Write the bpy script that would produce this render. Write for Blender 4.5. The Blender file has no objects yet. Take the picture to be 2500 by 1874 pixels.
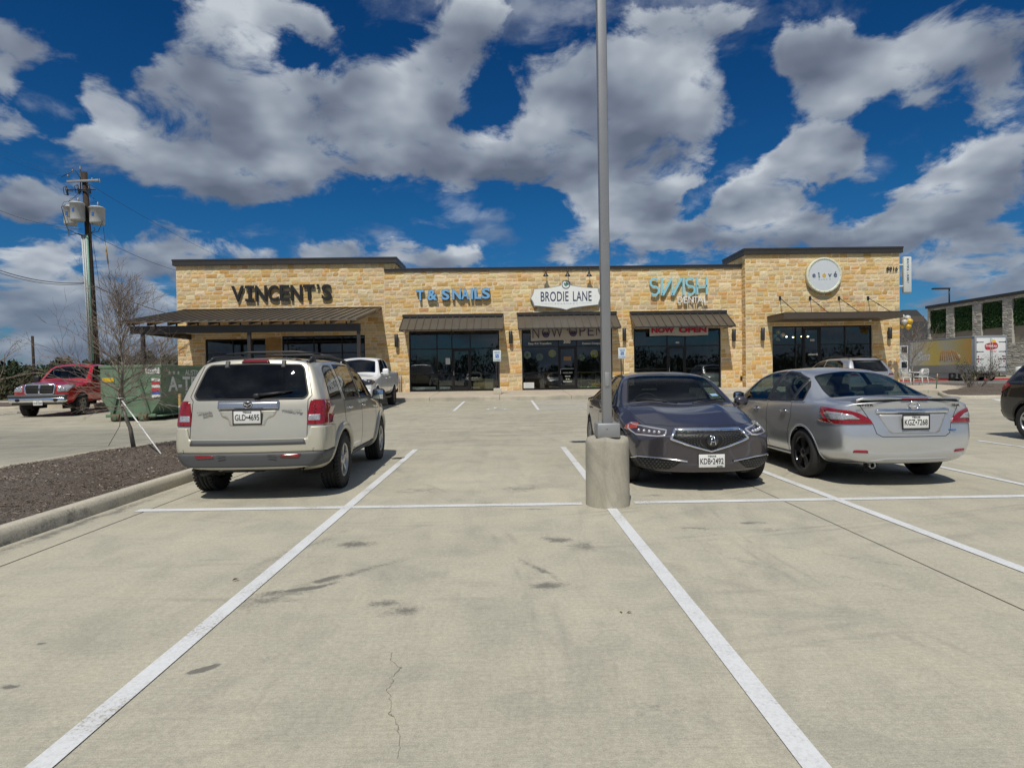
import bpy, bmesh, math, random
import numpy as np
from mathutils import Vector, Matrix, Euler
from mathutils.bvhtree import BVHTree
from mathutils.geometry import delaunay_2d_cdt
random.seed(11)
SC = bpy.context.scene
COL = SC.collection
R = math.radians

# ------------------------------------------------------------------ camera
F, CX, CY = 1457.0, 1250.0, 937.0          # focal length and centre in photo pixels (2500 x 1874)
PITCH, ROLL, YAW, HC = 0.0168, -0.0145, 0.0112, 1.4366
fw = Vector((math.sin(YAW)*math.cos(PITCH), math.cos(YAW)*math.cos(PITCH), -math.sin(PITCH)))
r0 = Vector((math.cos(YAW), -math.sin(YAW), 0)); u0 = r0.cross(fw)
rt = math.cos(ROLL)*r0 + math.sin(ROLL)*u0
up = -math.sin(ROLL)*r0 + math.cos(ROLL)*u0
cam_d = bpy.data.cameras.new('camera'); cam = bpy.data.objects.new('camera', cam_d); COL.objects.link(cam)
M = Matrix((rt, up, -fw)).transposed().to_4x4(); M.translation = (0, 0, HC)
cam.matrix_world = M
cam_d.sensor_width = 36; cam_d.lens = F/2500*36; cam_d.clip_end = 3000; cam_d.clip_start = 0.05
SC.camera = cam
SC.view_settings.view_transform = 'Standard'; SC.view_settings.look = 'None'
SC.view_settings.exposure = 0.12; SC.view_settings.gamma = 1
SC.cycles.max_bounces = 8; SC.cycles.transparent_max_bounces = 16
SC.cycles.caustics_reflective = False; SC.cycles.caustics_refractive = False

def ray(px, py):
    return fw + rt*((px-CX)/F) - up*((py-CY)/F)
def AT(px, py, Y):                          # world point at depth Y (metres along +Y)
    d = ray(px, py); return Vector((0, 0, HC)) + d*(Y/d.y)
def ZG(y):                                  # the lot rises a little towards the shops
    return 0.0 if y < 19 else (0.155*(y-19)/10 if y < 29 else 0.155)

# ------------------------------------------------------------------ sun and sky
SUN_EL, SUN_AZ = R(57.5), R(194)            # azimuth clockwise from +Y
sd = Vector((math.sin(SUN_AZ)*math.cos(SUN_EL), math.cos(SUN_AZ)*math.cos(SUN_EL), math.sin(SUN_EL)))
sl = bpy.data.lights.new('sun', 'SUN'); sl.energy = 3.3; sl.angle = R(0.53); sl.color = (1, 0.94, 0.83)
so = bpy.data.objects.new('sun', sl); COL.objects.link(so); so.rotation_euler = sd.to_track_quat('Z', 'Y').to_euler()

def dpx(px, py):                            # photo pixel (2212 wide copy) -> sky direction azimuth, elevation
    d = ray(px*1.1302, py*1.1302).normalized()
    return math.atan2(d.x, d.y), math.asin(d.z)
world = bpy.data.worlds.new('World'); SC.world = world; world.use_nodes = True
nt = world.node_tree; nt.nodes.clear()
def N(t, typ, **kw):
    n = t.nodes.new(typ)
    for k, v in kw.items():
        if k == 'ins':
            for kk, vv in v.items():
                if hasattr(vv, 'links') or hasattr(vv, 'is_linked'): t.links.new(vv, n.inputs[kk])
                else: n.inputs[kk].default_value = vv
        else: setattr(n, k, v)
    return n
def MA(t, op, a, b=0.0, c=None, clamp=False):
    n = t.nodes.new('ShaderNodeMath'); n.operation = op; n.use_clamp = clamp
    for i, v in enumerate((a, b) if c is None else (a, b, c)):
        if hasattr(v, 'is_linked'): t.links.new(v, n.inputs[i])
        else: n.inputs[i].default_value = v
    return n.outputs[0]
def RAMP(t, fac, stops, interp='LINEAR'):
    n = t.nodes.new('ShaderNodeValToRGB'); n.color_ramp.interpolation = interp
    e = n.color_ramp.elements
    while len(e) > 1: e.remove(e[0])
    e[0].position = stops[0][0]; e[0].color = (*stops[0][1], 1)
    for p, c in stops[1:]:
        x = e.new(p); x.color = (*c, 1)
    t.links.new(fac, n.inputs[0]); return n.outputs[0]
def MIX(t, fac, a, b, mode='MIX'):
    n = t.nodes.new('ShaderNodeMix'); n.data_type = 'RGBA'; n.blend_type = mode
    for i, v in ((0, fac), (6, a), (7, b)):
        if hasattr(v, 'is_linked'): t.links.new(v, n.inputs[i])
        else: n.inputs[i].default_value = v if i == 0 else (*v, 1)
    return n.outputs[2]
def build_sky():
    t = nt
    tc = N(t, 'ShaderNodeTexCoord')
    nz = N(t, 'ShaderNodeVectorMath', operation='NORMALIZE', ins={0: tc.outputs['Generated']})
    D = nz.outputs[0]
    sp = N(t, 'ShaderNodeSeparateXYZ', ins={0: D})
    az = MA(t, 'ARCTAN2', sp.outputs[0], sp.outputs[1]); el = MA(t, 'ARCSINE', sp.outputs[2])
    cv = N(t, 'ShaderNodeCombineXYZ', ins={0: az, 1: el})
    # warp for ragged edges
    w1 = N(t, 'ShaderNodeTexNoise', ins={'Vector': D, 'Scale': 5.0, 'Detail': 3.0, 'Roughness': 0.5})
    w2 = N(t, 'ShaderNodeTexNoise', ins={'Vector': D, 'Scale': 19.0, 'Detail': 4.0, 'Roughness': 0.6})
    a1 = N(t, 'ShaderNodeVectorMath', operation='SUBTRACT', ins={0: w1.outputs['Color'], 1: (.5, .5, .5)})
    a1 = N(t, 'ShaderNodeVectorMath', operation='SCALE', ins={0: a1.outputs[0], 'Scale': 0.045})
    a2 = N(t, 'ShaderNodeVectorMath', operation='SUBTRACT', ins={0: w2.outputs['Color'], 1: (.5, .5, .5)})
    a2 = N(t, 'ShaderNodeVectorMath', operation='SCALE', ins={0: a2.outputs[0], 'Scale': 0.034})
    P = N(t, 'ShaderNodeVectorMath', operation='ADD', ins={0: cv.outputs[0], 1: a1.outputs[0]})
    P = N(t, 'ShaderNodeVectorMath', operation='ADD', ins={0: P.outputs[0], 1: a2.outputs[0]}).outputs[0]
    blobs = CLOUDS
    A = None; B = None
    for k, (x, y, rx, ry, rot, w) in enumerate(blobs):
        if k % 14 == 13:                    # chain the groups so that the shader is evaluated in turn
            P = N(t, 'ShaderNodeVectorMath', operation='ADD', ins={0: P, 1: MA(t, 'MULTIPLY', B, 1e-7)}).outputs[0]
        c = dpx(x, y); ex = dpx(x+rx, y); ey = dpx(x, y-ry)
        ra = abs(ex[0]-c[0])*1.33; re = abs(ey[1]-c[1])*1.33
        mp = N(t, 'ShaderNodeMapping', vector_type='TEXTURE')
        t.links.new(P, mp.inputs[0])
        mp.inputs['Location'].default_value = (c[0], c[1], 0)
        mp.inputs['Rotation'].default_value = (0, 0, R(rot))
        mp.inputs['Scale'].default_value = (ra, re, 1)
        g = N(t, 'ShaderNodeTexGradient', gradient_type='SPHERICAL', ins={0: mp.outputs[0]}).outputs['Fac']
        g2 = MA(t, 'MULTIPLY', g, w)
        if w > 0: s = N(t, 'ShaderNodeSeparateXYZ', ins={0: mp.outputs[0]})
        if w > 0: v = MA(t, 'MULTIPLY', s.outputs[1], g2)
        if A is None: A, B = g2, v
        else:
            A = MA(t, 'ADD', A, g2)
            if w > 0: B = MA(t, 'ADD', B, v)
    top = MA(t, 'MAXIMUM', MA(t, 'MINIMUM', MA(t, 'DIVIDE', B, MA(t, 'ADD', MA(t, 'MAXIMUM', A, 0.0), 0.12)), 1.0), -1.0)          # -1 under a cloud .. 1 on its crown
    # project on a cloud deck for the noise, so that clouds flatten towards the horizon
    zz = MA(t, 'ADD', MA(t, 'MAXIMUM', sp.outputs[2], 0.0), 0.35)
    dk = N(t, 'ShaderNodeVectorMath', operation='SCALE', ins={0: D, 'Scale': MA(t, 'DIVIDE', 1.0, zz)})
    def fb(vec, scale, det, rough, dist=0.0):
        return N(t, 'ShaderNodeTexNoise', ins={'Vector': vec, 'Scale': scale, 'Detail': det, 'Roughness': rough, 'Distortion': dist}).outputs['Fac']
    f1 = fb(dk.outputs[0], 6.5, 9.0, 0.62, 0.35)
    r1 = fb(dk.outputs[0], 4.5, 3.0, 0.45)
    sh = N(t, 'ShaderNodeVectorMath', operation='ADD', ins={0: dk.outputs[0], 1: (-0.05, -0.03, 0.085)})
    r2 = fb(sh.outputs[0], 4.5, 3.0, 0.45)
    A = MA(t, 'MAXIMUM', MA(t, 'MINIMUM', MA(t, 'MULTIPLY', A, 1.2), 1.1), -0.35)
    dens = MA(t, 'ADD', MA(t, 'SUBTRACT', A, 0.30), MA(t, 'MULTIPLY', MA(t, 'SUBTRACT', f1, 0.5), 3.3))
    # the sky behind and to the sides of the camera: the same broken clouds from noise alone
    of = N(t, 'ShaderNodeVectorMath', operation='ADD', ins={0: dk.outputs[0], 1: (3.1, 1.7, 0.4)})
    gen = MA(t, 'MULTIPLY', MA(t, 'SUBTRACT', fb(of.outputs[0], 2.0, 9.0, 0.6), 0.43), 4.5)
    away = N(t, 'ShaderNodeMapRange', ins={0: MA(t, 'ABSOLUTE', az), 1: 0.80, 2: 1.0, 3: 0.0, 4: 1.0}).outputs[0]
    upw = N(t, 'ShaderNodeMapRange', ins={0: el, 1: 0.62, 2: 0.75, 3: 0.0, 4: 1.0}).outputs[0]
    away = MA(t, 'MAXIMUM', away, upw)
    m = N(t, 'ShaderNodeMix'); t.links.new(away, m.inputs[0]); t.links.new(dens, m.inputs[2]); t.links.new(MA(t, 'ADD', gen, 0.15), m.inputs[3])
    dens = m.outputs[0]
    cover = N(t, 'ShaderNodeMapRange', interpolation_type='SMOOTHSTEP', ins={0: dens, 1: -0.02, 2: 0.62, 3: 0.0, 4: 1.0}).outputs[0]
    wisp = N(t, 'ShaderNodeMapRange', interpolation_type='SMOOTHSTEP', ins={0: MA(t, 'ADD', r1, MA(t, 'MULTIPLY', MA(t, 'SUBTRACT', f1, .5), 1.2)), 1: 0.50, 2: 0.85, 3: 0.0, 4: 0.42}).outputs[0]
    cover = MA(t, 'MAXIMUM', cover, wisp)
    thick = N(t, 'ShaderNodeMapRange', interpolation_type='SMOOTHSTEP', ins={0: dens, 1: 0.25, 2: 1.35, 3: 0.0, 4: 1.0}).outputs[0]
    rel = MA(t, 'ADD', MA(t, 'MULTIPLY', MA(t, 'SUBTRACT', r1, r2), 2.1), MA(t, 'MULTIPLY', MA(t, 'SUBTRACT', f1, .5), .45))
    br = MA(t, 'ADD', MA(t, 'MULTIPLY', top, 0.50), rel)
    br = MA(t, 'ADD', br, 0.55)
    br = MA(t, 'SUBTRACT', br, MA(t, 'MULTIPLY', thick, 0.15), clamp=True)
    ccol = RAMP(t, br, [(0.0, (.11, .135, .185)), (0.3, (.17, .20, .26)), (0.55, (.25, .29, .35)), (0.8, (.355, .395, .45)), (1.0, (.51, .55, .595))])
    sky = N(t, 'ShaderNodeTexSky', sky_type='NISHITA', sun_disc=False, sun_elevation=SUN_EL, sun_rotation=SUN_AZ, air_density=1.0, dust_density=0.3, ozone_density=2.5, altitude=200)
    skc = N(t, 'ShaderNodeVectorMath', operation='SCALE', ins={0: sky.outputs[0], 'Scale': 0.125})
    g = N(t, 'ShaderNodeGamma', ins={0: skc.outputs[0], 1: 1.15})
    tint = RAMP(t, el, [(0.0, (.17, .23, .34)), (0.09, (.10, .28, .43)), (0.26, (.06, .29, .46)), (0.55, (.03, .235, .43)), (1.0, (.07, .42, .65))])
    skyc = MIX(t, 1.0, g.outputs[0], tint, 'MULTIPLY')
    # low sky: bluish cloud veil over the horizon
    lowf = N(t, 'ShaderNodeMapRange', interpolation_type='SMOOTHSTEP', ins={0: el, 1: 0.0, 2: 0.22, 3: 1.0, 4: 0.0}).outputs[0]
    ccol = MIX(t, MA(t, 'MULTIPLY', lowf, 0.68), ccol, (.135, .18, .26))
    out = MIX(t, MA(t, 'MULTIPLY', cover, 0.96), skyc, ccol)
    bal = N(t, 'ShaderNodeVectorMath', operation='SCALE', ins={0: out, 'Scale': 10.0})
    bg = N(t, 'ShaderNodeBackground', ins={0: bal.outputs[0], 1: 0.1})
    o = N(t, 'ShaderNodeOutputWorld'); t.links.new(bg.outputs[0], o.inputs[0])
# clouds: centre, radii (pixels of a 2212-wide copy, turned into directions), tilt in degrees, weight
CLOUDS = [
 (470,60,130,110,0,1.00),(500,210,170,110,10,1.00),(330,300,160,85,0,1.10),(450,370,230,80,0,1.10),(570,400,110,60,0,0.80),(230,300,70,40,0,0.78),
 (700,210,110,100,0,1.00),(780,300,130,85,0,1.00),(620,30,90,50,-20,0.70),(690,60,50,50,-30,0.68),
 (880,200,110,130,0,1.00),(870,330,130,60,0,0.90),(1000,350,120,60,0,0.90),(1010,80,80,100,-20,0.90),(960,170,80,80,0,0.85),(1080,40,70,50,0,0.78),
 (1270,200,170,120,0,1.10),(1400,180,130,130,0,1.10),(1500,200,110,100,0,0.90),(1220,320,170,80,0,1.00),(1400,320,150,70,0,1.00),(1170,390,110,30,0,0.78),(1330,410,120,45,0,0.70),
 (1480,40,130,45,-15,0.83),(1610,50,70,40,0,0.73),(1690,120,80,70,0,0.85),(1760,130,130,80,0,0.75),(1860,170,100,60,0,0.85),(1960,130,90,110,0,0.80),(2080,100,140,110,30,1.00),(2170,160,90,90,0,0.90),
 (2040,240,90,50,0,0.83),(1720,230,100,45,0,0.78),(1810,220,80,40,0,0.78),
 (1700,370,160,70,15,1.05),(1790,330,110,60,0,0.90),(1640,420,90,50,0,0.85),(1850,390,70,50,0,0.78),
 (1330,440,110,55,0,0.75),(1460,410,90,45,25,0.85),(1300,500,130,45,0,0.85),(1500,480,160,50,10,0.90),(1650,500,150,50,0,0.80),(1770,520,110,35,0,0.85),(1210,550,60,30,0,0.68),
 (1950,480,170,55,15,1.00),(2060,400,130,75,15,0.95),(2160,330,90,90,0,1.00),(2130,450,130,60,0,1.00),(2080,545,170,45,8,0.85),(2180,620,110,70,0,0.85),(1990,600,100,25,0,0.58),
 (20,90,80,90,0,0.80),(80,130,60,60,0,0.78),(30,290,80,60,0,0.70),(200,170,60,60,0,0.83),(220,220,40,50,0,0.68),(20,180,40,40,0,0.78),
 (380,545,130,50,0,0.90),(300,560,80,40,0,0.78),(190,590,110,60,0,0.83),(120,430,120,45,0,0.73),(30,420,60,50,0,0.68),(70,640,150,90,0,0.75),(220,690,160,80,0,0.70),(60,560,90,50,0,0.68),
 (560,540,60,35,0,0.73),(720,535,70,40,0,0.85),(770,560,80,35,0,0.78),(875,540,55,32,0,0.85),(1010,480,35,22,0,0.63),(1020,560,80,30,0,0.78),(350,740,120,40,0,0.78),(940,570,60,20,0,0.68),
 (1640,170,60,150,8,-.95),(1610,340,60,70,0,-1.1),(1960,300,150,45,25,-.95),(1085,215,40,60,0,-.9),(1150,60,90,60,0,-.8),(660,140,70,55,-20,-.8),(1510,430,60,28,20,-.8),(1840,500,60,60,0,-.8),(250,90,70,90,0,-.8),(950,480,300,50,0,-.6),(1880,40,90,40,0,-.8),(130,260,60,50,0,-.8),
 (340,220,110,90,-30,.9),(640,320,170,110,0,.9),(860,270,150,120,0,.8),(1710,360,180,85,15,.8),(1880,520,120,40,10,.8),(2040,440,150,70,15,.8),(1800,110,110,60,0,.6),(1260,260,230,190,0,.5),(560,200,150,150,0,.5),
 (2100,720,200,60,0,0.78),(1500,560,140,30,0,0.68),
 (600,585,120,22,0,.7),(1340,580,90,20,0,.5),(450,590,70,30,0,.6),(130,520,90,30,0,.6),(300,660,160,50,0,.6),(90,760,200,50,0,.75),(330,790,160,30,0,.6),(2000,660,120,40,0,.5),
]
build_sky()

# ------------------------------------------------------------------ object helpers
def tag(o, label=None, cat=None, group=None, kind=None):
    if label: o['label'] = label
    if cat: o['category'] = cat
    if group: o['group'] = group
    if kind: o['kind'] = kind
    return o
def empty(name, loc, rz=0, label=None, cat=None, group=None, kind=None):
    o = bpy.data.objects.new(name, None); COL.objects.link(o)
    o.location = loc; o.rotation_euler = (0, 0, rz); o.empty_display_size = .2
    return tag(o, label, cat, group, kind)
def link(name, me, parent=None):
    o = bpy.data.objects.new(name, me); COL.objects.link(o)
    if parent: o.parent = parent
    return o
class MB:
    """collects geometry, then becomes one mesh object"""
    def __init__(s): s.v = []; s.f = []; s.m = []; s.sm = []
    def add(s, vs, fs, m=0, smooth=False):
        b = len(s.v); s.v += [tuple(v) for v in vs]
        s.f += [tuple(b+i for i in f) for f in fs]; s.m += [m]*len(fs); s.sm += [smooth]*len(fs)
        return s
    def box(s, x0, x1, y0, y1, z0, z1, m=0, rot=None, org=(0, 0, 0)):
        vs = [Vector((x, y, z)) for z in (z0, z1) for y in (y0, y1) for x in (x0, x1)]
        if rot is not None: vs = [rot @ v + Vector(org) for v in vs]
        return s.add(vs, [(0, 2, 3, 1), (4, 5, 7, 6), (0, 1, 5, 4), (2, 6, 7, 3), (0, 4, 6, 2), (1, 3, 7, 5)], m)
    def rbox(s, c, d, r=.02, m=0, rot=None):     # box with chamfered edges
        hx, hy, hz = d[0]/2, d[1]/2, d[2]/2; r = min(r, hx*.9, hy*.9, hz*.9)
        bm = bmesh.new(); bmesh.ops.create_cube(bm, size=1)
        for v in bm.verts: v.co = Vector((v.co.x*2*hx, v.co.y*2*hy, v.co.z*2*hz))
        bmesh.ops.bevel(bm, geom=bm.edges[:], offset=r, segments=2, affect='EDGES', profile=.5)
        bm.verts.index_update(); vs = [v.co.copy() for v in bm.verts]
        if rot is not None: vs = [rot @ v for v in vs]
        c = Vector(c); s.add([v+c for v in vs], [[v.index for v in f.verts] for f in bm.faces], m, True); bm.free(); return s
    def tube(s, pts, r, seg=8, m=0, cap=True, smooth=True):
        pts = [Vector(p) for p in pts]; n = len(pts)
        rr = list(r) if hasattr(r, '__len__') else [r]*n
        vs = []; a = None
        for i, p in enumerate(pts):
            d = (pts[min(i+1, n-1)]-pts[max(i-1, 0)]).normalized()
            if a is None: a = d.orthogonal().normalized()
            else:
                a = (a - d*a.dot(d)); a = a.normalized() if a.length > 1e-6 else d.orthogonal().normalized()
            b = d.cross(a)
            for k in range(seg):
                t = 2*math.pi*k/seg; vs.append(p + (a*math.cos(t)+b*math.sin(t))*rr[i])
        fs = [(i*seg+k, i*seg+(k+1) % seg, (i+1)*seg+(k+1) % seg, (i+1)*seg+k) for i in range(n-1) for k in range(seg)]
        if cap: fs += [tuple(range(seg))[::-1], tuple((n-1)*seg+k for k in range(seg))]
        return s.add(vs, fs, m, smooth)
    def cyl(s, c, r, h, seg=24, m=0, r2=None, axis='Z', smooth=True):
        c = Vector(c); r2 = r if r2 is None else r2
        ax = {'X': Vector((1, 0, 0)), 'Y': Vector((0, 1, 0)), 'Z': Vector((0, 0, 1))}[axis]
        a = ax.orthogonal().normalized(); b = ax.cross(a)
        vs = [c+(a*math.cos(2*math.pi*k/seg)+b*math.sin(2*math.pi*k/seg))*q+ax*z for q, z in ((r, 0), (r2, h)) for k in range(seg)]
        s.add(vs, [(k, (k+1) % seg, seg+(k+1) % seg, seg+k) for k in range(seg)], m, smooth)
        return s.add(vs, [tuple(range(seg))[::-1], tuple(seg+k for k in range(seg))], m, False)
    def lathe(s, c, prof, seg=32, m=0, axis='Z', ms=None, smooth=True):
        c = Vector(c); ax = {'X': Vector((1, 0, 0)), 'Y': Vector((0, 1, 0)), 'Z': Vector((0, 0, 1))}[axis]
        a = Vector((0, 1, 0)) if axis == 'X' else Vector((1, 0, 0)); b = ax.cross(a)
        vs = [c+(a*math.cos(2*math.pi*k/seg)+b*math.sin(2*math.pi*k/seg))*r+ax*z for r, z in prof for k in range(seg)]
        for i in range(len(prof)-1):
            s.add([], [], m)
        base = len(s.v); s.v += [tuple(v) for v in vs]
        for i in range(len(prof)-1):
            for k in range(seg):
                s.f.append((base+i*seg+k, base+i*seg+(k+1) % seg, base+(i+1)*seg+(k+1) % seg, base+(i+1)*seg+k))
                s.m.append(ms[i] if ms else m); s.sm.append(smooth)
        return s
    def ell(s, c, r, seg=14, rings=9, m=0, rot=None):
        vs = []; c = Vector(c)
        for i in range(rings+1):
            t = math.pi*i/rings
            for k in range(seg):
                p = 2*math.pi*k/seg; v = Vector((r[0]*math.sin(t)*math.cos(p), r[1]*math.sin(t)*math.sin(p), r[2]*math.cos(t)))
                if rot is not None: v = rot @ v
                vs.append(c+v)
        fs = [(i*seg+k, (i+1)*seg+k, (i+1)*seg+(k+1) % seg, i*seg+(k+1) % seg) for i in range(rings) for k in range(seg)]
        return s.add(vs, fs, m, True)
    def prism(s, pts, axis, a0, a1, m=0):      # polygon extruded along an axis; pts are the other two coordinates
        def mk(p, a): return {'X': (a, p[0], p[1]), 'Y': (p[0], a, p[1]), 'Z': (p[0], p[1], a)}[axis]
        n = len(pts); vs = [mk(p, a0) for p in pts]+[mk(p, a1) for p in pts]
        fs = [tuple(range(n))[::-1], tuple(range(n, 2*n))]+[(i, (i+1) % n, n+(i+1) % n, n+i) for i in range(n)]
        return s.add(vs, fs, m)
    def build(s, name, mats, parent=None, fix=True):
        me = bpy.data.meshes.new(name); me.from_pydata(s.v, [], s.f)
        if not isinstance(mats, (list, tuple)): mats = [mats]
        for x in mats: me.materials.append(x)
        me.polygons.foreach_set('material_index', s.m); me.polygons.foreach_set('use_smooth', s.sm)
        me.validate()
        if fix:
            bm = bmesh.new(); bm.from_mesh(me); bmesh.ops.recalc_face_normals(bm, faces=bm.faces); bm.to_mesh(me); bm.free()
        me.update(); return link(name, me, parent)
def dup(root, **kw):
    r = root.copy(); COL.objects.link(r)
    for k, v in kw.items():
        if k in ('label', 'group'): r[k] = v
        else: setattr(r, k, v)
    for ch in [o for o in SC.objects if o.parent == root]:
        c = ch.copy(); COL.objects.link(c); c.parent = r
        for g in [o for o in SC.objects if o.parent == ch]:
            d = g.copy(); COL.objects.link(d); d.parent = c
    return r
def text(s, name, w, h, ext, mat_, parent=None, loc=(0, 0, 0), rot=(R(90), 0, 0), bold=0.0, space=1.0, res=4, shear=0, bev=0, smooth=False):
    cu = bpy.data.curves.new(name, 'FONT'); cu.body = s; cu.extrude = 0.5; cu.offset = bold; cu.space_character = space
    cu.resolution_u = res; cu.align_x = 'LEFT'; cu.shear = shear
    o = bpy.data.objects.new(name, cu); COL.objects.link(o)
    dg = bpy.context.evaluated_depsgraph_get(); me = bpy.data.meshes.new_from_object(o.evaluated_get(dg))
    bpy.data.objects.remove(o); me.name = name
    n = len(me.vertices); co = np.zeros(n*3); me.vertices.foreach_get('co', co); co = co.reshape(-1, 3)
    mn, mx = co.min(0), co.max(0); c = (mn+mx)/2
    sx = w/(mx[0]-mn[0]); sy = h/(mx[1]-mn[1]) if h else sx
    co = (co-c)*[sx, sy, ext/(mx[2]-mn[2])]
    me.vertices.foreach_set('co', co.ravel()); me.update()
    me.materials.clear(); me.materials.append(mat_)
    q = link(name, me, parent); q.location = loc; q.rotation_euler = rot
    return q

# ------------------------------------------------------------------ materials
MATS = {}
def mat(name, col, rough=.6, metal=0, coat=0, spec=.5, var=0, vscale=8, bump=0, bscale=60, emit=0, back=None, detail=5, vcol=None, coatr=.03, flake=0):
    if name in MATS: return MATS[name]
    m = bpy.data.materials.new(name); m.use_nodes = True; t = m.node_tree; b = t.nodes['Principled BSDF']
    b.inputs['Base Color'].default_value = (*col, 1); b.inputs['Roughness'].default_value = rough; b.inputs['Metallic'].default_value = metal
    b.inputs['Coat Weight'].default_value = coat; b.inputs['Coat Roughness'].default_value = coatr; b.inputs['Specular IOR Level'].default_value = spec
    tc = N(t, 'ShaderNodeTexCoord'); csock = None
    if var:
        n = N(t, 'ShaderNodeTexNoise', ins={'Vector': tc.outputs['Object'], 'Scale': float(vscale), 'Detail': float(detail), 'Roughness': .6})
        c2 = vcol or tuple(c*(1-var) for c in col); c1 = tuple(min(1, c*(1+var*.6)) for c in col) if not vcol else col
        csock = RAMP(t, n.outputs['Fac'], [(.3, c2), (.7, c1)])
        t.links.new(csock, b.inputs['Base Color'])
    if back:
        gm = N(t, 'ShaderNodeNewGeometry'); mx = MIX(t, gm.outputs['Backfacing'], csock if csock else col, back)
        t.links.new(mx, b.inputs['Base Color'])
        for nm in ('Metallic', 'Coat Weight'):
            v0 = b.inputs[nm].default_value
            t.links.new(MA(t, 'MULTIPLY', MA(t, 'SUBTRACT', 1.0, gm.outputs['Backfacing']), v0), b.inputs[nm])
    if flake:
        vo = N(t, 'ShaderNodeTexVoronoi', ins={'Vector': tc.outputs['Object'], 'Scale': 900.0})
        bp = N(t, 'ShaderNodeBump', ins={'Strength': flake, 'Distance': .001, 'Height': vo.outputs['Color']}); t.links.new(bp.outputs[0], b.inputs['Normal'])
    if bump:
        n = N(t, 'ShaderNodeTexNoise', ins={'Vector': tc.outputs['Object'], 'Scale': float(bscale), 'Detail': 5.0, 'Roughness': .6})
        bp = N(t, 'ShaderNodeBump', ins={'Strength': bump, 'Distance': .01, 'Height': n.outputs['Fac']}); t.links.new(bp.outputs[0], b.inputs['Normal'])
    if emit:
        b.inputs['Emission Color'].default_value = (*col, 1); b.inputs['Emission Strength'].default_value = emit
    MATS[name] = m; return m
def glassmat(name, tint, refl=1.0, rough=.005, base=.06):
    if name in MATS: return MATS[name]
    m = bpy.data.materials.new(name); m.use_nodes = True; t = m.node_tree; t.nodes.clear()
    tr = N(t, 'ShaderNodeBsdfTransparent'); tr.inputs[0].default_value = (*tint, 1)
    gl = N(t, 'ShaderNodeBsdfGlossy'); gl.inputs['Roughness'].default_value = rough; gl.inputs[0].default_value = (refl, refl, refl, 1)
    geo = N(t, 'ShaderNodeNewGeometry')
    lw = N(t, 'ShaderNodeLayerWeight', ins={0: .5})
    f = MA(t, 'ADD', MA(t, 'MULTIPLY', MA(t, 'POWER', lw.outputs['Facing'], 4.0), .85), base, clamp=True)
    mx = N(t, 'ShaderNodeMixShader', ins={0: f, 1: tr.outputs[0], 2: gl.outputs[0]})
    o = N(t, 'ShaderNodeOutputMaterial'); t.links.new(mx.outputs[0], o.inputs[0]); MATS[name] = m; return m
M_BLACK = mat('black_plastic', (.018, .018, .02), .45, bump=.1, bscale=300)
M_RUBBER = mat('tyre_rubber', (.022, .022, .022), .82, var=.3, vscale=30, bump=.5, bscale=90)
M_DARK = mat('dark_void', (.006, .006, .006), .9)
M_CHROME = mat('chrome', (.82, .83, .85), .12, 1)
M_WHITE = mat('white_paint', (.78, .79, .80), .45)
M_DKMETAL = mat('bronze_metal', (.045, .042, .042), .45, .2, var=.15, vscale=5)
M_GALV = mat('galvanised_metal', (.30, .31, .32), .5, .35, var=.12, vscale=4)
M_STEEL = mat('brushed_steel', (.5, .5, .5), .3, 1)
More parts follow.
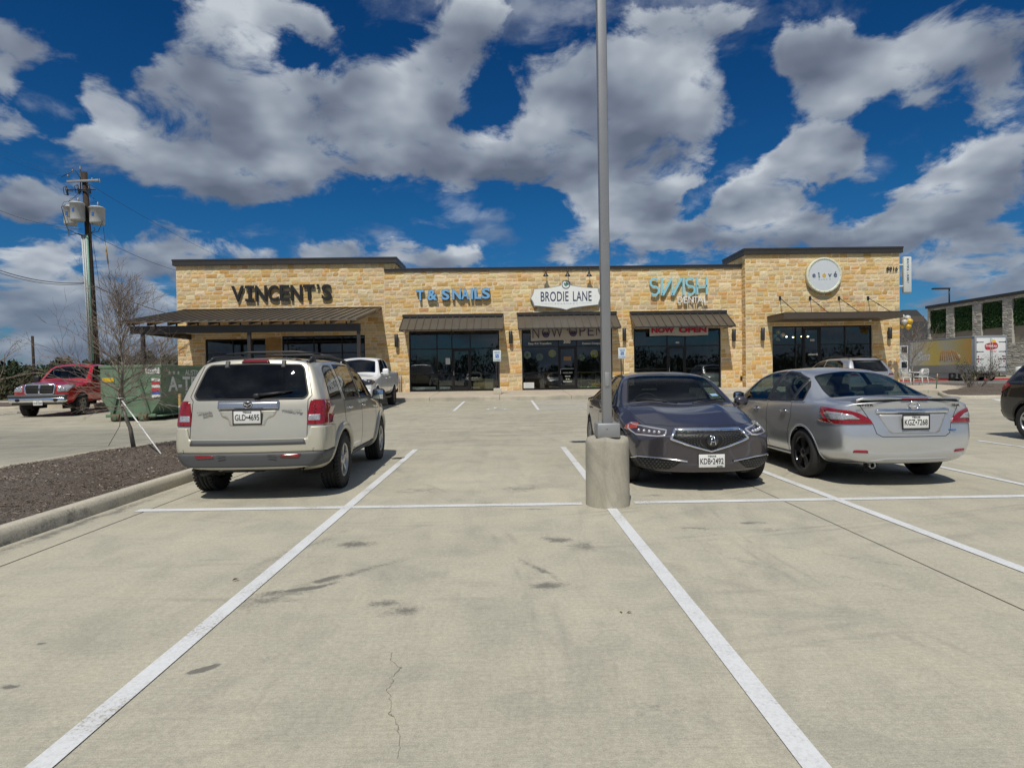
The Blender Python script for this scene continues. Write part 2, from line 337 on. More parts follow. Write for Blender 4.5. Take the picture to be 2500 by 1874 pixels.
# ================================================================== the setting
def GR(px, py, dz=0):                       # photo pixel -> point on the lot surface
    d = ray(px, py); o = Vector((0, 0, HC)); y = 1.0
    while y < 300:
        p = o+d*(y/d.y)
        if p.z <= ZG(y)+dz: break
        y += .02
    return p
def concrete(name, col, marks=None, broom=1.0, dirt=.25, arcs=None, gr=1.0):
    m = bpy.data.materials.new(name); m.use_nodes = True; t = m.node_tree; b = t.nodes['Principled BSDF']
    b.inputs['Roughness'].default_value = .85; b.inputs['Specular IOR Level'].default_value = .25
    tc = N(t, 'ShaderNodeTexCoord'); O = tc.outputs['Object']
    def ns(scale, det=5.0, rough=.6, vec=O, dist=0.0): return N(t, 'ShaderNodeTexNoise', ins={'Vector': vec, 'Scale': float(scale), 'Detail': det, 'Roughness': rough, 'Distortion': dist}).outputs['Fac']
    big = ns(.22, 4.0); mid = ns(1.6, 6.0, .65, dist=.6); fine = ns(38, 4.0, .7); grit = ns(160, 3.0, .8)
    c = RAMP(t, big, [(.3, tuple(x*.88 for x in col)), (.7, tuple(x*1.06 for x in col))])
    c = MIX(t, .8, c, RAMP(t, mid, [(.30, (.80, .81, .82)), (.5, (.97, .96, .95)), (.64, (1.05, 1.03, 1.0))]), 'MULTIPLY')
    c = MIX(t, .8*gr, c, RAMP(t, fine, [(.28, (.74, .74, .74)), (.72, (1.12, 1.12, 1.12))]), 'MULTIPLY')
    c = MIX(t, .6*gr, c, RAMP(t, grit, [(.32, (.55, .55, .55)), (.66, (1.2, 1.2, 1.2))]), 'MULTIPLY')
    mp = N(t, 'ShaderNodeMapping', ins={0: O}); mp.inputs['Scale'].default_value = (3.0, 105.0, 1)
    br = ns(1.0, 3.0, .6, mp.outputs[0])
    c = MIX(t, .6*broom, c, RAMP(t, br, [(.3, (.84, .84, .83)), (.65, (1.06, 1.06, 1.06))]), 'MULTIPLY')
    # long rubbed streaks, along and across the aisle
    mp = N(t, 'ShaderNodeMapping', ins={0: O}); mp.inputs['Scale'].default_value = (.35, 3.2, 1); mp.inputs['Rotation'].default_value = (0, 0, R(4))
    st = ns(1.0, 6.0, .65, mp.outputs[0], .8)
    sy = N(t, 'ShaderNodeSeparateXYZ', ins={0: O})
    aisle = N(t, 'ShaderNodeMapRange', interpolation_type='SMOOTHSTEP', ins={0: sy.outputs[1], 1: 8.0, 2: 14.0, 3: .12, 4: 1.0}).outputs[0]
    c = MIX(t, MA(t, 'MULTIPLY', aisle, .9), c, RAMP(t, st, [(.25, (.62, .63, .64)), (.55, (.90, .89, .88)), (.75, (.98, .97, .95))]), 'MULTIPLY')
    mp = N(t, 'ShaderNodeMapping', ins={0: O}); mp.inputs['Scale'].default_value = (2.4, .5, 1); mp.inputs['Rotation'].default_value = (0, 0, R(-12))
    st2 = ns(1.0, 7.0, .7, mp.outputs[0], 1.5)
    c = MIX(t, dirt, c, RAMP(t, st2, [(.38, (.70, .70, .71)), (.52, (1, 1, 1))]), 'MULTIPLY')
    if arcs:
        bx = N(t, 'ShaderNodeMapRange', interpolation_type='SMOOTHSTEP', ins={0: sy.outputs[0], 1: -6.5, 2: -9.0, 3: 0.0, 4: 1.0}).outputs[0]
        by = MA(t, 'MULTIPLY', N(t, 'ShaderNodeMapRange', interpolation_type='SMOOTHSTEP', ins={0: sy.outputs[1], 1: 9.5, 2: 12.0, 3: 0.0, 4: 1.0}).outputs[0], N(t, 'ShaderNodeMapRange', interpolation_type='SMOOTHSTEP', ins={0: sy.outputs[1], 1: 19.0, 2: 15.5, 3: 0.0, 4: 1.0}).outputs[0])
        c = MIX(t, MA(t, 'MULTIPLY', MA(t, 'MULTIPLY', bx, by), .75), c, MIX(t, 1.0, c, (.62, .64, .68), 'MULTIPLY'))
        tread = N(t, 'ShaderNodeTexNoise', ins={'Vector': O, 'Scale': 26.0, 'Detail': 4.0, 'Roughness': .75}).outputs['Fac']; broad = ns(.9, 4.0, .6); acc = None
        for (x, y, rad, w, st_) in arcs:
            d = N(t, 'ShaderNodeVectorMath', operation='DISTANCE', ins={0: O, 1: (x, y, 0)}).outputs['Value']
            g = MA(t, 'SUBTRACT', 1.0, MA(t, 'DIVIDE', MA(t, 'ABSOLUTE', MA(t, 'SUBTRACT', d, rad)), w), clamp=True)
            g = MA(t, 'MULTIPLY', g, st_); acc = g if acc is None else MA(t, 'MAXIMUM', acc, g)
        v = MA(t, 'MULTIPLY', acc, MA(t, 'MULTIPLY', N(t, 'ShaderNodeMapRange', interpolation_type='SMOOTHSTEP', ins={0: broad, 1: .42, 2: .66, 3: 0.0, 4: 1.0}).outputs[0], MA(t, 'MULTIPLY', tread, 1.6)))
        c = MIX(t, MA(t, 'MINIMUM', MA(t, 'MULTIPLY', v, .55), .30), c, (.17, .165, .155))
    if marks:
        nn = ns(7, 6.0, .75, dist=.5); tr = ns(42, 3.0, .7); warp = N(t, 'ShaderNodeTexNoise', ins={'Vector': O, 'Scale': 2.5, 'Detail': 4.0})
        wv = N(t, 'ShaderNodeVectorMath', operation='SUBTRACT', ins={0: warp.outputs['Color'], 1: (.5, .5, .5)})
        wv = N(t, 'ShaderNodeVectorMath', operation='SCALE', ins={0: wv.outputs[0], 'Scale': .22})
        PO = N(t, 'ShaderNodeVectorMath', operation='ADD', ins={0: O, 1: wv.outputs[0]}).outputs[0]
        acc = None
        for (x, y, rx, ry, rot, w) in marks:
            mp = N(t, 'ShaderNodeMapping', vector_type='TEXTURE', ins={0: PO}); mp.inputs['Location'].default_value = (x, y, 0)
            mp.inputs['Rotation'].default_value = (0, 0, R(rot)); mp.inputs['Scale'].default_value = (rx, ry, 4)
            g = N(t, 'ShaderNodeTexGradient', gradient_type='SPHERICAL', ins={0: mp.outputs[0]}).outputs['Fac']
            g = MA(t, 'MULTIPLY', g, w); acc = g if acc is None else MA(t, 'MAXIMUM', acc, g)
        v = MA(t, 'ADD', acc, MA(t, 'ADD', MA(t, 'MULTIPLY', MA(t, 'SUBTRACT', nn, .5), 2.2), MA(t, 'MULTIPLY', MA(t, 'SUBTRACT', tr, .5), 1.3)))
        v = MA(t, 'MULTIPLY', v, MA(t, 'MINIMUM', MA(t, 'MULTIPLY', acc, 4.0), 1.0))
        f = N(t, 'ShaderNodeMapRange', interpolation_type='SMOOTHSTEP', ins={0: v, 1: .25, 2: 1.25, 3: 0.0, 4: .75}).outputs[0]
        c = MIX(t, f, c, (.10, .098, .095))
    t.links.new(c, b.inputs['Base Color'])
    h = MA(t, 'ADD', MA(t, 'MULTIPLY', br, .6), MA(t, 'ADD', fine, grit))
    bp = N(t, 'ShaderNodeBump', ins={'Strength': .35, 'Distance': .004, 'Height': h}); t.links.new(bp.outputs[0], b.inputs['Normal'])
    return m
def mk(px, py, rx, ry, rot, w):
    p = GR(px*1.1302, py*1.1302); return (p.x, p.y, rx, ry, rot, w*.78)
marks = [mk(428, 1447, .09, .05, 10, 3.6), mk(600, 1285, .30, .10, 12, 1.6), mk(660, 1272, .30, .05, 35, 3.0), mk(705, 1252, .16, .05, 40, 3.0), mk(560, 1300, .35, .2, 10, 1.2),
 mk(766, 1175, .22, .17, 0, 1.7), mk(830, 1308, .22, .12, 0, 1.5), mk(865, 1325, .25, .13, 10, 1.5), mk(1200, 1165, .18, .14, 0, 1.8), mk(1190, 1268, .2, .12, 0, 1.8),
 mk(1130, 1055, .55, .35, 0, 1.1), mk(1260, 1180, .3, .3, 0, 1.1), mk(900, 1060, .5, .3, 0, .9), mk(1500, 1140, .25, .1, -20, 1.3), mk(1625, 1130, .22, .1, 0, 1.6), mk(1660, 1145, .3, .15, 0, 1.0),
 mk(1440, 1540, .3, .2, 0, .7), mk(540, 1440, 1.2, .10, 60, .42), mk(900, 1500, .07, 1.6, 10, .38), mk(1560, 1200, .10, 1.6, 40, .5), mk(1750, 1190, .09, 2.6, 48, .6), mk(1840, 1250, .09, 2.2, 50, .5),
 mk(1150, 1100, .5, .05, 0, 1.3), mk(1040, 1085, .3, .05, 0, 1.2), mk(760, 1240, .09, .9, -45, 1.1), mk(1160, 1230, .06, .5, 30, 1.4), mk(1330, 1050, .3, .4, 0, .6), mk(640, 1190, .1, 1.2, -25, .9),
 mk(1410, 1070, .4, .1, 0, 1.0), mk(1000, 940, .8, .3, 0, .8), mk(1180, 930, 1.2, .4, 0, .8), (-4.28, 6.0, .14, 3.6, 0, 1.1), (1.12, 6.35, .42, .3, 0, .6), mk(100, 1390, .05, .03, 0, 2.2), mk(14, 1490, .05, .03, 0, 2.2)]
ARCS = [(x, y, r, w, k) for x, y, r, w, k in ((-6, 2, 5.6, .07, .5), (-6, 2, 7.1, .07, .4), (7, -2, 8.2, .07, .45), (7, -2, 9.6, .07, .4), (2.5, 9, 4.2, .09, .6), (2.5, 9, 5.6, .10, .5), (-1, -6, 8.6, .08, .45), (12, 14, 14.5, .11, .6), (12, 14, 16.0, .11, .5), (-14, 10, 15.3, .11, .6), (-14, 10, 16.9, .10, .5), (0, 30, 26.2, .05, .8), (-3, 30, 25.4, .05, .8), (-3, 30, 25.28, .04, .8), (4, -8, 11.5, .05, .8), (4, -8, 11.36, .04, .8), (-9, 3, 9.3, .05, .8), (-9, 3, 9.16, .04, .8), (10, 5, 8.1, .05, .8), (10, 5, 7.96, .04, .8), (-1, 12, 6.3, .05, .8), (-1, 12, 6.18, .04, .8))]
M_CONC = concrete('lot_concrete', (.55, .525, .43), marks, arcs=ARCS)
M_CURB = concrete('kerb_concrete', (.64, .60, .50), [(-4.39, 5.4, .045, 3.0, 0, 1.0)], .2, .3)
M_WALK = concrete('walk_concrete', (.66, .59, .48), None, .4, .15)
def paint_mat():
    m = bpy.data.materials.new('line_paint'); m.use_nodes = True; t = m.node_tree; b = t.nodes['Principled BSDF']
    tc = N(t, 'ShaderNodeTexCoord'); n1 = N(t, 'ShaderNodeTexNoise', ins={'Vector': tc.outputs['Object'], 'Scale': 60.0, 'Detail': 4.0, 'Roughness': .7}).outputs['Fac']
    n2 = N(t, 'ShaderNodeTexNoise', ins={'Vector': tc.outputs['Object'], 'Scale': 2.2, 'Detail': 5.0}).outputs['Fac']
    v = MA(t, 'ADD', n1, MA(t, 'MULTIPLY', MA(t, 'SUBTRACT', n2, .5), .75))
    c = RAMP(t, v, [(.28, (.38, .36, .31)), (.38, (.58, .59, .60)), (.62, (.68, .70, .72))])
    t.links.new(c, b.inputs['Base Color']); b.inputs['Roughness'].default_value = .7; return m
M_LINE = paint_mat()
# ground: one sheet to the horizon, gently rising to the shops
g = MB(); ys = [-80, 0, 10, 19, 22.3, 25.6, 29, 60, 200, 900]; xs = [-900, -100, -20, 0, 20, 100, 900]
vs = [(x, y, ZG(y)) for y in ys for x in xs]; nx = len(xs)
g.add(vs, [(j*nx+i, j*nx+i+1, (j+1)*nx+i+1, (j+1)*nx+i) for j in range(len(ys)-1) for i in range(nx-1)])
ground = g.build('ground', M_CONC); tag(ground, 'pale broom finished concrete parking lot', kind='structure')

def strip3(mb, a, b, w, dz):                 # flat painted strip following the lot
    a = Vector(a[:2]); b = Vector(b[:2]); d = (b-a); L = d.length; d.normalize(); n = Vector((-d.y, d.x))*w/2
    cuts = [0.0, 1.0]
    for yb in (19, 29):
        if (a.y-yb)*(b.y-yb) < 0: cuts.append((yb-a.y)/(b.y-a.y))
    k = max(1, int(L/1.5)); cuts = sorted(set(cuts+[i/k for i in range(1, k)]))
    vs = []
    for c in cuts:
        p = a+(b-a)*c
        for s in (-1, 1):
            q = p+n*s; vs.append((q.x, q.y, ZG(q.y)+dz))
    mb.add(vs, [(2*i, 2*i+2, 2*i+3, 2*i+1) for i in range(len(cuts)-1)])
LX = [-1.751, 1.102, 3.639, 6.281, 9.212, 11.9]
D1, DE = 6.555, 11.55
ml = MB()
for i, x in enumerate(LX):
    if i == 1: strip3(ml, (x, .4), (x, D1-.30), .105, .006); strip3(ml, (x, D1+.26), (x, DE), .105, .006)
    else: strip3(ml, (x, .4), (x, DE), .105, .006)
ml.build('stall_lines', M_LINE)['kind'] = 'structure'
mc = MB(); strip3(mc, (-4.05, D1), (LX[1]-.28, D1-.03), .12, .0045); strip3(mc, (LX[1]+.3, D1-.02), (16, D1-.02), .12, .0045)
mc.build('cross_lines', M_LINE)['kind'] = 'structure'
mf = MB()
FL = [-5.15, -1.98, 1.25]
for x in FL: strip3(mf, (x, 22.7), (x, 28.75), .11, .005)
strip3(mf, (1.3, 22.75), (4.6, 22.75), .11, .006)
for k in range(8): strip3(mf, (1.35, 23.2+k*.75), (4.6, 23.55+k*.75), .10, .005)
strip3(mf, (4.65, 22.7), (4.65, 28.75), .11, .007)
for x in (7.6, 10.4, 13.2, 16.0): strip3(mf, (x, 22.9), (x, 28.75), .11, .005)
mf.build('far_stall_lines', M_LINE)['kind'] = 'structure'
m2 = MB()
a = GR(2330, 972); strip3(m2, (14.5, 22.8), (34, 22.8), .1, .005)
strip3(m2, (19.5, 22.9), (20.5, 24.7), .35, .006); strip3(m2, (16, 24.9), (34, 24.9), .08, .005)
m2.build('hatch_lines', M_LINE)['kind'] = 'structure'
def isa(mb, cx, cy, s, dz):                  # wheelchair mark, lying on the ground
    def arc(x, y, r, a0, a1, w):
        for k in range(14):
            t0, t1 = R(a0+(a1-a0)*k/14), R(a0+(a1-a0)*(k+1)/14)
            vs = [(x+q*math.cos(t), y+q*math.sin(t)) for t in (t0, t1) for q in (r-w/2, r+w/2)]
            mb.add([(cx+a*s, cy+b*s, ZG(cy+b*s)+dz) for a, b in vs], [(0, 1, 3, 2)])
    arc(0, 0, .42, 120, 350, .12); arc(-.1, .95, .07, 0, 360, .14)
    for p, q in (((-.1, .8), (-.05, .2)), ((-.05, .25), (.3, .22)), ((.3, .22), (.5, -.25)), ((.5, -.25), (.62, -.2)), ((-.1, .55), (.25, .5))):
        strip3(mb, (cx+p[0]*s, cy+p[1]*s), (cx+q[0]*s, cy+q[1]*s), .12*s, dz)
mi = MB(); isa(mi, -.35, 23.4, .85, .0065); mi.build('wheelchair_marking', M_LINE)['kind'] = 'structure'
# saw joints and cracks
M_JOINT = mat('joint_dark', (.11, .10, .09), .9)
mj = MB()
strip3(mj, (-3.94, .5), (-3.94, 12.5), .012, .003)
pr = [GR(1847, 1189), GR(2047, 1284), GR(2256, 1382), GR(2385, 1442)]
xj = sum(p.x for p in pr)/4
strip3(mj, (xj, .5), (xj, 24), .009, .003)
for x in (-8.6, 9.4, 14.6): strip3(mj, (x, 12.6), (x, 28), .01, .003)
cr = [(700, 1090), (705, 1140), (770, 1190), (740, 1230), (710, 1270), (720, 1300), (680, 1340), (700, 1390), (705, 1440), (690, 1500), (725, 1530), (740, 1580), (752, 1610), (748, 1658), (760, 1750), (735, 1830)]
cp = [GR(700+x/2.764, 1200+y/2.764) for x, y in cr]
mk_ = MB(); rj = random.Random(2); cq = []
for p, q in zip(cp, cp[1:]):
    for j in range(4): u = p+(q-p)*(j/4); cq.append(u+Vector((rj.gauss(0, .004), rj.gauss(0, .004), 0)))
for p, q in zip(cq, cq[1:]): strip3(mk_, p, q, rj.uniform(.001, .0032), .0035)
mk_.build('ground_crack', mat('crack_brown', (.24, .22, .18), .9))['kind'] = 'structure'
mj.build('ground_joints', M_JOINT)['kind'] = 'structure'

# ------------------------------------------------------------------ sidewalk and kerb before the shops
def swz(y): return .35 if y <= 29 else (.35+.15*(y-29)/5 if y < 34 else .5)
def slab(name, pts, ztop, zbot, m, kind='structure', label=None, r=.02):
    mb = MB(); n = len(pts); inset = []
    P = [Vector(p) for p in pts]
    area = sum(P[i].x*P[(i+1) % n].y-P[(i+1) % n].x*P[i].y for i in range(n))
    sg = 1 if area > 0 else -1
    for i in range(n):
        a = (P[i]-P[i-1]).normalized(); b = (P[(i+1) % n]-P[i]).normalized()
        nrm = Vector((-a.y-b.y, a.x+b.x)); nrm = nrm.normalized() if nrm.length > 1e-6 else Vector((-a.y, a.x))
        inset.append(P[i]+nrm*r*sg)
    zt = ztop if callable(ztop) else (lambda y: ztop); zb = zbot if callable(zbot) else (lambda y: zbot)
    vs = [(p.x, p.y, zb(p.y)) for p in P]+[(p.x, p.y, zt(p.y)-r) for p in P]+[(p.x, p.y, zt(q.y)) for p, q in zip(inset, P)]
    fs = [(i, (i+1) % n, n+(i+1) % n, n+i) for i in range(n)]+[(n+i, n+(i+1) % n, 2*n+(i+1) % n, 2*n+i) for i in range(n)]+[tuple(range(2*n, 3*n))]
    mb.add(vs, fs); o = mb.build(name, m); tag(o, label, kind=kind); return o
KB = [(-8.8, 29.0), (24.6, 29.0), (24.6, 29.16), (-8.8, 29.16)]
slab('kerb', KB, .35, .1, M_CURB)
slab('sidewalk', [(-8.8, 29.17), (24.6, 29.17), (24.6, 34), (-8.8, 34)], swz, .1, M_WALK, r=.001)
slab('building_pad', [(-24, 34.001), (24.6, 34.001), (24.6, 50), (-24, 50)], .5, .1, M_WALK, r=.001)
slab('patio', [(-22.3, 27.9), (-8.81, 27.9), (-8.81, 34), (-22.3, 34)], lambda y: .36+.14*(y-27.9)/6.1, .1, M_WALK, r=.02)
mj = MB()
for x in (-7.2, -3.7, -.3, 3.2, 6.7, 10.2, 13.7, 17.2, 20.7):
    mj.add([(x, 28.998, .18), (x+.02, 28.998, .18), (x+.02, 28.998, .351), (x, 28.998, .351), (x+.02, 34, .503), (x, 34, .503)], [(0, 1, 2, 3), (3, 2, 4, 5)])
mj.build('sidewalk_joints', M_JOINT)['kind'] = 'structure'

# ------------------------------------------------------------------ mulch islands
def mulch_mat():
    m = bpy.data.materials.new('bark_mulch'); m.use_nodes = True; t = m.node_tree; b = t.nodes['Principled BSDF']
    tc = N(t, 'ShaderNodeTexCoord')
    v = N(t, 'ShaderNodeTexVoronoi', ins={'Vector': tc.outputs['Object'], 'Scale': 55.0})
    mp = N(t, 'ShaderNodeMapping', ins={0: tc.outputs['Object']}); mp.inputs['Scale'].default_value = (1, 3, 1); mp.inputs['Rotation'].default_value = (0, 0, .6)
    n = N(t, 'ShaderNodeTexNoise', ins={'Vector': mp.outputs[0], 'Scale': 28.0, 'Detail': 6.0, 'Roughness': .8}).outputs['Fac']
    big = N(t, 'ShaderNodeTexNoise', ins={'Vector': tc.outputs['Object'], 'Scale': 1.1, 'Detail': 3.0}).outputs['Fac']
    c = RAMP(t, n, [(.3, (.045, .037, .03)), (.5, (.155, .13, .108)), (.62, (.25, .215, .175)), (.75, (.42, .38, .33))])
    c = MIX(t, .35, c, v.outputs['Distance'], 'SOFT_LIGHT')
    c = MIX(t, 1.0, c, RAMP(t, big, [(.35, (.85, .78, .72)), (.6, (1.03, 1, 1))]), 'MULTIPLY')
    t.links.new(c, b.inputs['Base Color']); b.inputs['Roughness'].default_value = .95
    bp = N(t, 'ShaderNodeBump', ins={'Strength': .9, 'Distance': .03, 'Height': MA(t, 'ADD', n, v.outputs['Distance'])}); t.links.new(bp.outputs[0], b.inputs['Normal']); return m
M_MULCH = mulch_mat()
M_CHIP = [mat('mulch_chip_dark', (.085, .066, .052), .9), mat('mulch_chip_mid', (.19, .155, .122), .9), mat('mulch_chip_pale', (.34, .29, .24), .9)]
def inside(p, poly):
    c = False; n = len(poly)
    for i in range(n):
        x1, y1 = poly[i]; x2, y2 = poly[i-1]
        if (y1 > p[1]) != (y2 > p[1]) and p[0] < (x2-x1)*(p[1]-y1)/(y2-y1)+x1: c = not c
    return c
def edist(p, poly):
    d = 9e9; p = Vector(p)
    for i in range(len(poly)):
        a = Vector(poly[i-1]); b = Vector(poly[i]); ab = b-a; t = max(0, min(1, (p-a).dot(ab)/ab.length_squared)); d = min(d, (p-(a+ab*t)).length)
    return d
def offset_poly(P, r):
    P = [Vector(p) for p in P]; n = len(P); sg = 1 if sum(P[i].x*P[(i+1) % n].y-P[(i+1) % n].x*P[i].y for i in range(n)) > 0 else -1; out = []
    for i in range(n):
        a = (P[i]-P[i-1]).normalized(); b = (P[(i+1) % n]-P[i]).normalized(); nr = Vector((-a.y-b.y, a.x+b.x)); nr = nr.normalized() if nr.length > 1e-6 else Vector((-a.y, a.x))
        k = max(.5, nr.dot(Vector((-a.y, a.x)))); out.append(P[i]+nr*(r*sg/k))
    return out
def island(poly, zb, hk, mound, chips, ymax=99, nm='kerb_ring'):
    P = [Vector(p) for p in poly]; I = offset_poly(P, .155); n = len(P)
    prof = [(0.0, -.02), (.012, hk*.55), (.035, hk*.9), (.07, hk), (.15, hk), (.152, -.02)]
    mb = MB(); vs = []
    for off, z in prof:
        for p in offset_poly(P, off): vs.append((p.x, p.y, zb(p.y)+z))
    mb.add(vs, [(k*n+i, k*n+(i+1) % n, (k+1)*n+(i+1) % n, (k+1)*n+i) for k in range(len(prof)-1) for i in range(n)], 0, True)
    mb.build(nm, M_CURB)['kind'] = 'structure'
    I = [tuple(p) for p in I]; xs = [p[0] for p in I]; ysr = [p[1] for p in I]
    step = .22; pts = [Vector(p) for p in I]; nb = len(pts)
    y = min(ysr)+.1
    while y < max(ysr):
        x = min(xs)+.1
        while x < max(xs):
            q = (x+random.uniform(-.05, .05), y+random.uniform(-.05, .05))
            if inside(q, I) and edist(q, I) > .08: pts.append(Vector(q))
            x += step
        y += step
    r = delaunay_2d_cdt(pts, [(i, (i+1) % nb) for i in range(nb)], [], 1, 1e-5)
    def mz(x, y):
        d = edist((x, y), I)
        return zb(y)+hk-.03+mound*(1-math.exp(-d*1.6))+(.03*math.sin(3.1*x+1.3*y)*math.sin(2.3*y)+random.uniform(-.012, .012))*min(1, d*3)
    mb = MB(); mb.add([(v.x, v.y, mz(v.x, v.y)) for v in r[0]], r[2], 0, True)
    o = mb.build('mulch', M_MULCH); tag(o, 'brown shredded bark mulch', kind='structure')
    cb = MB(); k = 0
    while k < chips:
        x = random.uniform(min(xs), max(xs)); y = min(ysr)+(max(ysr)-min(ysr))*random.random()**1.3
        if not inside((x, y), I) or edist((x, y), I) < .04: continue
        k += 1; L = random.uniform(.008, .032); w = L*random.uniform(.12, .35); rot = Euler((random.uniform(-.5, .5), random.uniform(-.5, .5), random.uniform(0, 6.3))).to_matrix()
        z = mz(x, y)+.004; vs = [rot @ Vector(q)+Vector((x, y, z)) for q in ((-L, 0, 0), (0, -w, .002), (L, 0, 0), (0, w, .004))]
        cb.add(vs, [(0, 1, 2, 3)], random.choice((0, 1, 1, 1, 2)))
    if chips: tag(cb.build('mulch_chips', M_CHIP, fix=False), 'loose wood chips of the mulch bed', kind='stuff')
    return mz
LI = [(-4.40, -1), (-4.40, 3), (-4.40, 6), (-4.40, 8.6), (-4.45, 10.2), (-4.62, 11.3), (-4.95, 12.1), (-5.45, 12.55), (-6.0, 12.6), (-6.6, 12.5), (-7.15, 12.1), (-7.5, 11.4), (-7.65, 10.4), (-7.75, 8.8), (-7.8, 6), (-7.8, 3), (-7.8, -1)]
mzL = island(LI, lambda y: 0, .15, .12, 26000)
RI = [(19.3, 25.3), (19.7, 25.0), (20.4, 24.9), (24, 24.9), (30, 24.9), (31, 27), (31.5, 33), (31, 39), (27.2, 39.5), (25.6, 38.5), (25.1, 34), (23.0, 31.5), (20.6, 28.2), (19.4, 26.2)]
mzR = island(RI, ZG, .15, .16, 9000)
BI = [(-24.0, 27.5), (-22.5, 27.2), (-22.4, 32.5), (-30, 33.5), (-60, 35), (-60, 29.5), (-30, 28.0)]
mzB = island(BI, ZG, .15, .05, 3000)
# path and field beyond on the left
M_PATH = concrete('path_concrete', (.50, .45, .37), None, .1, .1)
slab('path', [(-90, 37.5), (-24.5, 36), (-24.5, 38.5), (-90, 41)], .19, .1, M_PATH, r=.001)
M_FIELD = mat('field_soil', (.085, .085, .035), .95, var=.5, vscale=.8, bump=.6, bscale=8)
slab('field', [(-24.4, 39.2), (-24.4, 400), (-500, 400), (-500, 44)], .20, .1, M_FIELD, r=.001)
slab('far_field', [(36, 120), (300, 120), (300, 400), (36, 400)], .20, .1, M_FIELD, r=.001)
# asphalt street to the right, behind the islands
M_ASPH = mat('asphalt', (.17, .165, .155), .9, var=.25, vscale=3, bump=.3, bscale=120)
slab('road', [(25.4, 40.2), (120, 40.2), (120, 55.8), (25.4, 55.8)], .163, .1, M_ASPH, r=.001)
M_RED = mat('red_kerb_paint', (.36, .03, .035), .6, var=.2)
slab('kerb', [(36, 57.3), (66, 57.3), (66, 57.55), (36, 57.55)], .32, .1, M_RED)
slab('kerb', [(25.2, 39.8), (60, 39.8), (60, 40.1), (25.2, 40.1)], .20, .1, M_CURB)
M_GRAV = mat('gravel_bed', (.36, .30, .21), .9, var=.35, vscale=25, bump=.6, bscale=60)
slab('gravel_bed', [(36, 57.56), (65.4, 57.56), (65.4, 110), (36, 110)], .31, .1, M_GRAV, r=.001)

# ================================================================== stone
def stone_mat():
    m = bpy.data.materials.new('limestone'); m.use_nodes = True; t = m.node_tree; b = t.nodes['Principled BSDF']
    at = N(t, 'ShaderNodeVertexColor', layer_name='stone')
    tc = N(t, 'ShaderNodeTexCoord')
    n1 = N(t, 'ShaderNodeTexNoise', ins={'Vector': tc.outputs['Object'], 'Scale': 9.0, 'Detail': 6.0, 'Roughness': .7}).outputs['Fac']
    n2 = N(t, 'ShaderNodeTexNoise', ins={'Vector': tc.outputs['Object'], 'Scale': 38.0, 'Detail': 5.0, 'Roughness': .75}).outputs['Fac']
    c = MIX(t, 1.0, at.outputs['Color'], RAMP(t, n1, [(.3, (.88, .86, .82)), (.65, (1.06, 1.06, 1.05))]), 'MULTIPLY')
    c = MIX(t, .8, c, RAMP(t, n2, [(.3, (.80, .78, .76)), (.7, (1.1, 1.1, 1.1))]), 'MULTIPLY')
    t.links.new(c, b.inputs['Base Color']); b.inputs['Roughness'].default_value = .9; b.inputs['Specular IOR Level'].default_value = .2
    bp = N(t, 'ShaderNodeBump', ins={'Strength': .45, 'Distance': .02, 'Height': MA(t, 'ADD', n1, MA(t, 'MULTIPLY', n2, .5))}); t.links.new(bp.outputs[0], b.inputs['Normal']); return m
M_STONE = stone_mat(); M_MORTAR = mat('mortar', (.80, .70, .53), .95, var=.15, vscale=20)
PAL = [(tuple(.78*x+.22*y for x, y in zip(c_, (.71, .55, .32))), w_) for c_, w_ in [((.72, .565, .32), 6), ((.77, .64, .41), 3.2), ((.68, .485, .225), 5), ((.66, .41, .135), 4), ((.60, .35, .105), 2), ((.70, .565, .35), 5), ((.60, .50, .33), 3.5), ((.72, .51, .28), 3), ((.56, .28, .115), .4), ((.77, .67, .47), 1.5)]]
PALG = [((.50, .50, .46), 4), ((.42, .42, .39), 3), ((.58, .57, .52), 3), ((.36, .36, .34), 2)]
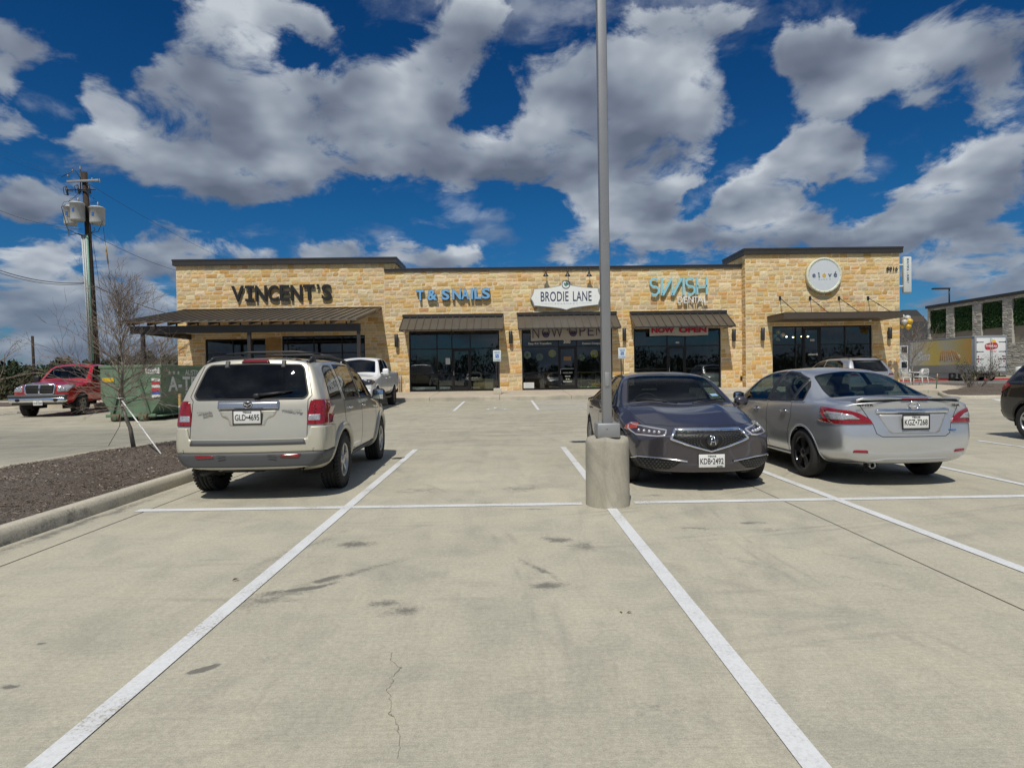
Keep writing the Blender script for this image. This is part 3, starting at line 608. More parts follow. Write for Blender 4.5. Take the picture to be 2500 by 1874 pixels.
def stones(name, u0, u1, z0, z1, holes, mapf, parent, pal=PAL, hs=(.17, .22, .26, .22, .24), ws=(.24, .66), gap=.024):
    """random ashlar: u along the wall, mapf(u, z, out) -> world; holes = [(u0,u1,z0,z1)]"""
    V = []; Fs = []; C = []; cw = [w for _, w in pal]
    brk = sorted({z0, z1}|{z for h in holes for z in (h[2], h[3]) if z0 < z < z1})
    rows = []
    for a, b in zip(brk, brk[1:]):
        z = a
        while z < b-1e-4:
            h = random.choice(hs)
            if b-(z+h) < .11: h = b-z
            if h > .32: h = h/2
            rows.append((z, z+h)); z += h
    for (a, b) in rows:
        mid = (a+b)/2; iv = [(u0, u1)]
        for h in holes:
            if h[2] < mid < h[3]:
                nv = []
                for p, q in iv:
                    if h[1] <= p or h[0] >= q: nv.append((p, q)); continue
                    if h[0] > p: nv.append((p, h[0]))
                    if h[1] < q: nv.append((h[1], q))
                iv = nv
        for p, q in iv:
            u = p
            while u < q-1e-4:
                w = random.uniform(*ws)*(.8 if b-a < .16 else 1.0)
                if q-(u+w) < .15: w = q-u
                if w > ws[1]*1.25: w /= 2
                col = random.choices(pal, cw)[0][0]; k = random.uniform(.86, 1.12); col = tuple(min(1, c*k*random.uniform(.96, 1.04)) for c in col)
                pr = random.uniform(.006, .022); g = gap/2; ch = .012
                gr = [random.uniform(-.004, .004) for _ in range(4)]
                base = len(V); nu = 4; nv_ = 3
                U = [u+g+(w-2*g)*i/nu for i in range(nu+1)]; Z = [a+g+(b-a-2*g)*j/nv_ for j in range(nv_+1)]
                for j, zz in enumerate(Z):
                    for i, uu in enumerate(U):
                        edge = i in (0, nu) or j in (0, nv_)
                        o = pr-(.008 if edge else 0)+(0 if edge else random.uniform(-.005, .008))
                        V.append(mapf(uu+(random.uniform(-.003, .003)), zz+random.uniform(-.003, .003), o))
                for j in range(nv_):
                    for i in range(nu):
                        q0 = base+j*(nu+1)+i; Fs.append((q0, q0+1, q0+nu+2, q0+nu+1)); C.append(col)
                ring = [base+i for i in range(nu+1)]+[base+j*(nu+1)+nu for j in range(1, nv_+1)]+[base+nv_*(nu+1)+i for i in range(nu-1, -1, -1)]+[base+j*(nu+1) for j in range(nv_-1, 0, -1)]
                rb = len(V)
                for r_ in ring:
                    jj, ii = divmod(r_-base, nu+1); V.append(mapf(U[ii], Z[jj], -.004))
                n = len(ring)
                for k2 in range(n): Fs.append((ring[k2], rb+k2, rb+(k2+1) % n, ring[(k2+1) % n])); C.append(tuple(c*.9 for c in col))
                u += w
    me = bpy.data.meshes.new(name); me.from_pydata([tuple(v) for v in V], [], Fs); me.materials.append(M_STONE)
    at = me.color_attributes.new('stone', 'FLOAT_COLOR', 'CORNER')
    arr = np.ones((len(me.loops), 4), dtype=np.float32); ls = np.array([len(f) for f in Fs]); arr[:, :3] = np.repeat(np.array(C), ls, axis=0); at.data.foreach_set('color', arr.ravel())
    me.update(); return link(name, me, parent)
def wallbox(mb, u0, u1, z0, z1, holes, boxf):
    us = sorted({u0, u1}|{u for h in holes for u in (h[0], h[1]) if u0 < u < u1})
    for a, b in zip(us, us[1:]):
        m_ = (a+b)/2; cuts = [(z0, z1)]
        for h in holes:
            if h[0] < m_ < h[1]:
                nv = []
                for p, q in cuts:
                    if h[3] <= p or h[2] >= q: nv.append((p, q)); continue
                    if h[2] > p: nv.append((p, h[2]))
                    if h[3] < q: nv.append((h[3], q))
                cuts = nv
        for p, q in cuts: boxf(mb, a, b, p, q)

# ================================================================== shop building
YF, YR = 34.0, 33.45
bld = empty('shop_building', (0, YF, .5), 0, 'long single storey shop row in tan and honey limestone with dark metal awnings', 'building')
def bpar(o):                                # parent keeping world coordinates
    o.parent = bld; o.matrix_parent_inverse = Matrix.Translation((0, -YF, -.5)); return o
xL = (AT(427, 656, YF).x+AT(436, 880, YF).x)/2; xS = AT(939, 760, YF).x; xM = AT(1816, 760, YF).x; xR0 = AT(1820.5, 760, YR).x; xR1 = AT(2196, 720, YR).x
zLt = AT(693, 646, YF).z; zMt = AT(1380, 659, YF).z; zRt = AT(2000, 620, YR).z; ZB = .5
def zz(px, py, Y=YF): return AT(px, py, Y).z
def xx(px, py, Y=YF): return AT(px, py, Y).x
O_TS = (xx(999, 880), xx(1219.5, 880), ZB, zz(1110, 807)); O_BR = (xx(1274.3, 880), xx(1495.5, 880), ZB, zz(1380, 803)); O_SW = (xx(1547.8, 880), xx(1760.7, 880), ZB, zz(1650, 801))
O_EL = (xx(1886, 880, YR), xx(2130.6, 880, YR), ZB, zz(2000, 794.7, YR))
O_V1 = (xx(500.5, 850), xx(648, 850), ZB, zz(570, 827)); O_V2 = (xx(688, 850), xx(891, 850), ZB, zz(800, 818.5))
fmap = lambda Y: (lambda u, z, o: (u, Y-o, z))
LH = [O_V1, O_V2]; MH = [O_TS, O_BR, O_SW]; RH = [O_EL]
for nm, a, b, zt, hs, Y in (('stone_wall', xL, xS-.002, zLt, LH, YF+.03), ('stone_wall', xS, xM, zMt, MH, YF), ('stone_wall', xR0, xR1, zRt, RH, YR)):
    o = bpar(stones(nm, a, b, ZB, zt, hs, fmap(Y), None))
    mb = MB(); wallbox(mb, a, b, ZB-.3, zt, hs, lambda m_, p, q, r, s: m_.box(p, q, Y, Y+.35, r, s)); w = bpar(mb.build('wall_backing', M_MORTAR))
# returns of the two taller blocks
o = bpar(stones('stone_return', YR, YR+3.2, ZB, zRt, [], lambda u, z, o_: (xR0-o_, u, z), None))
mb = MB(); mb.box(xR0+.004, xR0+.35, YR+.36, YR+3.2, ZB, zRt); bpar(mb.build('wall_backing', M_MORTAR))
xLr = AT(964.6, 640, YF).x
o = bpar(stones('stone_return', YF+.1, YF+3.0, zMt-.3, zLt, [], lambda u, z, o_: (xLr+o_, u, z), None))
mb = MB(); mb.box(xS-.3, xLr-.004, YF+.06, YF+3.0, zMt-.3, zLt); bpar(mb.build('wall_backing', M_MORTAR))
o = bpar(stones('stone_wall', xS-.002, xLr, zMt+.0, zLt, [], fmap(YF+.03), None))
o = bpar(stones('stone_return', YF+.03, YF+12, ZB, zLt, [], lambda u, z, o_: (xL-o_, u, z), None, ws=(.4, .9)))
# shell behind
M_STUCCO = mat('stucco', (.52, .45, .33), .9, var=.1); M_ROOFM = mat('roof_membrane', (.5, .5, .48), .8)
mb = MB(); mb.box(xL+.05, xL+.35, YF+.4, YF+17, ZB, zLt-.02); mb.box(xR1-.35, xR1, YR+.36, YF+17, ZB, zRt-.02); mb.box(xL+.36, xR1-.36, YF+16.7, YF+17, ZB, zMt-.4)
bpar(mb.build('side_walls', M_STUCCO))
mb = MB(); mb.box(xL+.4, xR1-.4, YF+.4, YF+16.6, zMt-.75, zMt-.6); bpar(mb.build('roof', M_ROOFM))
# copings
def coping(x0, x1, y0, y1, z, h=.22, parts=None):
    mb = MB(); mb.box(x0, x1, y0, y1, z, z+h*.72); mb.box(x0-.02, x1+.02, y0-.02, y1+.02, z+h*.72, z+h); return mb
zc = lambda a, b: abs(a-b)
for mb in (coping(xL-.12, xLr+.10, YF-.14, YF+.35, zLt, .34), coping(xS+.03, xM-.05, YF-.08, YF+.3, zMt, .19), coping(xR0-.12, xR1+.12, YR-.14, YR+.35, zRt, .34)):
    bpar(mb.build('coping', M_DKMETAL))
mb = MB(); mb.box(xLr-.25, xLr+.10, YF+.36, YF+3.0, zLt, zLt+.245); mb.box(xLr-.27, xLr+.12, YF+.38, YF+3.02, zLt+.245, zLt+.34); bpar(mb.build('coping', M_DKMETAL))
mb = MB(); mb.box(xR0-.12, xR0+.3, YR+.36, YR+3.2, zRt, zRt+.245); mb.box(xR0-.14, xR0+.32, YR+.38, YR+3.22, zRt+.245, zRt+.34); bpar(mb.build('coping', M_DKMETAL))
# interior rooms
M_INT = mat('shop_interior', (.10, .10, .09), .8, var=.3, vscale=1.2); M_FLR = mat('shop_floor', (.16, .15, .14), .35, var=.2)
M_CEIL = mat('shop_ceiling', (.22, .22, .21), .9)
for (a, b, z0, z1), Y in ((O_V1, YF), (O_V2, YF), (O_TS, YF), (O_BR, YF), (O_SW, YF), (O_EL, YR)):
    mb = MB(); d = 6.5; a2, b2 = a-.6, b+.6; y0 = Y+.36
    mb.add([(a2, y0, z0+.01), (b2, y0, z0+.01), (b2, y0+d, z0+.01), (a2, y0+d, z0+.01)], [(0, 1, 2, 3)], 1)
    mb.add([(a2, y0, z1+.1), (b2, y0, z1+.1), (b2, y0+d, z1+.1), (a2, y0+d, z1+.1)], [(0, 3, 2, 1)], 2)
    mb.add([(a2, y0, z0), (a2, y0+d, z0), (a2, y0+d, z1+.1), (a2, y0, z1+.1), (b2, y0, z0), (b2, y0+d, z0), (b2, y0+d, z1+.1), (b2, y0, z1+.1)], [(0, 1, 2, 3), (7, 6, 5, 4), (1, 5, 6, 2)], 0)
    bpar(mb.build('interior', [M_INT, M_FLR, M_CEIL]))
# ---- storefront glazing
M_ALU = mat('dark_aluminium', (.022, .021, .022), .4, .4); M_SGLASS = glassmat('shop_glass', (.80, .85, .84), .8, .004, .075)
M_PULL = mat('door_pull', (.7, .7, .7), .25, 1)
def glaze(O, Y, xs, trans, door=None, rail=None, doorhead=None, pull='L'):
    a, b, z0, z1 = O; fy0, fy1 = Y+.10, Y+.20; w = .055
    mb = MB(); mb.box(a, b, fy0, fy1, z1-.09, z1); 
    for x in (a+.035, b-.035): mb.box(x-.035, x+.035, fy0, fy1, z0, z1-.09)
    inner = [x for x in xs]
    for x in inner: mb.box(x-w/2, x+w/2, fy0+.001, fy1-.001, z0, z1-.09)
    edges = [a+.07]+inner+[b-.07]
    for p, q in zip(edges, edges[1:]):
        isdoor = door and abs(p-door[0]) < .25 and abs(q-door[1]) < .3
        segz = [z0, z1-.09]
        if not isdoor:
            mb.box(p, q, fy0+.002, fy1-.002, z0, z0+.10)
            if rail: mb.box(p, q, fy0+.002, fy1-.002, rail-.03, rail+.03)
        if trans: mb.box(p, q, fy0+.002, fy1-.002, trans-.03, trans+.03)
    fr = bpar(mb.build('window_frame', M_ALU))
    for p, q in zip(edges, edges[1:]):
        isdoor = door and abs(p-door[0]) < .25 and abs(q-door[1]) < .3
        if isdoor:
            dh = trans or z1-.09
            if trans: pm = MB(); pm.box(p, q, Y+.145, Y+.153, trans+.03, z1-.09); x = pm.build('pane', M_SGLASS); x.parent = fr
            dm = MB(); p2, q2 = p+.045, q-.045; d0, d1 = Y+.11, Y+.17
            dm.box(p2, p2+.09, d0, d1, z0+.02, dh-.04); dm.box(q2-.09, q2, d0, d1, z0+.02, dh-.04); dm.box(p2+.09, q2-.09, d0, d1, z0+.02, z0+.27); dm.box(p2+.09, q2-.09, d0, d1, dh-.14, dh-.04)
            dr = bpar(dm.build('door', M_ALU)); pm = MB(); pm.box(p2+.09, q2-.09, Y+.136, Y+.144, z0+.27, dh-.14); x = pm.build('door_pane', M_SGLASS); x.parent = dr
            hx = p2+.045 if pull == 'L' else q2-.045; s = 1 if pull == 'L' else -1
            hm = MB(); hm.tube([(hx+.05*s, d0, z0+.90), (hx, d0-.07, z0+.90), (hx, d0-.09, z0+.92), (hx, d0-.09, z0+1.18), (hx, d0-.07, z0+1.2), (hx+.05*s, d0, z0+1.2)], .014, 8); x = hm.build('door_handle', M_PULL); x.parent = dr
        else:
            zs = [z0+.10]+([rail-.03, rail+.03] if rail else [])+([trans-.03, trans+.03] if trans else [])+[z1-.09]
            for k in range(0, len(zs), 2):
                pm = MB(); pm.box(p, q, Y+.145, Y+.153, zs[k], zs[k+1]); x = pm.build('pane', M_SGLASS); x.parent = fr
X3 = lambda x, Y=YF: xx(900+x/3.687, 880, Y)
X4 = lambda x, Y=YF: xx(1400+x/3.687, 880, Y)
X5 = lambda x, Y=YR: xx(1900+x/3.3167, 860, Y)
X2 = lambda x, Y=YF: xx(400+x/3.687, 850, Y)
Z3 = lambda y, x=1200: zz(x, 600+y/3.687)
glaze(O_TS, YF, [X3(615), X3(750), X3(915)], Z3(925, 1110), (X3(750), X3(915)), Z3(1155, 1110))
glaze(O_BR, YF, [X3(1712), X3(1875)], Z3(905, 1380), (X3(1712), X3(1875)), Z3(1138, 1380))
glaze(O_SW, YF, [X4(850), X4(1015)], Z3(900, 1650), (X4(850), X4(1015)), Z3(1105, 1650))
glaze(O_EL, YR, [X5(150), X5(208), X5(350), X5(550)], None, (X5(208), X5(350)), zz(2000, 840.5, YR), pull='R')
glaze(O_V1, YF, [X2(615), X2(790)], None, None, zz(550, 864)); glaze(O_V2, YF, [X2(1110), X2(1345), X2(1600)], zz(800, 833), None, zz(800, 861))
mb = MB(); mb.box(O_V1[1]+.05, O_V2[0]-.05, YF-.06, YF-.03, ZB, zz(670, 826)); o = bpar(mb.build('plywood_board', mat('plywood', (.42, .25, .09), .7, var=.25, vscale=3)))
# ---- standing seam awnings
M_SEAM = mat('seam_metal', (.135, .120, .100), .45, .5, var=.08, vscale=2)
def awning(xl, xr, zt, zb, Y, out):
    mb = MB(); y1 = Y-out; th = .02; ym = Y-.03
    mb.add([(xl, ym, zt-.12), (xr, ym, zt-.12), (xr, y1, zb), (xl, y1, zb), (xl, ym, zt-.12-th), (xr, ym, zt-.12-th), (xr, y1, zb-th), (xl, y1, zb-th)], [(0, 1, 2, 3), (4, 7, 6, 5), (0, 4, 5, 1), (3, 2, 6, 7), (0, 3, 7, 4), (1, 5, 6, 2)])
    n = max(2, round((xr-xl)/.41)); d = Vector((0, y1-ym, zb-zt+.12)); nn = Vector((0, d.z, -d.y)).normalized(); 
    if nn.z < 0: nn = -nn
    for k in range(n+1):
        x = xl+.012+(xr-xl-.024)*k/n; p = [Vector((x+s*.016, ym+e*d.y, zt-.12+e*d.z))+nn*h for e in (0.0, 1.0) for h in (0, .055) for s in (-1, 1)]
        mb.add(p, [(0, 1, 3, 2), (4, 6, 7, 5), (0, 4, 5, 1), (2, 3, 7, 6), (0, 2, 6, 4), (1, 5, 7, 3)])
    root = bpar(mb.build('awning', M_SEAM))
    f = MB(); f.box(xl-.02, xr+.02, Y-.16, Y-.001, zt-.13, zt); f.box(xl-.03, xr+.03, Y-.175, Y-.0015, zt, zt+.03); f.box(xl, xr, y1-.025, y1-.001, zb-.06, zb+.015); o = f.build('awning_flashing', M_DKMETAL); o.parent = root
    for x in (xl+.08, (xl+xr)/2, xr-.08): b = MB(); b.box(x-.025, x+.025, y1+.05, Y-.04, zb-.05, zb-.0205); o = b.build('awning_bracket', M_DKMETAL); o.parent = root
AO = 1.45
for pl, pr, yt, yb in ((984.6, 1228, 768.5, 804), (1262.6, 1503.9, 763.5, 800), (1537.8, 1772, 760.5, 796.5)):
    cx = (pl+pr)/2; awning(xx(pl, 780), xx(pr, 780), zz(cx, yt), AT(cx, yb, YF-AO).z, YF, AO)
# ---- flat canopy over the right hand shop
xa = xx(1872.5, 780, YR); xb = AT(2205, 770, YR-2.05).x; zt_, zb_ = AT(2000, 763, YR-2.05).z, AT(2000, 777.5, YR-2.05).z
mb = MB(); mb.box(xa, xb, YR-2.05, YR-.03, zb_, zt_); mb.box(xa-.015, xb+.015, YR-2.065, YR-.031, zt_+.001, zt_+.03); can = bpar(mb.build('flat_canopy', mat('canopy_bronze', (.085, .07, .055), .5, .2, var=.1)))
for (pw, pe) in ((1903.6, 1943.7), (1976.9, 2020.6), (2047.7, 2096), (2118.6, 2172.9)):
    p = AT(pw, 727.7, YR); q = AT(pe, 761, YR-1.75); q.z = zt_+.05; p.y = YR-.05
    mb = MB(); mb.tube([p, q], .018, 8); mb.box(p.x-.06, p.x+.06, YR-.05, YR+.0, p.z-.1, p.z+.1); mb.tube([p+(q-p)*.45, p+(q-p)*.52], .032, 8); mb.rbox((q.x, q.y, q.z-.01), (.1, .12, .05), .01); x = mb.build('tie_rod', M_BLACK); x.parent = can
    x.matrix_parent_inverse = Matrix()
# ---- big shed canopy over the left hand shop
zwl, zwr = zz(451.5, 762), zz(930, 747.8); YE = 28.3
wl, wr = AT(451.5, 762, YF), AT(930, 748, YF); el_, er = AT(341, 789, YE+.2), AT(866.5, 774, YE-.4)
xe0, xe1 = wl.x-.05, wr.x
zw = (zwl+zwr)/2; ze = (el_.z+er.z)/2
xl_, xr_ = min(xe0, el_.x), (wr.x+er.x)/2
mb = MB(); P8 = [(xl_, YF-.05, zw), (xr_, YF-.05, zw), (xr_, YE, ze), (xl_, YE, ze)]
mb.add([Vector(p) for p in P8]+[Vector(p)-Vector((0, 0, .03)) for p in P8], [(0, 1, 2, 3), (4, 7, 6, 5), (0, 4, 5, 1), (3, 2, 6, 7), (0, 3, 7, 4), (1, 5, 6, 2)])
n = round((xr_-xl_)/.41); d = Vector((0, YE-YF+.05, ze-zw)); nn = Vector((0, d.z, -d.y)).normalized(); nn = nn if nn.z > 0 else -nn
for k in range(n+1):
    x = xl_+.012+(xr_-xl_-.024)*k/n; p = [Vector((x+s*.016, YF-.05+e*d.y, zw+e*d.z))+nn*h for e in (0.0, 1.0) for h in (0, .045) for s in (-1, 1)]
    mb.add(p, [(0, 1, 3, 2), (4, 6, 7, 5), (0, 4, 5, 1), (2, 3, 7, 6), (0, 2, 6, 4), (1, 5, 7, 3)])
can = bpar(mb.build('shed_canopy', M_SEAM))
mb = MB(); mb.box(xl_-.02, xr_+.02, YF-.14, YF-.001, zw-.1, zw+.06); o = mb.build('canopy_flashing', M_DKMETAL); o.parent = can
M_WOOD = mat('cedar_timber', (.30, .17, .07), .7, var=.3, vscale=3)
mb = MB()
mb.add([Vector(p)-Vector((0, 0, .032)) for p in P8]+[Vector(p)-Vector((0, 0, .05)) for p in P8], [(0, 1, 2, 3), (4, 7, 6, 5), (0, 4, 5, 1), (3, 2, 6, 7), (0, 3, 7, 4), (1, 5, 6, 2)])
o = mb.build('soffit', M_WOOD); o.parent = can
ZBm = AT(620, 799, 28.75).z; zbt = ZBm+.36
mb = MB(); nr = 11
for k in range(nr+1):
    x = xl_+.3+(xr_-xl_-.6)*k/nr
    y0, y1 = YE+.12, YF-.15
    z_ = lambda y: zw+(ze-zw)*(YF-.05-y)/(YF-.05-YE)-.051
    mb.add([(x+s*.045, y, z_(y)-h) for y in (y0, y1) for h in (0, .16) for s in (-1, 1)], [(0, 1, 3, 2), (4, 6, 7, 5), (0, 4, 5, 1), (2, 3, 7, 6), (0, 2, 6, 4), (1, 5, 7, 3)])
o = mb.build('rafters', M_DKMETAL); o.parent = can
bz0, bz1 = AT(620, 811, 28.75).z, AT(620, 793, 28.75).z
mb = MB(); mb.box(xl_+.25, AT(880, 795, 28.75).x, 28.68, 28.84, bz0, bz1); o = mb.build('beam', M_DKMETAL); o.parent = can
for x in [xl_+.4+(xr_-xl_-1.0)*k/10 for k in range(11)]: mb = MB(); mb.box(x-.03, x+.03, 28.73, 28.79, bz1+.001, z_(28.76)-.1); o = mb.build('beam_stub', M_DKMETAL); o.parent = can
for px in (349, 609, 876):
    x = AT(px, 830, 28.76).x; mb = MB(); mb.box(x-.075, x+.075, 28.69, 28.83, .36, bz0-.001); mb.box(x-.14, x+.14, 28.62, 28.90, .36, .40); o = mb.build('canopy_post', M_DKMETAL); o.parent = can
mb = MB(); mb.box(xl_+.3, xl_+.44, 28.85, YF-.1, bz0+.02, bz1-.02); o = mb.build('side_beam', M_DKMETAL); o.parent = can
# ================================================================== vehicles
def cint(tab, x):
    xs = [p[0] for p in tab]; return float(np.interp(x, xs, [p[1] for p in tab]))
def sstep(a, b, x):
    t = max(0, min(1, (x-a)/(b-a))); return t*t*(3-2*t)
GL_DARK = glassmat('car_glass_dark', (.11, .125, .13), .80, .006, .07)
GL_TEAL = glassmat('car_glass_teal', (.42, .52, .50), .62, .006, .055)
M_CABIN = mat('cabin_trim', (.035, .035, .037), .8); M_SEAT = mat('seat_cloth', (.06, .06, .062), .85, var=.2, vscale=20)
M_PLATE = mat('plate_white', (.72, .73, .72), .45); M_INK = mat('plate_ink', (.02, .02, .03), .5)
M_RED = mat('lamp_red', (.25, .003, .007), .12, coat=1, var=.45, vscale=45); M_RED2 = mat('lamp_red_dark', (.16, .003, .008), .15, coat=1)
M_LAMPC = mat('lamp_clear', (.55, .55, .56), .12, .5, coat=1, var=.5, vscale=70); M_AMBER = mat('lamp_amber', (.34, .05, .02), .2, coat=1)
M_LED = mat('lamp_lens', (.75, .77, .8), .1, .6, coat=1)
class Car:
    def __init__(s, name, sp, paint, loc, rz, label, cat='car', group=None):
        s.sp = sp; s.L, s.W = sp['L'], sp['W']; s.paint = paint
        s.root = empty(name, loc, rz, label, cat, group)
        s.make()
    def co(s, y, z, x):                      # bow of the ends in plan
        sp = s.sp; u = (abs(x)/s.W)**2.2; L = s.L
        y -= sp.get('bf', .18)*u*sstep(L*.55, L*.97, y); y += sp.get('br', .08)*u*sstep(L*.40, L*.03, y)
        return (x, y, z)
    def make(s):
        sp = s.sp; L, W = s.L, s.W; ya, yb = sp['ya'], sp['yb']
        zt0 = cint(sp['top'], 0); zt1 = cint(sp['top'], L)
        Rf = lambda z: cint(sp['rear'], z); Ff = lambda z: cint(sp['front'], z)
        st = [(Rf(zt0)+(ya-Rf(zt0))*(1-t), 'r', t) for t in (1, .93, .8, .6, .4, .2)]
        n = int((yb-ya)/.125); st += [(ya+(yb-ya)*i/n, 'm', 0) for i in range(n+1)]
        st += [(yb+(Ff(zt1)-yb)*t, 'f', t) for t in (.2, .4, .6, .8, .93, 1)]
        sh = sp.get('shoulder', .965); blg = sp.get('bulge', .02)
        grid = []
        for (y, md, t) in st:
            zt = cint(sp['top'], y); bz = min(cint(sp['belt'], y), zt-.012); hw = W*cint(sp['plan'], y); cy = W*cint(sp['corner'], y); dz = cint(sp['drop'], y); zb = cint(sp['bot'], y)
            rows = [(.80*hw, zb), (.955*hw, zb+.09), (sp.get('w2', 1.0)*hw, zb+.42*(bz-zb)), (hw*sp.get('w3', .995), zb+.80*(bz-zb)), (hw*sh, bz), (0, 0), (cy, zt-dz)]
            cz = max(zt-dz, bz+.004); rows[6] = (cy, cz)
            rows[5] = ((hw*sh+cy)/2+blg*sstep(.05, .3, cz-bz), (bz+cz)/2)
            hv = sp.get('hoodv', 0)*sstep(L*.70, L*.78, y)*sstep(L*.99, L*.93, y); ring = [(0, zb), (.42*hw, zb)]+rows+[(cy*.58, zt-dz*.22+hv), (0, zt-hv*.5)]
            pts = []
            for x, z in ring:
                if md == 'r': yy = ya+(Rf(z)-ya)*t
                elif md == 'f': yy = yb+(Ff(z)-yb)*t
                else: yy = y
                if md != 'm' and t >= .9: x = x*(.985 if t < 1 else .955)
                pts.append((yy, z, x))
            grid.append(pts)
        V = []; idx = {}; F = []; cr = []
        def vid(i, j, sd):
            if j in (0, 10): sd = 1
            k = (i, j, sd)
            if k not in idx:
                yy, z, x = grid[i][j]; idx[k] = len(V); V.append(s.co(yy, z, x*sd))
            return idx[k]
        for i in range(len(grid)-1):
            for j in range(10):
                for sd in (1, -1):
                    q = [vid(i, j, sd), vid(i, j+1, sd), vid(i+1, j+1, sd), vid(i+1, j, sd)]; F.append(q if sd > 0 else q[::-1])
        def cap(i, flip):
            rows = []
            for j in range(2, 9):
                if j == 2: r = [vid(i, 2, 1), vid(i, 1, 1), vid(i, 0, 1), vid(i, 1, -1), vid(i, 2, -1)]
                elif j == 8: r = [vid(i, 8, 1), vid(i, 9, 1), vid(i, 10, 1), vid(i, 9, -1), vid(i, 8, -1)]
                else:
                    yy, z, x = grid[i][j]; r = [vid(i, j, 1)]
                    for f in (.55, 0, -.55):
                        V.append(s.co(yy, z, x*f)); r.append(len(V)-1)
                    r.append(vid(i, j, -1))
                rows.append(r)
            for a, b in zip(rows, rows[1:]):
                for k in range(4):
                    q = [a[k], b[k], b[k+1], a[k+1]]; F.append(q if flip else q[::-1])
        cap(0, True); cap(len(grid)-1, False)
        me = bpy.data.meshes.new('body'); me.from_pydata(V, [], F)
        bm = bmesh.new(); bm.from_mesh(me); bmesh.ops.recalc_face_normals(bm, faces=bm.faces)
        cl = bm.edges.layers.float.new('crease_edge'); bm.verts.ensure_lookup_table()
        inv = {v: k for k, v in idx.items()}; cj = sp.get('crease', {6: .35})
        for e in bm.edges:
            a, b = inv.get(e.verts[0].index), inv.get(e.verts[1].index)
            if a and b:
                if a[1] == b[1] and a[1] in cj and a[2] == b[2] and a[0] != b[0]: e[cl] = cj[a[1]]
                if a[0] == b[0] and a[0] in (0, len(grid)-1): e[cl] = sp.get('endcrease', .25)
        bm.to_mesh(me); bm.free()
        o = link('body', me); md = o.modifiers.new('s', 'SUBSURF'); md.levels = md.render_levels = s.sp.get('lv', 2)
        dg = bpy.context.evaluated_depsgraph_get(); m2 = bpy.data.meshes.new_from_object(o.evaluated_get(dg)); bpy.data.objects.remove(o)
        m2.name = 'body'
        bm = bmesh.new(); bm.from_mesh(m2); s.bvh = BVHTree.FromBMesh(bm); s.bm = bm; s.me = m2
        s.holes = []
    # --- projection on the body surface
    def hit(s, pj, a, b, sd=1, off=0.0):
        if pj == 'S': o, d = Vector((3*sd, a, b)), Vector((-sd, 0, 0))
        elif pj == 'R': o, d = Vector((a, -3, b)), Vector((0, 1, 0))
        elif pj == 'F': o, d = Vector((a, s.L+3, b)), Vector((0, -1, 0))
        else: o, d = Vector((a, b, 4)), Vector((0, 0, -1))
        h = s.bvh.ray_cast(o, d); k = 0; L, W = s.L, s.W
        def bad(h):
            if h[0] is None: return True
            if pj == 'S': return abs(h[0].x) < W*(.80 if (h[0].y < .35 or h[0].y > L-.35) and h[0].z < 1.22 else .42) or h[0].x*sd < 0
            if pj == 'R': return h[0].y > .62
            if pj == 'F': return h[0].y < L-.75
            return False
        while bad(h) and k < 40:             # a ray that slips past the body is moved in until it lands on it
            k += 1
            if pj == 'S': o.y += .008 if o.y < L/2 else -.008; o.z += (.9-o.z)*.01
            elif pj == 'T': o.x *= .985
            else: o.x *= .985; o.z += (.8-o.z)*.02
            h = s.bvh.ray_cast(o, d)
        if h[0] is None: return Vector(o)+d*3
        return h[0]+h[1]*off if h[1].dot(d) < 0 else h[0]-h[1]*off
    def rnd(s, P, r):
        if not r: return P
        out = []; n = len(P)
        for i in range(n):
            p = Vector(P[i]); a = Vector(P[i-1])-p; b = Vector(P[(i+1) % n])-p; rr = min(r, a.length*.45, b.length*.45)
            a = p+a.normalized()*rr; b = p+b.normalized()*rr
            for k in range(5):
                t = k/4; out.append(tuple(a*(1-t)**2+p*2*t*(1-t)+b*t*t))
        return out
    def dense(s, P, h, closed=True):
        out = []; n = len(P)
        for i in range(n if closed else n-1):
            a = Vector(P[i]); b = Vector(P[(i+1) % n]); k = max(1, int((b-a).length/h+.999))
            for j in range(k): out.append(tuple(a+(b-a)*j/k))
        if not closed: out.append(tuple(P[-1]))
        return out
    def patch(s, name, pj, P, m, off=.004, th=.008, r=.02, h=.035, mirror=False, parent=None, cut=0, side=1, flat=False, inset=0):
        sides = (1, -1) if mirror else (side,); res = []
        for sd in sides:
            Q = [(p[0]*(sd if pj != 'S' else 1), p[1]) for p in P]
            Q = s.dense(s.rnd(Q, r), h)
            if sum(Q[i][0]*Q[(i+1) % len(Q)][1]-Q[(i+1) % len(Q)][0]*Q[i][1] for i in range(len(Q))) < 0: Q = Q[::-1]
            if cut: s.holes.append((pj, sd, [tuple(q) for q in (offset_poly(Q, cut))]))
            pts = [Vector(q) for q in Q]; nb = len(pts); xs = [q[0] for q in Q]; ysr = [q[1] for q in Q]
            y = min(ysr)+h*.5
            while y < max(ysr):
                x = min(xs)+h*.5
                while x < max(xs):
                    if inside((x, y), Q) and edist((x, y), Q) > h*.4: pts.append(Vector((x, y)))
                    x += h
                y += h
            vs, _, fs = delaunay_2d_cdt(pts, [(i, (i+1) % nb) for i in range(nb)], [], 1, 1e-6)[:3]
            top = [s.hit(pj, v.x, v.y, sd, off) for v in vs]
            mb = MB(); mb.add(top, fs, 0, True)
            nv = len(vs)
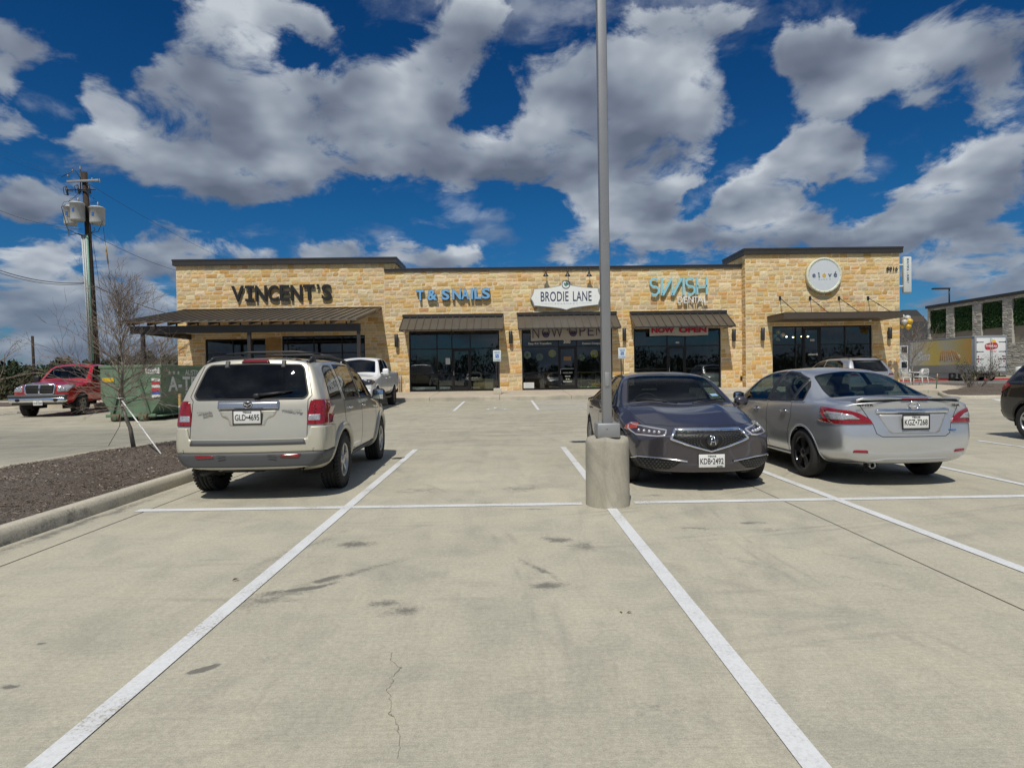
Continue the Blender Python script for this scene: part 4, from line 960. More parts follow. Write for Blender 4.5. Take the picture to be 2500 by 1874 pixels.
            if th:
                # skirt from the outline down into the body
                bl = {}
                for f in fs:
                    for k in range(len(f)):
                        e = (f[k], f[(k+1) % len(f)]); bl[e] = 1
                be = [e for e in bl if (e[1], e[0]) not in bl]; low = {}
                for e in be:
                    for q in e:
                        if q not in low: low[q] = len(mb.v); mb.v.append(tuple(s.hit(pj, vs[q].x, vs[q].y, sd, off-th)))
                for e in be: mb.f.append((e[0], e[1], low[e[1]], low[e[0]])); mb.m.append(0); mb.sm.append(False)
            o = mb.build(name, m, parent or s.root, fix=False)
            bm = bmesh.new(); bm.from_mesh(o.data)
            ref = {'S': Vector((sd, 0, 0)), 'R': Vector((0, -1, 0)), 'F': Vector((0, 1, 0)), 'T': Vector((0, 0, 1))}[pj]
            bmesh.ops.recalc_face_normals(bm, faces=bm.faces)
            tot = sum((f.normal.dot(ref) for f in list(bm.faces)[:len(fs)]), 0)
            if tot < 0: bmesh.ops.reverse_faces(bm, faces=bm.faces)
            bm.to_mesh(o.data); bm.free(); res.append(o)
        return res[0] if len(res) == 1 else res
    def strip(s, mb, pj, P, w, off=.003, dome=.003, closed=False, sd=1, h=.03, m=0, base=-.006, r=0):
        Q = [(p[0]*(sd if pj != 'S' else 1), p[1]) for p in P]
        if r and closed: Q = s.rnd(Q, r)
        Q = s.dense(Q, h, closed); n = len(Q); rows = []
        for i in range(n):
            a = Vector(Q[i-1] if (i or closed) else Q[i]); b = Vector(Q[(i+1) % n] if (i < n-1 or closed) else Q[i])
            d = (b-a).normalized() if (b-a).length > 1e-9 else Vector((1, 0)); nn = Vector((-d.y, d.x)); p = Vector(Q[i])
            rows.append([s.hit(pj, *(p+nn*(w/2*k)), sd, o_) for k, o_ in ((-1, base), (-1, off), (0, off+dome), (1, off), (1, base))])
        vs = [v for r_ in rows for v in r_]; k = 5
        fs = [(i*k+j, i*k+j+1, ((i+1) % n)*k+j+1, ((i+1) % n)*k+j) for i in range(n if closed else n-1) for j in range(k-1)]
        mb.add(vs, fs, m, True); return mb
    def trim(s, name, pj, P, w, m, off=.003, dome=.003, closed=False, mirror=False, parent=None, r=0, side=1):
        out = []
        for sd in ((1, -1) if mirror else (side,)):
            out.append(s.strip(MB(), pj, P, w, off, dome, closed, sd, r=r).build(name, m, parent or s.root))
        return out[0] if len(out) == 1 else out
    def window(s, name, pj, P, m, r=.04, mirror=False, frame=.024, fm=None, cut=.006, off=.001, fw=None):
        o = s.patch(name, pj, P, m, off=off, th=0, r=r, mirror=mirror, cut=cut)
        for q, sd in zip(o if isinstance(o, list) else [o], (1, -1)):
            s.strip(MB(), pj, P, frame, .002, .003, True, sd, r=r, base=-.012).build('window_frame', fm or M_BLACK, q)
        return o
    def wheels(s, yr, yf, r, w, trk, rim, spokes=7, flare=None, Rr=None, kind='spoke', tread=False, rimr=None):
        R_ = Rr or r+.045; s.arch = [(yr, r, R_), (yf, r, R_)]
        for yc in (yr, yf):
            for sd in (1, -1):
                if flare: s.strip(MB(), 'S', [(yc+(R_+.012)*math.cos(R(a)), r+(R_+.012)*math.sin(R(a))) for a in range(-22, 203, 5)], flare[0], flare[1], flare[2], False, sd).build('wheel_arch', flare[3], s.root)
                s.wheel(yc, sd, r, w, trk, rim, spokes, kind, rimr, tread)
    def wheel(s, yc, sd, r, w, trk, rim, spokes, kind, rimr, tread):
        rr = rimr or r*.66; x1 = 0.0; wl = empty('wheel', (sd*(trk/2), yc, r)); wl.parent = s.root
        if sd < 0: wl.rotation_euler = (0, 0, math.pi)
        hw = w/2; mb = MB()
        prof = [(rr-.01, -hw+.02), (rr+.01, -hw), (r*.86, -hw-.006), (r-.02, -hw+.012), (r, -hw+.035)]
        if tread:
            for g in (-.45, -.05, .35): prof += [(r, hw*g-.0), (r-.011, hw*g+.002), (r-.011, hw*g+.016), (r, hw*g+.018)]
        prof += [(r, hw-.035), (r-.02, hw-.012), (r*.86, hw+.006), (rr+.01, hw), (rr-.01, hw-.02)]
        mb.lathe((0, 0, 0), prof, 48, 0, 'X')
        if tread:
            for k in range(44):
                a = 2*math.pi*k/44
                for e in (-1, 1):
                    q = Matrix.Rotation(a, 3, 'X'); mb.rbox(q @ Vector((e*(hw-.03), 0, r-.004)), (.05, .026, .022), .004, 0, q)
        mb.build('tyre', M_RUBBER, wl)
        mb = MB(); mb.lathe((0, 0, 0), [(rr, hw-.012), (rr-.012, hw-.004), (rr-.022, hw-.02), (rr-.03, hw-.06), (rr-.035, -hw+.03), (.04, -hw+.03)], 40, 0, 'X')
        fx = hw-.03
        for k in range(spokes):
            a = 2*math.pi*k/spokes; q = Matrix.Rotation(a, 3, 'X')
            if kind == 'double':
                for e in (-.13, .13): q2 = Matrix.Rotation(a+e*.55, 3, 'X'); mb.add([q2 @ Vector(v) for v in ((fx, -.016, .05), (fx, .016, .05), (fx+.012, .010, rr-.02), (fx+.012, -.010, rr-.02), (fx-.04, -.02, .05), (fx-.04, .02, .05), (fx-.03, .014, rr-.02), (fx-.03, -.014, rr-.02))], [(0, 1, 2, 3), (4, 7, 6, 5), (0, 4, 5, 1), (1, 5, 6, 2), (0, 3, 7, 4)])
            else:
                wa, wb = (.045, .028) if kind == 'spoke' else (.03, .055)
                mb.add([q @ Vector(v) for v in ((fx+.004, -wa, .04), (fx+.004, wa, .04), (fx+.014, wb, rr-.018), (fx+.014, -wb, rr-.018), (fx-.035, -wa*1.2, .04), (fx-.035, wa*1.2, .04), (fx-.03, wb*1.2, rr-.018), (fx-.03, -wb*1.2, rr-.018))], [(0, 1, 2, 3), (4, 7, 6, 5), (0, 4, 5, 1), (1, 5, 6, 2), (0, 3, 7, 4)])
        mb.lathe((0, 0, 0), [(.001, fx+.018), (.03, fx+.018), (.062, fx+.010), (.07, fx-.04)], 20, 0, 'X')
        for k in range(5):
            a = 2*math.pi*(k+.5)/5; mb.cyl((fx-.004, .05*math.cos(a), .05*math.sin(a)), .008, .016, 8, 1, axis='X')
        mb.build('rim', [rim, M_BLACK], wl)
        mb = MB(); mb.cyl((0, 0, 0), rr*.72, .03, 28, axis='X'); mb.build('brake_disc', M_DKMETAL, wl)
    def finish(s, seams=(), interior=True, seatz=.55, dark=None, roofmax=None, rows=((1.2, .5), (2.1, .5))):
        bm = s.bm; dele = []
        arch = getattr(s, 'arch', [])
        for f in bm.faces:
            c = f.calc_center_median(); kill = False
            if abs(c.x) > s.W*.60:
                for (yc, zc, R_) in arch:
                    if (c.y-yc)**2+(c.z-zc)**2 < R_*R_: kill = True; break
            if not kill and s.holes:
                n = f.normal
                for pj, sd, Q in s.holes:
                    ok = (pj == 'S' and n.x*sd > .25 and c.x*sd > 0 and abs(n.y) < .85, pj == 'R' and n.y < -.1 and c.y < s.L*.5, pj == 'F' and n.y > .1 and c.y > s.L*.4, pj == 'T' and n.z > .1)
                    if any(ok):
                        p = (c.y, c.z) if pj == 'S' else ((c.x, c.z) if pj in 'RF' else (c.x, c.y))
                        if inside(p, Q): kill = True; break
            if kill: dele.append(f)
        bmesh.ops.delete(bm, geom=dele, context='FACES')
        for v in bm.verts:
            if not v.is_boundary: continue
            for pj, sd, Q in s.holes:
                if pj == 'S' and v.co.x*sd < .2 or pj == 'R' and v.co.y > s.L*.4 or pj == 'F' and v.co.y < s.L*.5: continue
                p = Vector((v.co.y, v.co.z) if pj == 'S' else ((v.co.x, v.co.z) if pj in 'RF' else (v.co.x, v.co.y)))
                bd = .045; bq = None
                for i in range(len(Q)):
                    a_ = Vector(Q[i-1]); b_ = Vector(Q[i]); ab = b_-a_
                    if ab.length_squared < 1e-12: continue
                    t_ = max(0, min(1, (p-a_).dot(ab)/ab.length_squared)); q = a_+ab*t_
                    if (p-q).length < bd: bd = (p-q).length; bq = q
                if bq is not None and bd > 1e-5:
                    h_ = s.hit(pj, bq.x, bq.y, sd, 0)
                    if (h_-v.co).length < .09: v.co = h_
                    break
            if abs(v.co.x) > s.W*.72:
                for (yc, zc, R_) in arch:
                    d = math.hypot(v.co.y-yc, v.co.z-zc)
                    if R_ <= d+.02 and d < R_+.09 and v.co.z > .02:
                        k = R_/d; y2, z2 = yc+(v.co.y-yc)*k, zc+(v.co.z-zc)*k
                        h = s.bvh.ray_cast(Vector((3*(1 if v.co.x > 0 else -1), y2, z2)), Vector((-1 if v.co.x > 0 else 1, 0, 0)))
                        if h[0] is not None: v.co = h[0]
        for f in bm.faces: f.smooth = True; f.material_index = 0
        zdk = s.sp.get('dkz', .0)
        for f in bm.faces:
            c = f.calc_center_median()
            if f.normal.z < -.8 and c.z < .45: f.material_index = 1
        bm.to_mesh(s.me); bm.free()
        s.me.materials.clear(); s.me.materials.append(s.paint); s.me.materials.append(M_DARK); s.me.update()
        link('body', s.me, s.root)
        # wheel housings
        for (yc, zc, R_) in arch:
            for sd in (1, -1):
                mb = MB(); xi, xo = sd*s.W*.52, sd*s.W*.93; seg = 18
                vs = [(x, yc+R_*math.cos(R(a)), zc+R_*math.sin(R(a))) for x in (xi, xo) for a in np.linspace(-15, 195, seg)]
                mb.add(vs, [(i, i+1, seg+i+1, seg+i) for i in range(seg-1)], 0, True); mb.add([vs[i] for i in range(seg)], [tuple(range(seg))]); mb.build('wheel_housing', M_DARK, s.root, fix=False)
        if seams:
            mb = MB()
            for pj, P, sds in seams:
                for sd in sds: s.strip(mb, pj, P, .007, .0012, .0003, False, sd, base=-.001)
            mb.build('panel_gaps', M_DARK, s.root)
    def seats(s, rows, zs=.5, zh=1.12, wheel=None, dash=None, floor=None, x=.36):
        mb = MB(); y0, y1 = floor; mb.rbox((0, (y0+y1)/2, zs-.15), (s.W*1.6, y1-y0, .06), .02)
        mb.build('cabin_floor', M_CABIN, s.root)
        for y in rows:
            for sx in (-1, 1):
                mb = MB(); q = Matrix.Rotation(R(-14), 3, 'X')
                mb.rbox((sx*x, y+.22, zs+.02), (.5, .5, .16), .05); mb.rbox((sx*x, y-.06, zs+.33), (.48, .14, .62), .06, 0, Matrix.Rotation(R(14), 3, 'X')); mb.rbox((sx*x, y-.16, zh-.04), (.27, .10, .19), .045)
                mb.tube([(sx*x-.06, y-.13, zh-.2), (sx*x-.06, y-.155, zh-.08)], .008, 6); mb.tube([(sx*x+.06, y-.13, zh-.2), (sx*x+.06, y-.155, zh-.08)], .008, 6)
                mb.build('seat', M_SEAT, s.root)
        if dash: mb = MB(); mb.rbox((0, dash[0], dash[1]), (s.W*1.62, .42, .16), .05); mb.build('dashboard', M_CABIN, s.root)
        if wheel:
            mb = MB(); wx, wy, wz = wheel; q = Matrix.Rotation(R(62), 3, 'X'); n = 28
            mb.tube([Vector(wheel)+q @ Vector((.185*math.cos(2*math.pi*k/n), .185*math.sin(2*math.pi*k/n), 0)) for k in range(n+1)], .014, 8); mb.rbox((wx, wy, wz), (.3, .04, .05), .01, 0, q); mb.build('steering_wheel', M_CABIN, s.root)
    def mirror(s, y, z, x, m, size=(.20, .13, .15), glass=True, rear=True):
        for sd in (1, -1):
            mb = MB(); mb.rbox((sd*(x+size[0]*.55), y, z), size, .05); mb.rbox((sd*(x-.0), y+.01, z-.045), (.12, .06, .04), .015); o = mb.build('wing_mirror', m, s.root)
            g = MB(); g.rbox((sd*(x+size[0]*.55), y-size[1]/2-.001, z), (size[0]*.82, .006, size[2]*.76), .002); g.build('mirror_glass', M_MIRR, o)
    def handle(s, y, z, m, dy=.16, sides=(1, -1)):
        for sd in sides:
            p = s.hit('S', y, z, sd, 0.0); mb = MB(); mb.rbox((p.x+sd*.022, y, z), (.018, dy, .026), .008); mb.rbox((p.x+sd*.008, y-dy*.36, z), (.03, .025, .024), .006); mb.rbox((p.x+sd*.008, y+dy*.36, z), (.03, .025, .024), .006)
            cup = MB(); cup.ell((p.x-sd*.004, y, z), (.012, dy*.36, .026), 14, 8); o = mb.build('door_handle', m, s.root); cup.build('handle_cup', M_DKMETAL, o)
    def plate(s, c, face, word='TEXAS', num='', frame=None, tail='', w=.305, h=.152):
        # face: -1 looks to the rear (-Y), +1 to the front (+Y)
        x, y, z = c; e = empty('licence_plate', (x, y, z)); e.parent = s.root
        if face > 0: e.rotation_euler = (0, 0, math.pi)
        mb = MB(); mb.rbox((0, 0, 0), (w, .004, h), .0015); mb.build('plate', M_PLATE, e)
        if frame:
            mb = MB(); a, b, t = w/2+.006, h/2+.006, .012
            mb.rbox((0, -.003, b), (2*a+t, .01, t*1.3), .003); mb.rbox((0, -.003, -b), (2*a+t, .01, t*1.5), .003); mb.rbox((a, -.003, 0), (t, .01, 2*b), .003); mb.rbox((-a, -.003, 0), (t, .01, 2*b), .003); mb.build('plate_frame', frame, e)
        text(word, 'plate_word', .10, .021, .002, M_INK, e, (0, -.0035, h*.36), bold=.02)
        text(num, 'plate_number', w*.90, h*.46, .002, M_INK, e, (0, -.0035, -.004), bold=.01)
        if tail: text(tail, 'plate_tail', .07, .016, .002, M_INK, e, (w*.3, -.0095 if frame else -.0035, -h*.44), bold=.03)
        return e
M_MIRR = mat('mirror_glass', (.6, .65, .68), .03, 1)
def curl(c, r0, a0, a1, n=10): return [(c[0]+r0*math.cos(R(a0+(a1-a0)*k/n)), c[1]+r0*math.sin(R(a0+(a1-a0)*k/n))) for k in range(n+1)]

# ---- beige SUV, seen from behind
def suv():
    P = mat('beige_paint', (.475, .46, .40), .36, .35, coat=1, back=(.03, .03, .03), var=.04, vscale=2, flake=.05)
    PC = mat('beige_bumper', (.47, .45, .37), .42, .15, coat=.5)
    CL = mat('grey_cladding', (.075, .080, .085), .6, bump=.15, bscale=400)
    sp = dict(lv=3, L=4.42, W=.905, ya=.85, yb=3.55,
      top=[(0, 1.635), (.30, 1.66), (.7, 1.69), (1.4, 1.70), (2.0, 1.685), (2.45, 1.64), (2.7, 1.56), (3.05, 1.31), (3.32, 1.12), (3.5, 1.075), (4.0, 1.02), (4.3, .95), (4.42, .88)],
      belt=[(0, 1.15), (1.0, 1.13), (2.5, 1.09), (3.3, 1.045), (3.8, .98), (4.2, .90), (4.42, .82)],
      plan=[(0, .90), (.3, .955), (.8, .985), (1.2, 1.0), (3.6, 1.0), (4.1, .975), (4.42, .93)],
      corner=[(0, .70), (.5, .735), (2.4, .74), (2.9, .80), (3.3, .84), (4.42, .80)],
      drop=[(0, .06), (.4, .055), (2.5, .05), (3.3, .035), (4.42, .04)],
      bot=[(0, .42), (.35, .38), (.9, .27), (3.6, .27), (4.2, .30), (4.42, .36)],
      rear=[(.30, .10), (.42, .03), (.58, .0), (.84, .0), (.87, .05), (1.15, .09), (1.30, .16), (1.50, .26), (1.60, .33), (1.70, .40)],
      front=[(.27, 4.28), (.4, 4.40), (.6, 4.42), (.8, 4.38), (.95, 4.28), (1.1, 4.15)],
      bf=.22, br=.12, bulge=.015, crease={6: .35, 8: .3}, endcrease=.35)
    c = Car('parked_suv', sp, P, (-2.97, 6.83, 0), R(1.6), 'beige sport utility vehicle with roof rails parked nose away beside the mulch island', 'car')
    c.wheels(.93, 3.55, .358, .235, 1.56, mat('suv_alloy', (.50, .50, .48), .35, .7), 5, None, .415, 'double', True, .215)
    # body coloured flares
    for yc in (.93, 3.55):
        for sd in (1, -1): c.strip(MB(), 'S', [(yc+.445*math.cos(R(a)), .358+.445*math.sin(R(a))) for a in range(-15, 197, 6)], .085, .018, .014, False, sd).build('wheel_arch', PC, c.root)
    # glass
    c.window('rear_window', 'R', [(-.615, 1.185), (.615, 1.185), (.655, 1.23), (.575, 1.54), (.53, 1.585), (0, 1.60), (-.53, 1.585), (-.575, 1.54), (-.655, 1.23)], GL_DARK, r=.03, frame=.02)
    c.window('quarter_window', 'S', [(.46, 1.16), (.98, 1.16), (1.00, 1.575), (.74, 1.57), (.60, 1.53)], GL_DARK, r=.05, mirror=True)
    c.window('rear_side_window', 'S', [(1.12, 1.145), (1.97, 1.13), (1.98, 1.59), (1.15, 1.59)], GL_DARK, r=.04, mirror=True)
    c.window('front_side_window', 'S', [(2.06, 1.13), (2.98, 1.12), (2.62, 1.46), (2.42, 1.565), (2.07, 1.59)], GL_TEAL, r=.03, mirror=True)
    c.window('windscreen', 'T', [(-.66, 3.16), (-.55, 2.60), (0, 2.52), (.55, 2.60), (.66, 3.16), (0, 3.27)], GL_TEAL, r=.05)
    # hatch details
    c.patch('high_brake_lamp', 'R', [(-.17, 1.612), (-.135, 1.65), (.135, 1.65), (.17, 1.612)], M_RED2, off=.014, th=.02, r=.012)
    for sx in (-1, 1):
        p = c.hit('R', .33*sx, 1.61, off=.012); mb = MB(); mb.rbox((.33*sx, p.y-.005, 1.595), (.05, .035, .095), .012, 0, Matrix.Rotation(R(-25), 3, 'X')); mb.build('glass_hinge', CL, c.root)
    c.patch('chrome_strip', 'R', [(-.345, 1.075), (.345, 1.075), (.345, 1.165), (-.345, 1.165)], mat('satin_chrome', (.52, .54, .58), .22, .9), off=.022, th=.03, r=.01)
    bx = c.hit('R', 0, 1.12, off=.026); mb = MB(); mb.lathe((0, bx.y, 1.125), [(.0, -.010), (.05, -.008), (.052, .004)], 24, 0, 'Y'); e = mb.build('emblem', M_DKMETAL, c.root)
    mb = MB(); mb.tube([(.048*math.cos(t/24*6.283), bx.y-.010, 1.125+.038*math.sin(t/24*6.283)) for t in range(25)], .006, 6); mb.tube([(-.042, bx.y-.011, 1.140), (-.02, bx.y-.012, 1.128), (0, bx.y-.014, 1.108), (.02, bx.y-.012, 1.128), (.042, bx.y-.011, 1.140)], .006, 6); mb.build('emblem_wings', M_CHROME, e)
    c.patch('plate_recess', 'R', [(-.34, 1.07), (-.30, .99), (-.22, .955), (-.20, .885), (.20, .885), (.22, .955), (.30, .99), (.34, 1.07)], P, off=.001, th=.004, r=.02)
    y = c.hit('R', 0, .99).y; c.plate((0, y-.02, .985), -1, 'TEXAS', 'GLD\u20224695', M_BLACK)
    y = c.hit('R', .62, 1.04).y
    for tx, xx_, zz_, w_ in (('mazda', -.50, 1.045, .17), ('SOUTH', -.465, 1.010, .11), ('TRIBUTE', .49, 1.045, .23)): text(tx, 'badge', w_, .032, .006, mat('badge_grey', (.30, .30, .29), .5), c.root, (xx_, c.hit('R', xx_*.85, zz_-.01).y-.004, zz_), bold=.01, shear=.25 if tx == 'TRIBUTE' else 0)
    # wiper
    a = c.hit('R', .09, 1.215, off=.03); b = c.hit('R', .47, 1.265, off=.025); mb = MB(); mb.rbox(a, (.07, .05, .05), .015); mb.tube([a, (a+b)/2+Vector((0, -.015, .0)), b], [.016, .013, .007], 8); mb.tube([c.hit('R', .06, 1.235, off=.014), c.hit('R', .48, 1.272, off=.014)], .007, 6); mb.build('rear_wiper', M_BLACK, c.root)
    # lamps wrap round the corners
    for sd in (1, -1):
        lp = c.patch('tail_lamp', 'R', [(.66, .885), (.665, 1.02), (.69, 1.155), (.72, 1.17), (.868, 1.165), (.885, .885)], M_RED, off=.012, th=.03, r=.02, side=sd, h=.02)
        c.patch('tail_lamp_side', 'S', [(.045, .885), (.03, 1.16), (.26, 1.165), (.30, 1.12), (.27, .885)], M_RED, off=.012, th=.03, r=.02, side=sd, h=.03, parent=lp)
        c.patch('reversing_lamp', 'R', [(.672, .93), (.675, 1.0), (.80, 1.0), (.80, .93)], M_LAMPC, off=.0155, th=.01, r=.01, side=sd, h=.02, parent=lp)
    # bumper: coloured upper, dark step, grey lower
    c.patch('bumper', 'R', [(-.86, .58), (.86, .58), (.875, .86), (.70, .865), (.66, .73), (-.66, .73), (-.70, .865), (-.875, .86)], PC, off=.018, th=.04, r=.02)
    for sd in (1, -1): c.patch('bumper_side', 'S', [(-.0, .58), (.50, .58), (.50, .86), (.0, .865)], PC, off=.016, th=.03, r=.015, side=sd)
    c.patch('bumper_step', 'R', [(-.655, .665), (.655, .665), (.635, .725), (-.635, .725)], CL, off=.024, th=.03, r=.008)
    c.patch('lower_bumper', 'R', [(-.86, .44), (-.80, .415), (.80, .415), (.86, .44), (.875, .575), (-.875, .575)], CL, off=.022, th=.04, r=.02)
    for sd in (1, -1): c.patch('lower_bumper_side', 'S', [(-.02, .46), (.45, .42), (.47, .575), (-.02, .575)], CL, off=.020, th=.03, r=.015, side=sd)
    for sd in (1, -1):
        c.patch('bumper_reflector', 'R', [(.37, .525), (.385, .555), (.60, .558), (.57, .515)], M_RED, off=.028, th=.02, r=.006, side=sd)
        mb = MB(); y = c.hit('R', .28, .54).y-.036; mb.rbox((sd*.285, y, .552), (.09, .006, .006), .002); mb.rbox((sd*.285, y, .528), (.09, .006, .006), .002); mb.build('bumper_slot', M_DKMETAL, c.root)
    # sills, rails, mirrors
    for sd in (1, -1): c.patch('sill_cladding', 'S', [(1.42, .27), (3.05, .27), (3.02, .40), (1.42, .40)], CL, off=.012, th=.02, r=.02, side=sd)
    for sd in (1, -1):
        mb = MB(); z = [c.hit('T', sd*.60, q).z for q in (.45, .6, 1.4, 2.2, 2.45)]
        mb.tube([(sd*.60, .42, z[0]+.0), (sd*.60, .62, z[1]+.055), (sd*.60, 1.4, z[2]+.065), (sd*.60, 2.15, z[3]+.055), (sd*.60, 2.5, z[4]-.01)], [.02, .018, .018, .018, .02], 8)
        mb.rbox((sd*.60, .60, z[1]+.02), (.05, .14, .08), .02); mb.rbox((sd*.60, 2.2, z[3]+.02), (.05, .14, .08), .02); mb.build('roof_rail', M_BLACK, c.root)
    mb = MB()
    for y_ in (.95, 1.9): z_ = c.hit('T', 0, y_).z+.075; mb.tube([(-.6, y_, z_-.03), (-.3, y_, z_), (.3, y_, z_), (.6, y_, z_-.03)], .014, 8)
    mb.build('roof_bar', M_BLACK, c.root)
    c.mirror(2.84, 1.14, .885, M_BLACK, (.2, .14, .19))
    c.handle(1.28, 1.02, M_CHROME); c.handle(2.12, 1.01, M_CHROME)
    for sd in (1, -1): c.strip(MB(), 'S', [(1.05, 1.125), (3.0, 1.10)], .018, .004, .003, False, sd).build('waist_trim', M_BLACK, c.root)
    c.patch('headlamp', 'F', [(.50, .80), (.86, .78), (.86, .93), (.52, .94)], M_LAMPC, off=.01, r=.02, mirror=True); c.patch('grille', 'F', [(-.45, .62), (.45, .62), (.47, .86), (-.47, .86)], M_BLACK, off=.008, r=.04)
    c.seats((1.35, 2.15), .62, 1.30, (-.36, 2.78, 1.10), (3.0, 1.02), (.5, 3.2)); mb = MB(); mb.rbox((0, .55, .85), (1.5, .7, .06), .02); mb.build('cargo_cover', M_CABIN, c.root)
    # exhaust, axle and spare under the tail
    mb = MB(); mb.tube([(-.55, .12, .33), (-.55, .9, .32)], .028, 10); mb.tube([(-.7, .93, .34), (.7, .93, .34)], .035, 8); mb.rbox((-.2, .55, .36), (.55, .3, .14), .05); mb.rbox((.25, .4, .38), (.5, .4, .08), .03); mb.build('exhaust', M_DKMETAL, c.root)
    both = (1, -1); S = [('S', [(1.04, .40), (1.03, .95), (1.06, 1.60)], both), ('S', [(2.02, .40), (2.015, 1.12), (2.02, 1.60)], both), ('S', [(3.08, .40), (3.10, .95), (3.05, 1.10)], both), ('S', [(1.4, .405), (3.08, .405)], both),
       ('R', [(.665, .74), (.66, 1.17), (.70, 1.22), (.60, 1.60), (.53, 1.655), (-.53, 1.655), (-.60, 1.60), (-.70, 1.22), (-.66, 1.17), (-.665, .74)], (1,)), ('S', [(.80, 1.0), (.80, 1.12), (.66, 1.12), (.66, 1.0), (.80, 1.0)], (-1,))]
    c.finish(S)
    return c
suv()

# ---- silver sedan, seen from behind
def silver():
    P = mat('silver_paint', (.60, .62, .65), .32, .75, coat=1, back=(.03, .03, .03), flake=.06)
    sp = dict(lv=3, L=4.60, W=.885, ya=.80, yb=3.75,
      top=[(0, 1.045), (.12, 1.06), (.45, 1.075), (.62, 1.085), (.85, 1.17), (1.35, 1.38), (1.6, 1.445), (2.0, 1.475), (2.45, 1.465), (2.75, 1.41), (3.1, 1.22), (3.45, 1.04), (3.6, 1.0), (4.1, .91), (4.45, .80), (4.60, .72)],
      belt=[(0, .985), (.6, 1.005), (1.5, .985), (2.6, .95), (3.4, .90), (4.1, .80), (4.6, .64)],
      plan=[(0, .90), (.2, .955), (.6, .99), (1.1, 1.0), (3.4, 1.0), (4.1, .97), (4.6, .88)],
      corner=[(0, .78), (.5, .80), (.75, .76), (1.3, .655), (1.8, .64), (2.5, .655), (3.0, .76), (3.4, .82), (4.6, .76)],
      drop=[(0, .035), (.7, .03), (1.4, .05), (2.4, .05), (3.3, .03), (4.6, .05)],
      bot=[(0, .32), (.3, .25), (1.0, .20), (3.7, .20), (4.4, .22), (4.6, .28)],
      rear=[(.20, .22), (.30, .10), (.42, .03), (.60, .0), (.70, .015), (.78, .05), (.95, .06), (1.02, .055), (1.10, .03)],
      front=[(.2, 4.42), (.35, 4.58), (.5, 4.60), (.7, 4.52), (.8, 4.40)],
      bf=.30, br=.20, bulge=.03, crease={6: .45, 4: .15, 8: .2}, endcrease=.15, shoulder=.955, w3=1.0, w2=.99)
    c = Car('parked_sedan', sp, P, (4.86, 6.98, 0), R(.3), 'silver four door sedan parked nose away with black wheels and a boot spoiler', 'car')
    c.wheels(1.03, 3.73, .322, .205, 1.535, mat('black_alloy', (.02, .02, .022), .28, .5, coat=.6), 5, (.03, .002, .004, P), .36, 'wide', False, .225)
    c.window('rear_window', 'T', [(-.63, .70), (0, .60), (.63, .70), (.60, .95), (.50, 1.38), (0, 1.46), (-.50, 1.38), (-.60, .95)], GL_TEAL, r=.05, frame=.018)
    c.window('windscreen', 'T', [(-.66, 3.30), (-.54, 2.72), (0, 2.62), (.54, 2.72), (.66, 3.30), (0, 3.44)], GL_TEAL, r=.05)
    c.window('front_side_window', 'S', [(2.12, .985), (3.12, .955), (3.08, 1.02), (2.72, 1.29), (2.50, 1.375), (2.11, 1.41)], GL_TEAL, r=.02, mirror=True)
    c.window('rear_side_window', 'S', [(1.36, 1.01), (2.04, .99), (2.03, 1.412), (1.72, 1.39), (1.36, 1.30)], GL_TEAL, r=.02, mirror=True)
    c.window('quarter_window', 'S', [(1.06, 1.025), (1.31, 1.015), (1.31, 1.275), (1.18, 1.19)], GL_TEAL, r=.02, mirror=True)
    for sd in (1, -1): c.strip(MB(), 'S', [(1.0, 1.0), (1.5, .985), (2.2, .965), (3.2, .93)], .012, .005, .003, False, sd).build('waist_trim', M_CHROME, c.root)
    for sd in (1, -1): c.patch('pillar_trim', 'S', [(2.035, .985), (2.125, .983), (2.125, 1.405), (2.03, 1.408)], M_BLACK, off=.004, th=.01, r=.004, side=sd); c.patch('pillar_trim', 'S', [(1.305, 1.01), (1.37, 1.008), (1.37, 1.295), (1.31, 1.27)], M_BLACK, off=.004, th=.01, r=.004, side=sd)
    # spoiler
    mb = MB(); z = 1.058; xs_ = [-.63, -.57, -.45, 0, .45, .57, .63]
    vs = []
    for x in xs_:
        yb_ = .055+.13*(abs(x)/.7)**2.4; h = z+(.022 if abs(x) < .6 else .004)
        vs += [(x, yb_-.01, h+.006), (x, yb_+.09, h-.004), (x, yb_+.16, z-.035), (x, yb_+.02, z-.03 if abs(x) >= .6 else h-.02), ]
    mb.add(vs, [(i*4+k, i*4+(k+1) % 4, i*4+4+(k+1) % 4, i*4+4+k) for i in range(6) for k in range(4)], 0, True); mb.add([vs[k] for k in range(4)], [(0, 1, 2, 3)]); mb.add(vs[-4:], [(3, 2, 1, 0)])
    sp_ = mb.build('boot_spoiler', P, c.root); mb = MB(); mb.rbox((0, .046, 1.072), (.32, .012, .018), .004); mb.build('high_brake_lamp', M_RED2, sp_)
    mb = MB(); mb.rbox((0, .085, 1.046), (1.05, .02, .008), .003); mb.build('spoiler_gap', M_DARK, sp_)
    # lamps
    for sd in (1, -1):
        lp = c.patch('tail_lamp', 'R', [(.47, .775), (.50, .835), (.60, .90), (.70, .935), (.80, .945), (.86, .94), (.87, .90), (.87, .775), (.80, .765)], M_RED, off=.012, th=.02, r=.015, side=sd, h=.02)
        sl_ = c.patch('tail_lamp_side', 'S', [(.14, .775), (.30, .765), (.40, .80), (.52, .915), (.60, .96), (.45, .962), (.16, .935)], M_RED, off=.012, th=.02, r=.01, side=sd, h=.025, parent=lp)
        c.patch('clear_lens', 'R', [(.60, .83), (.68, .885), (.80, .905), (.84, .90), (.84, .825)], M_LAMPC, off=.0165, th=.01, r=.012, side=sd, h=.02, parent=lp)
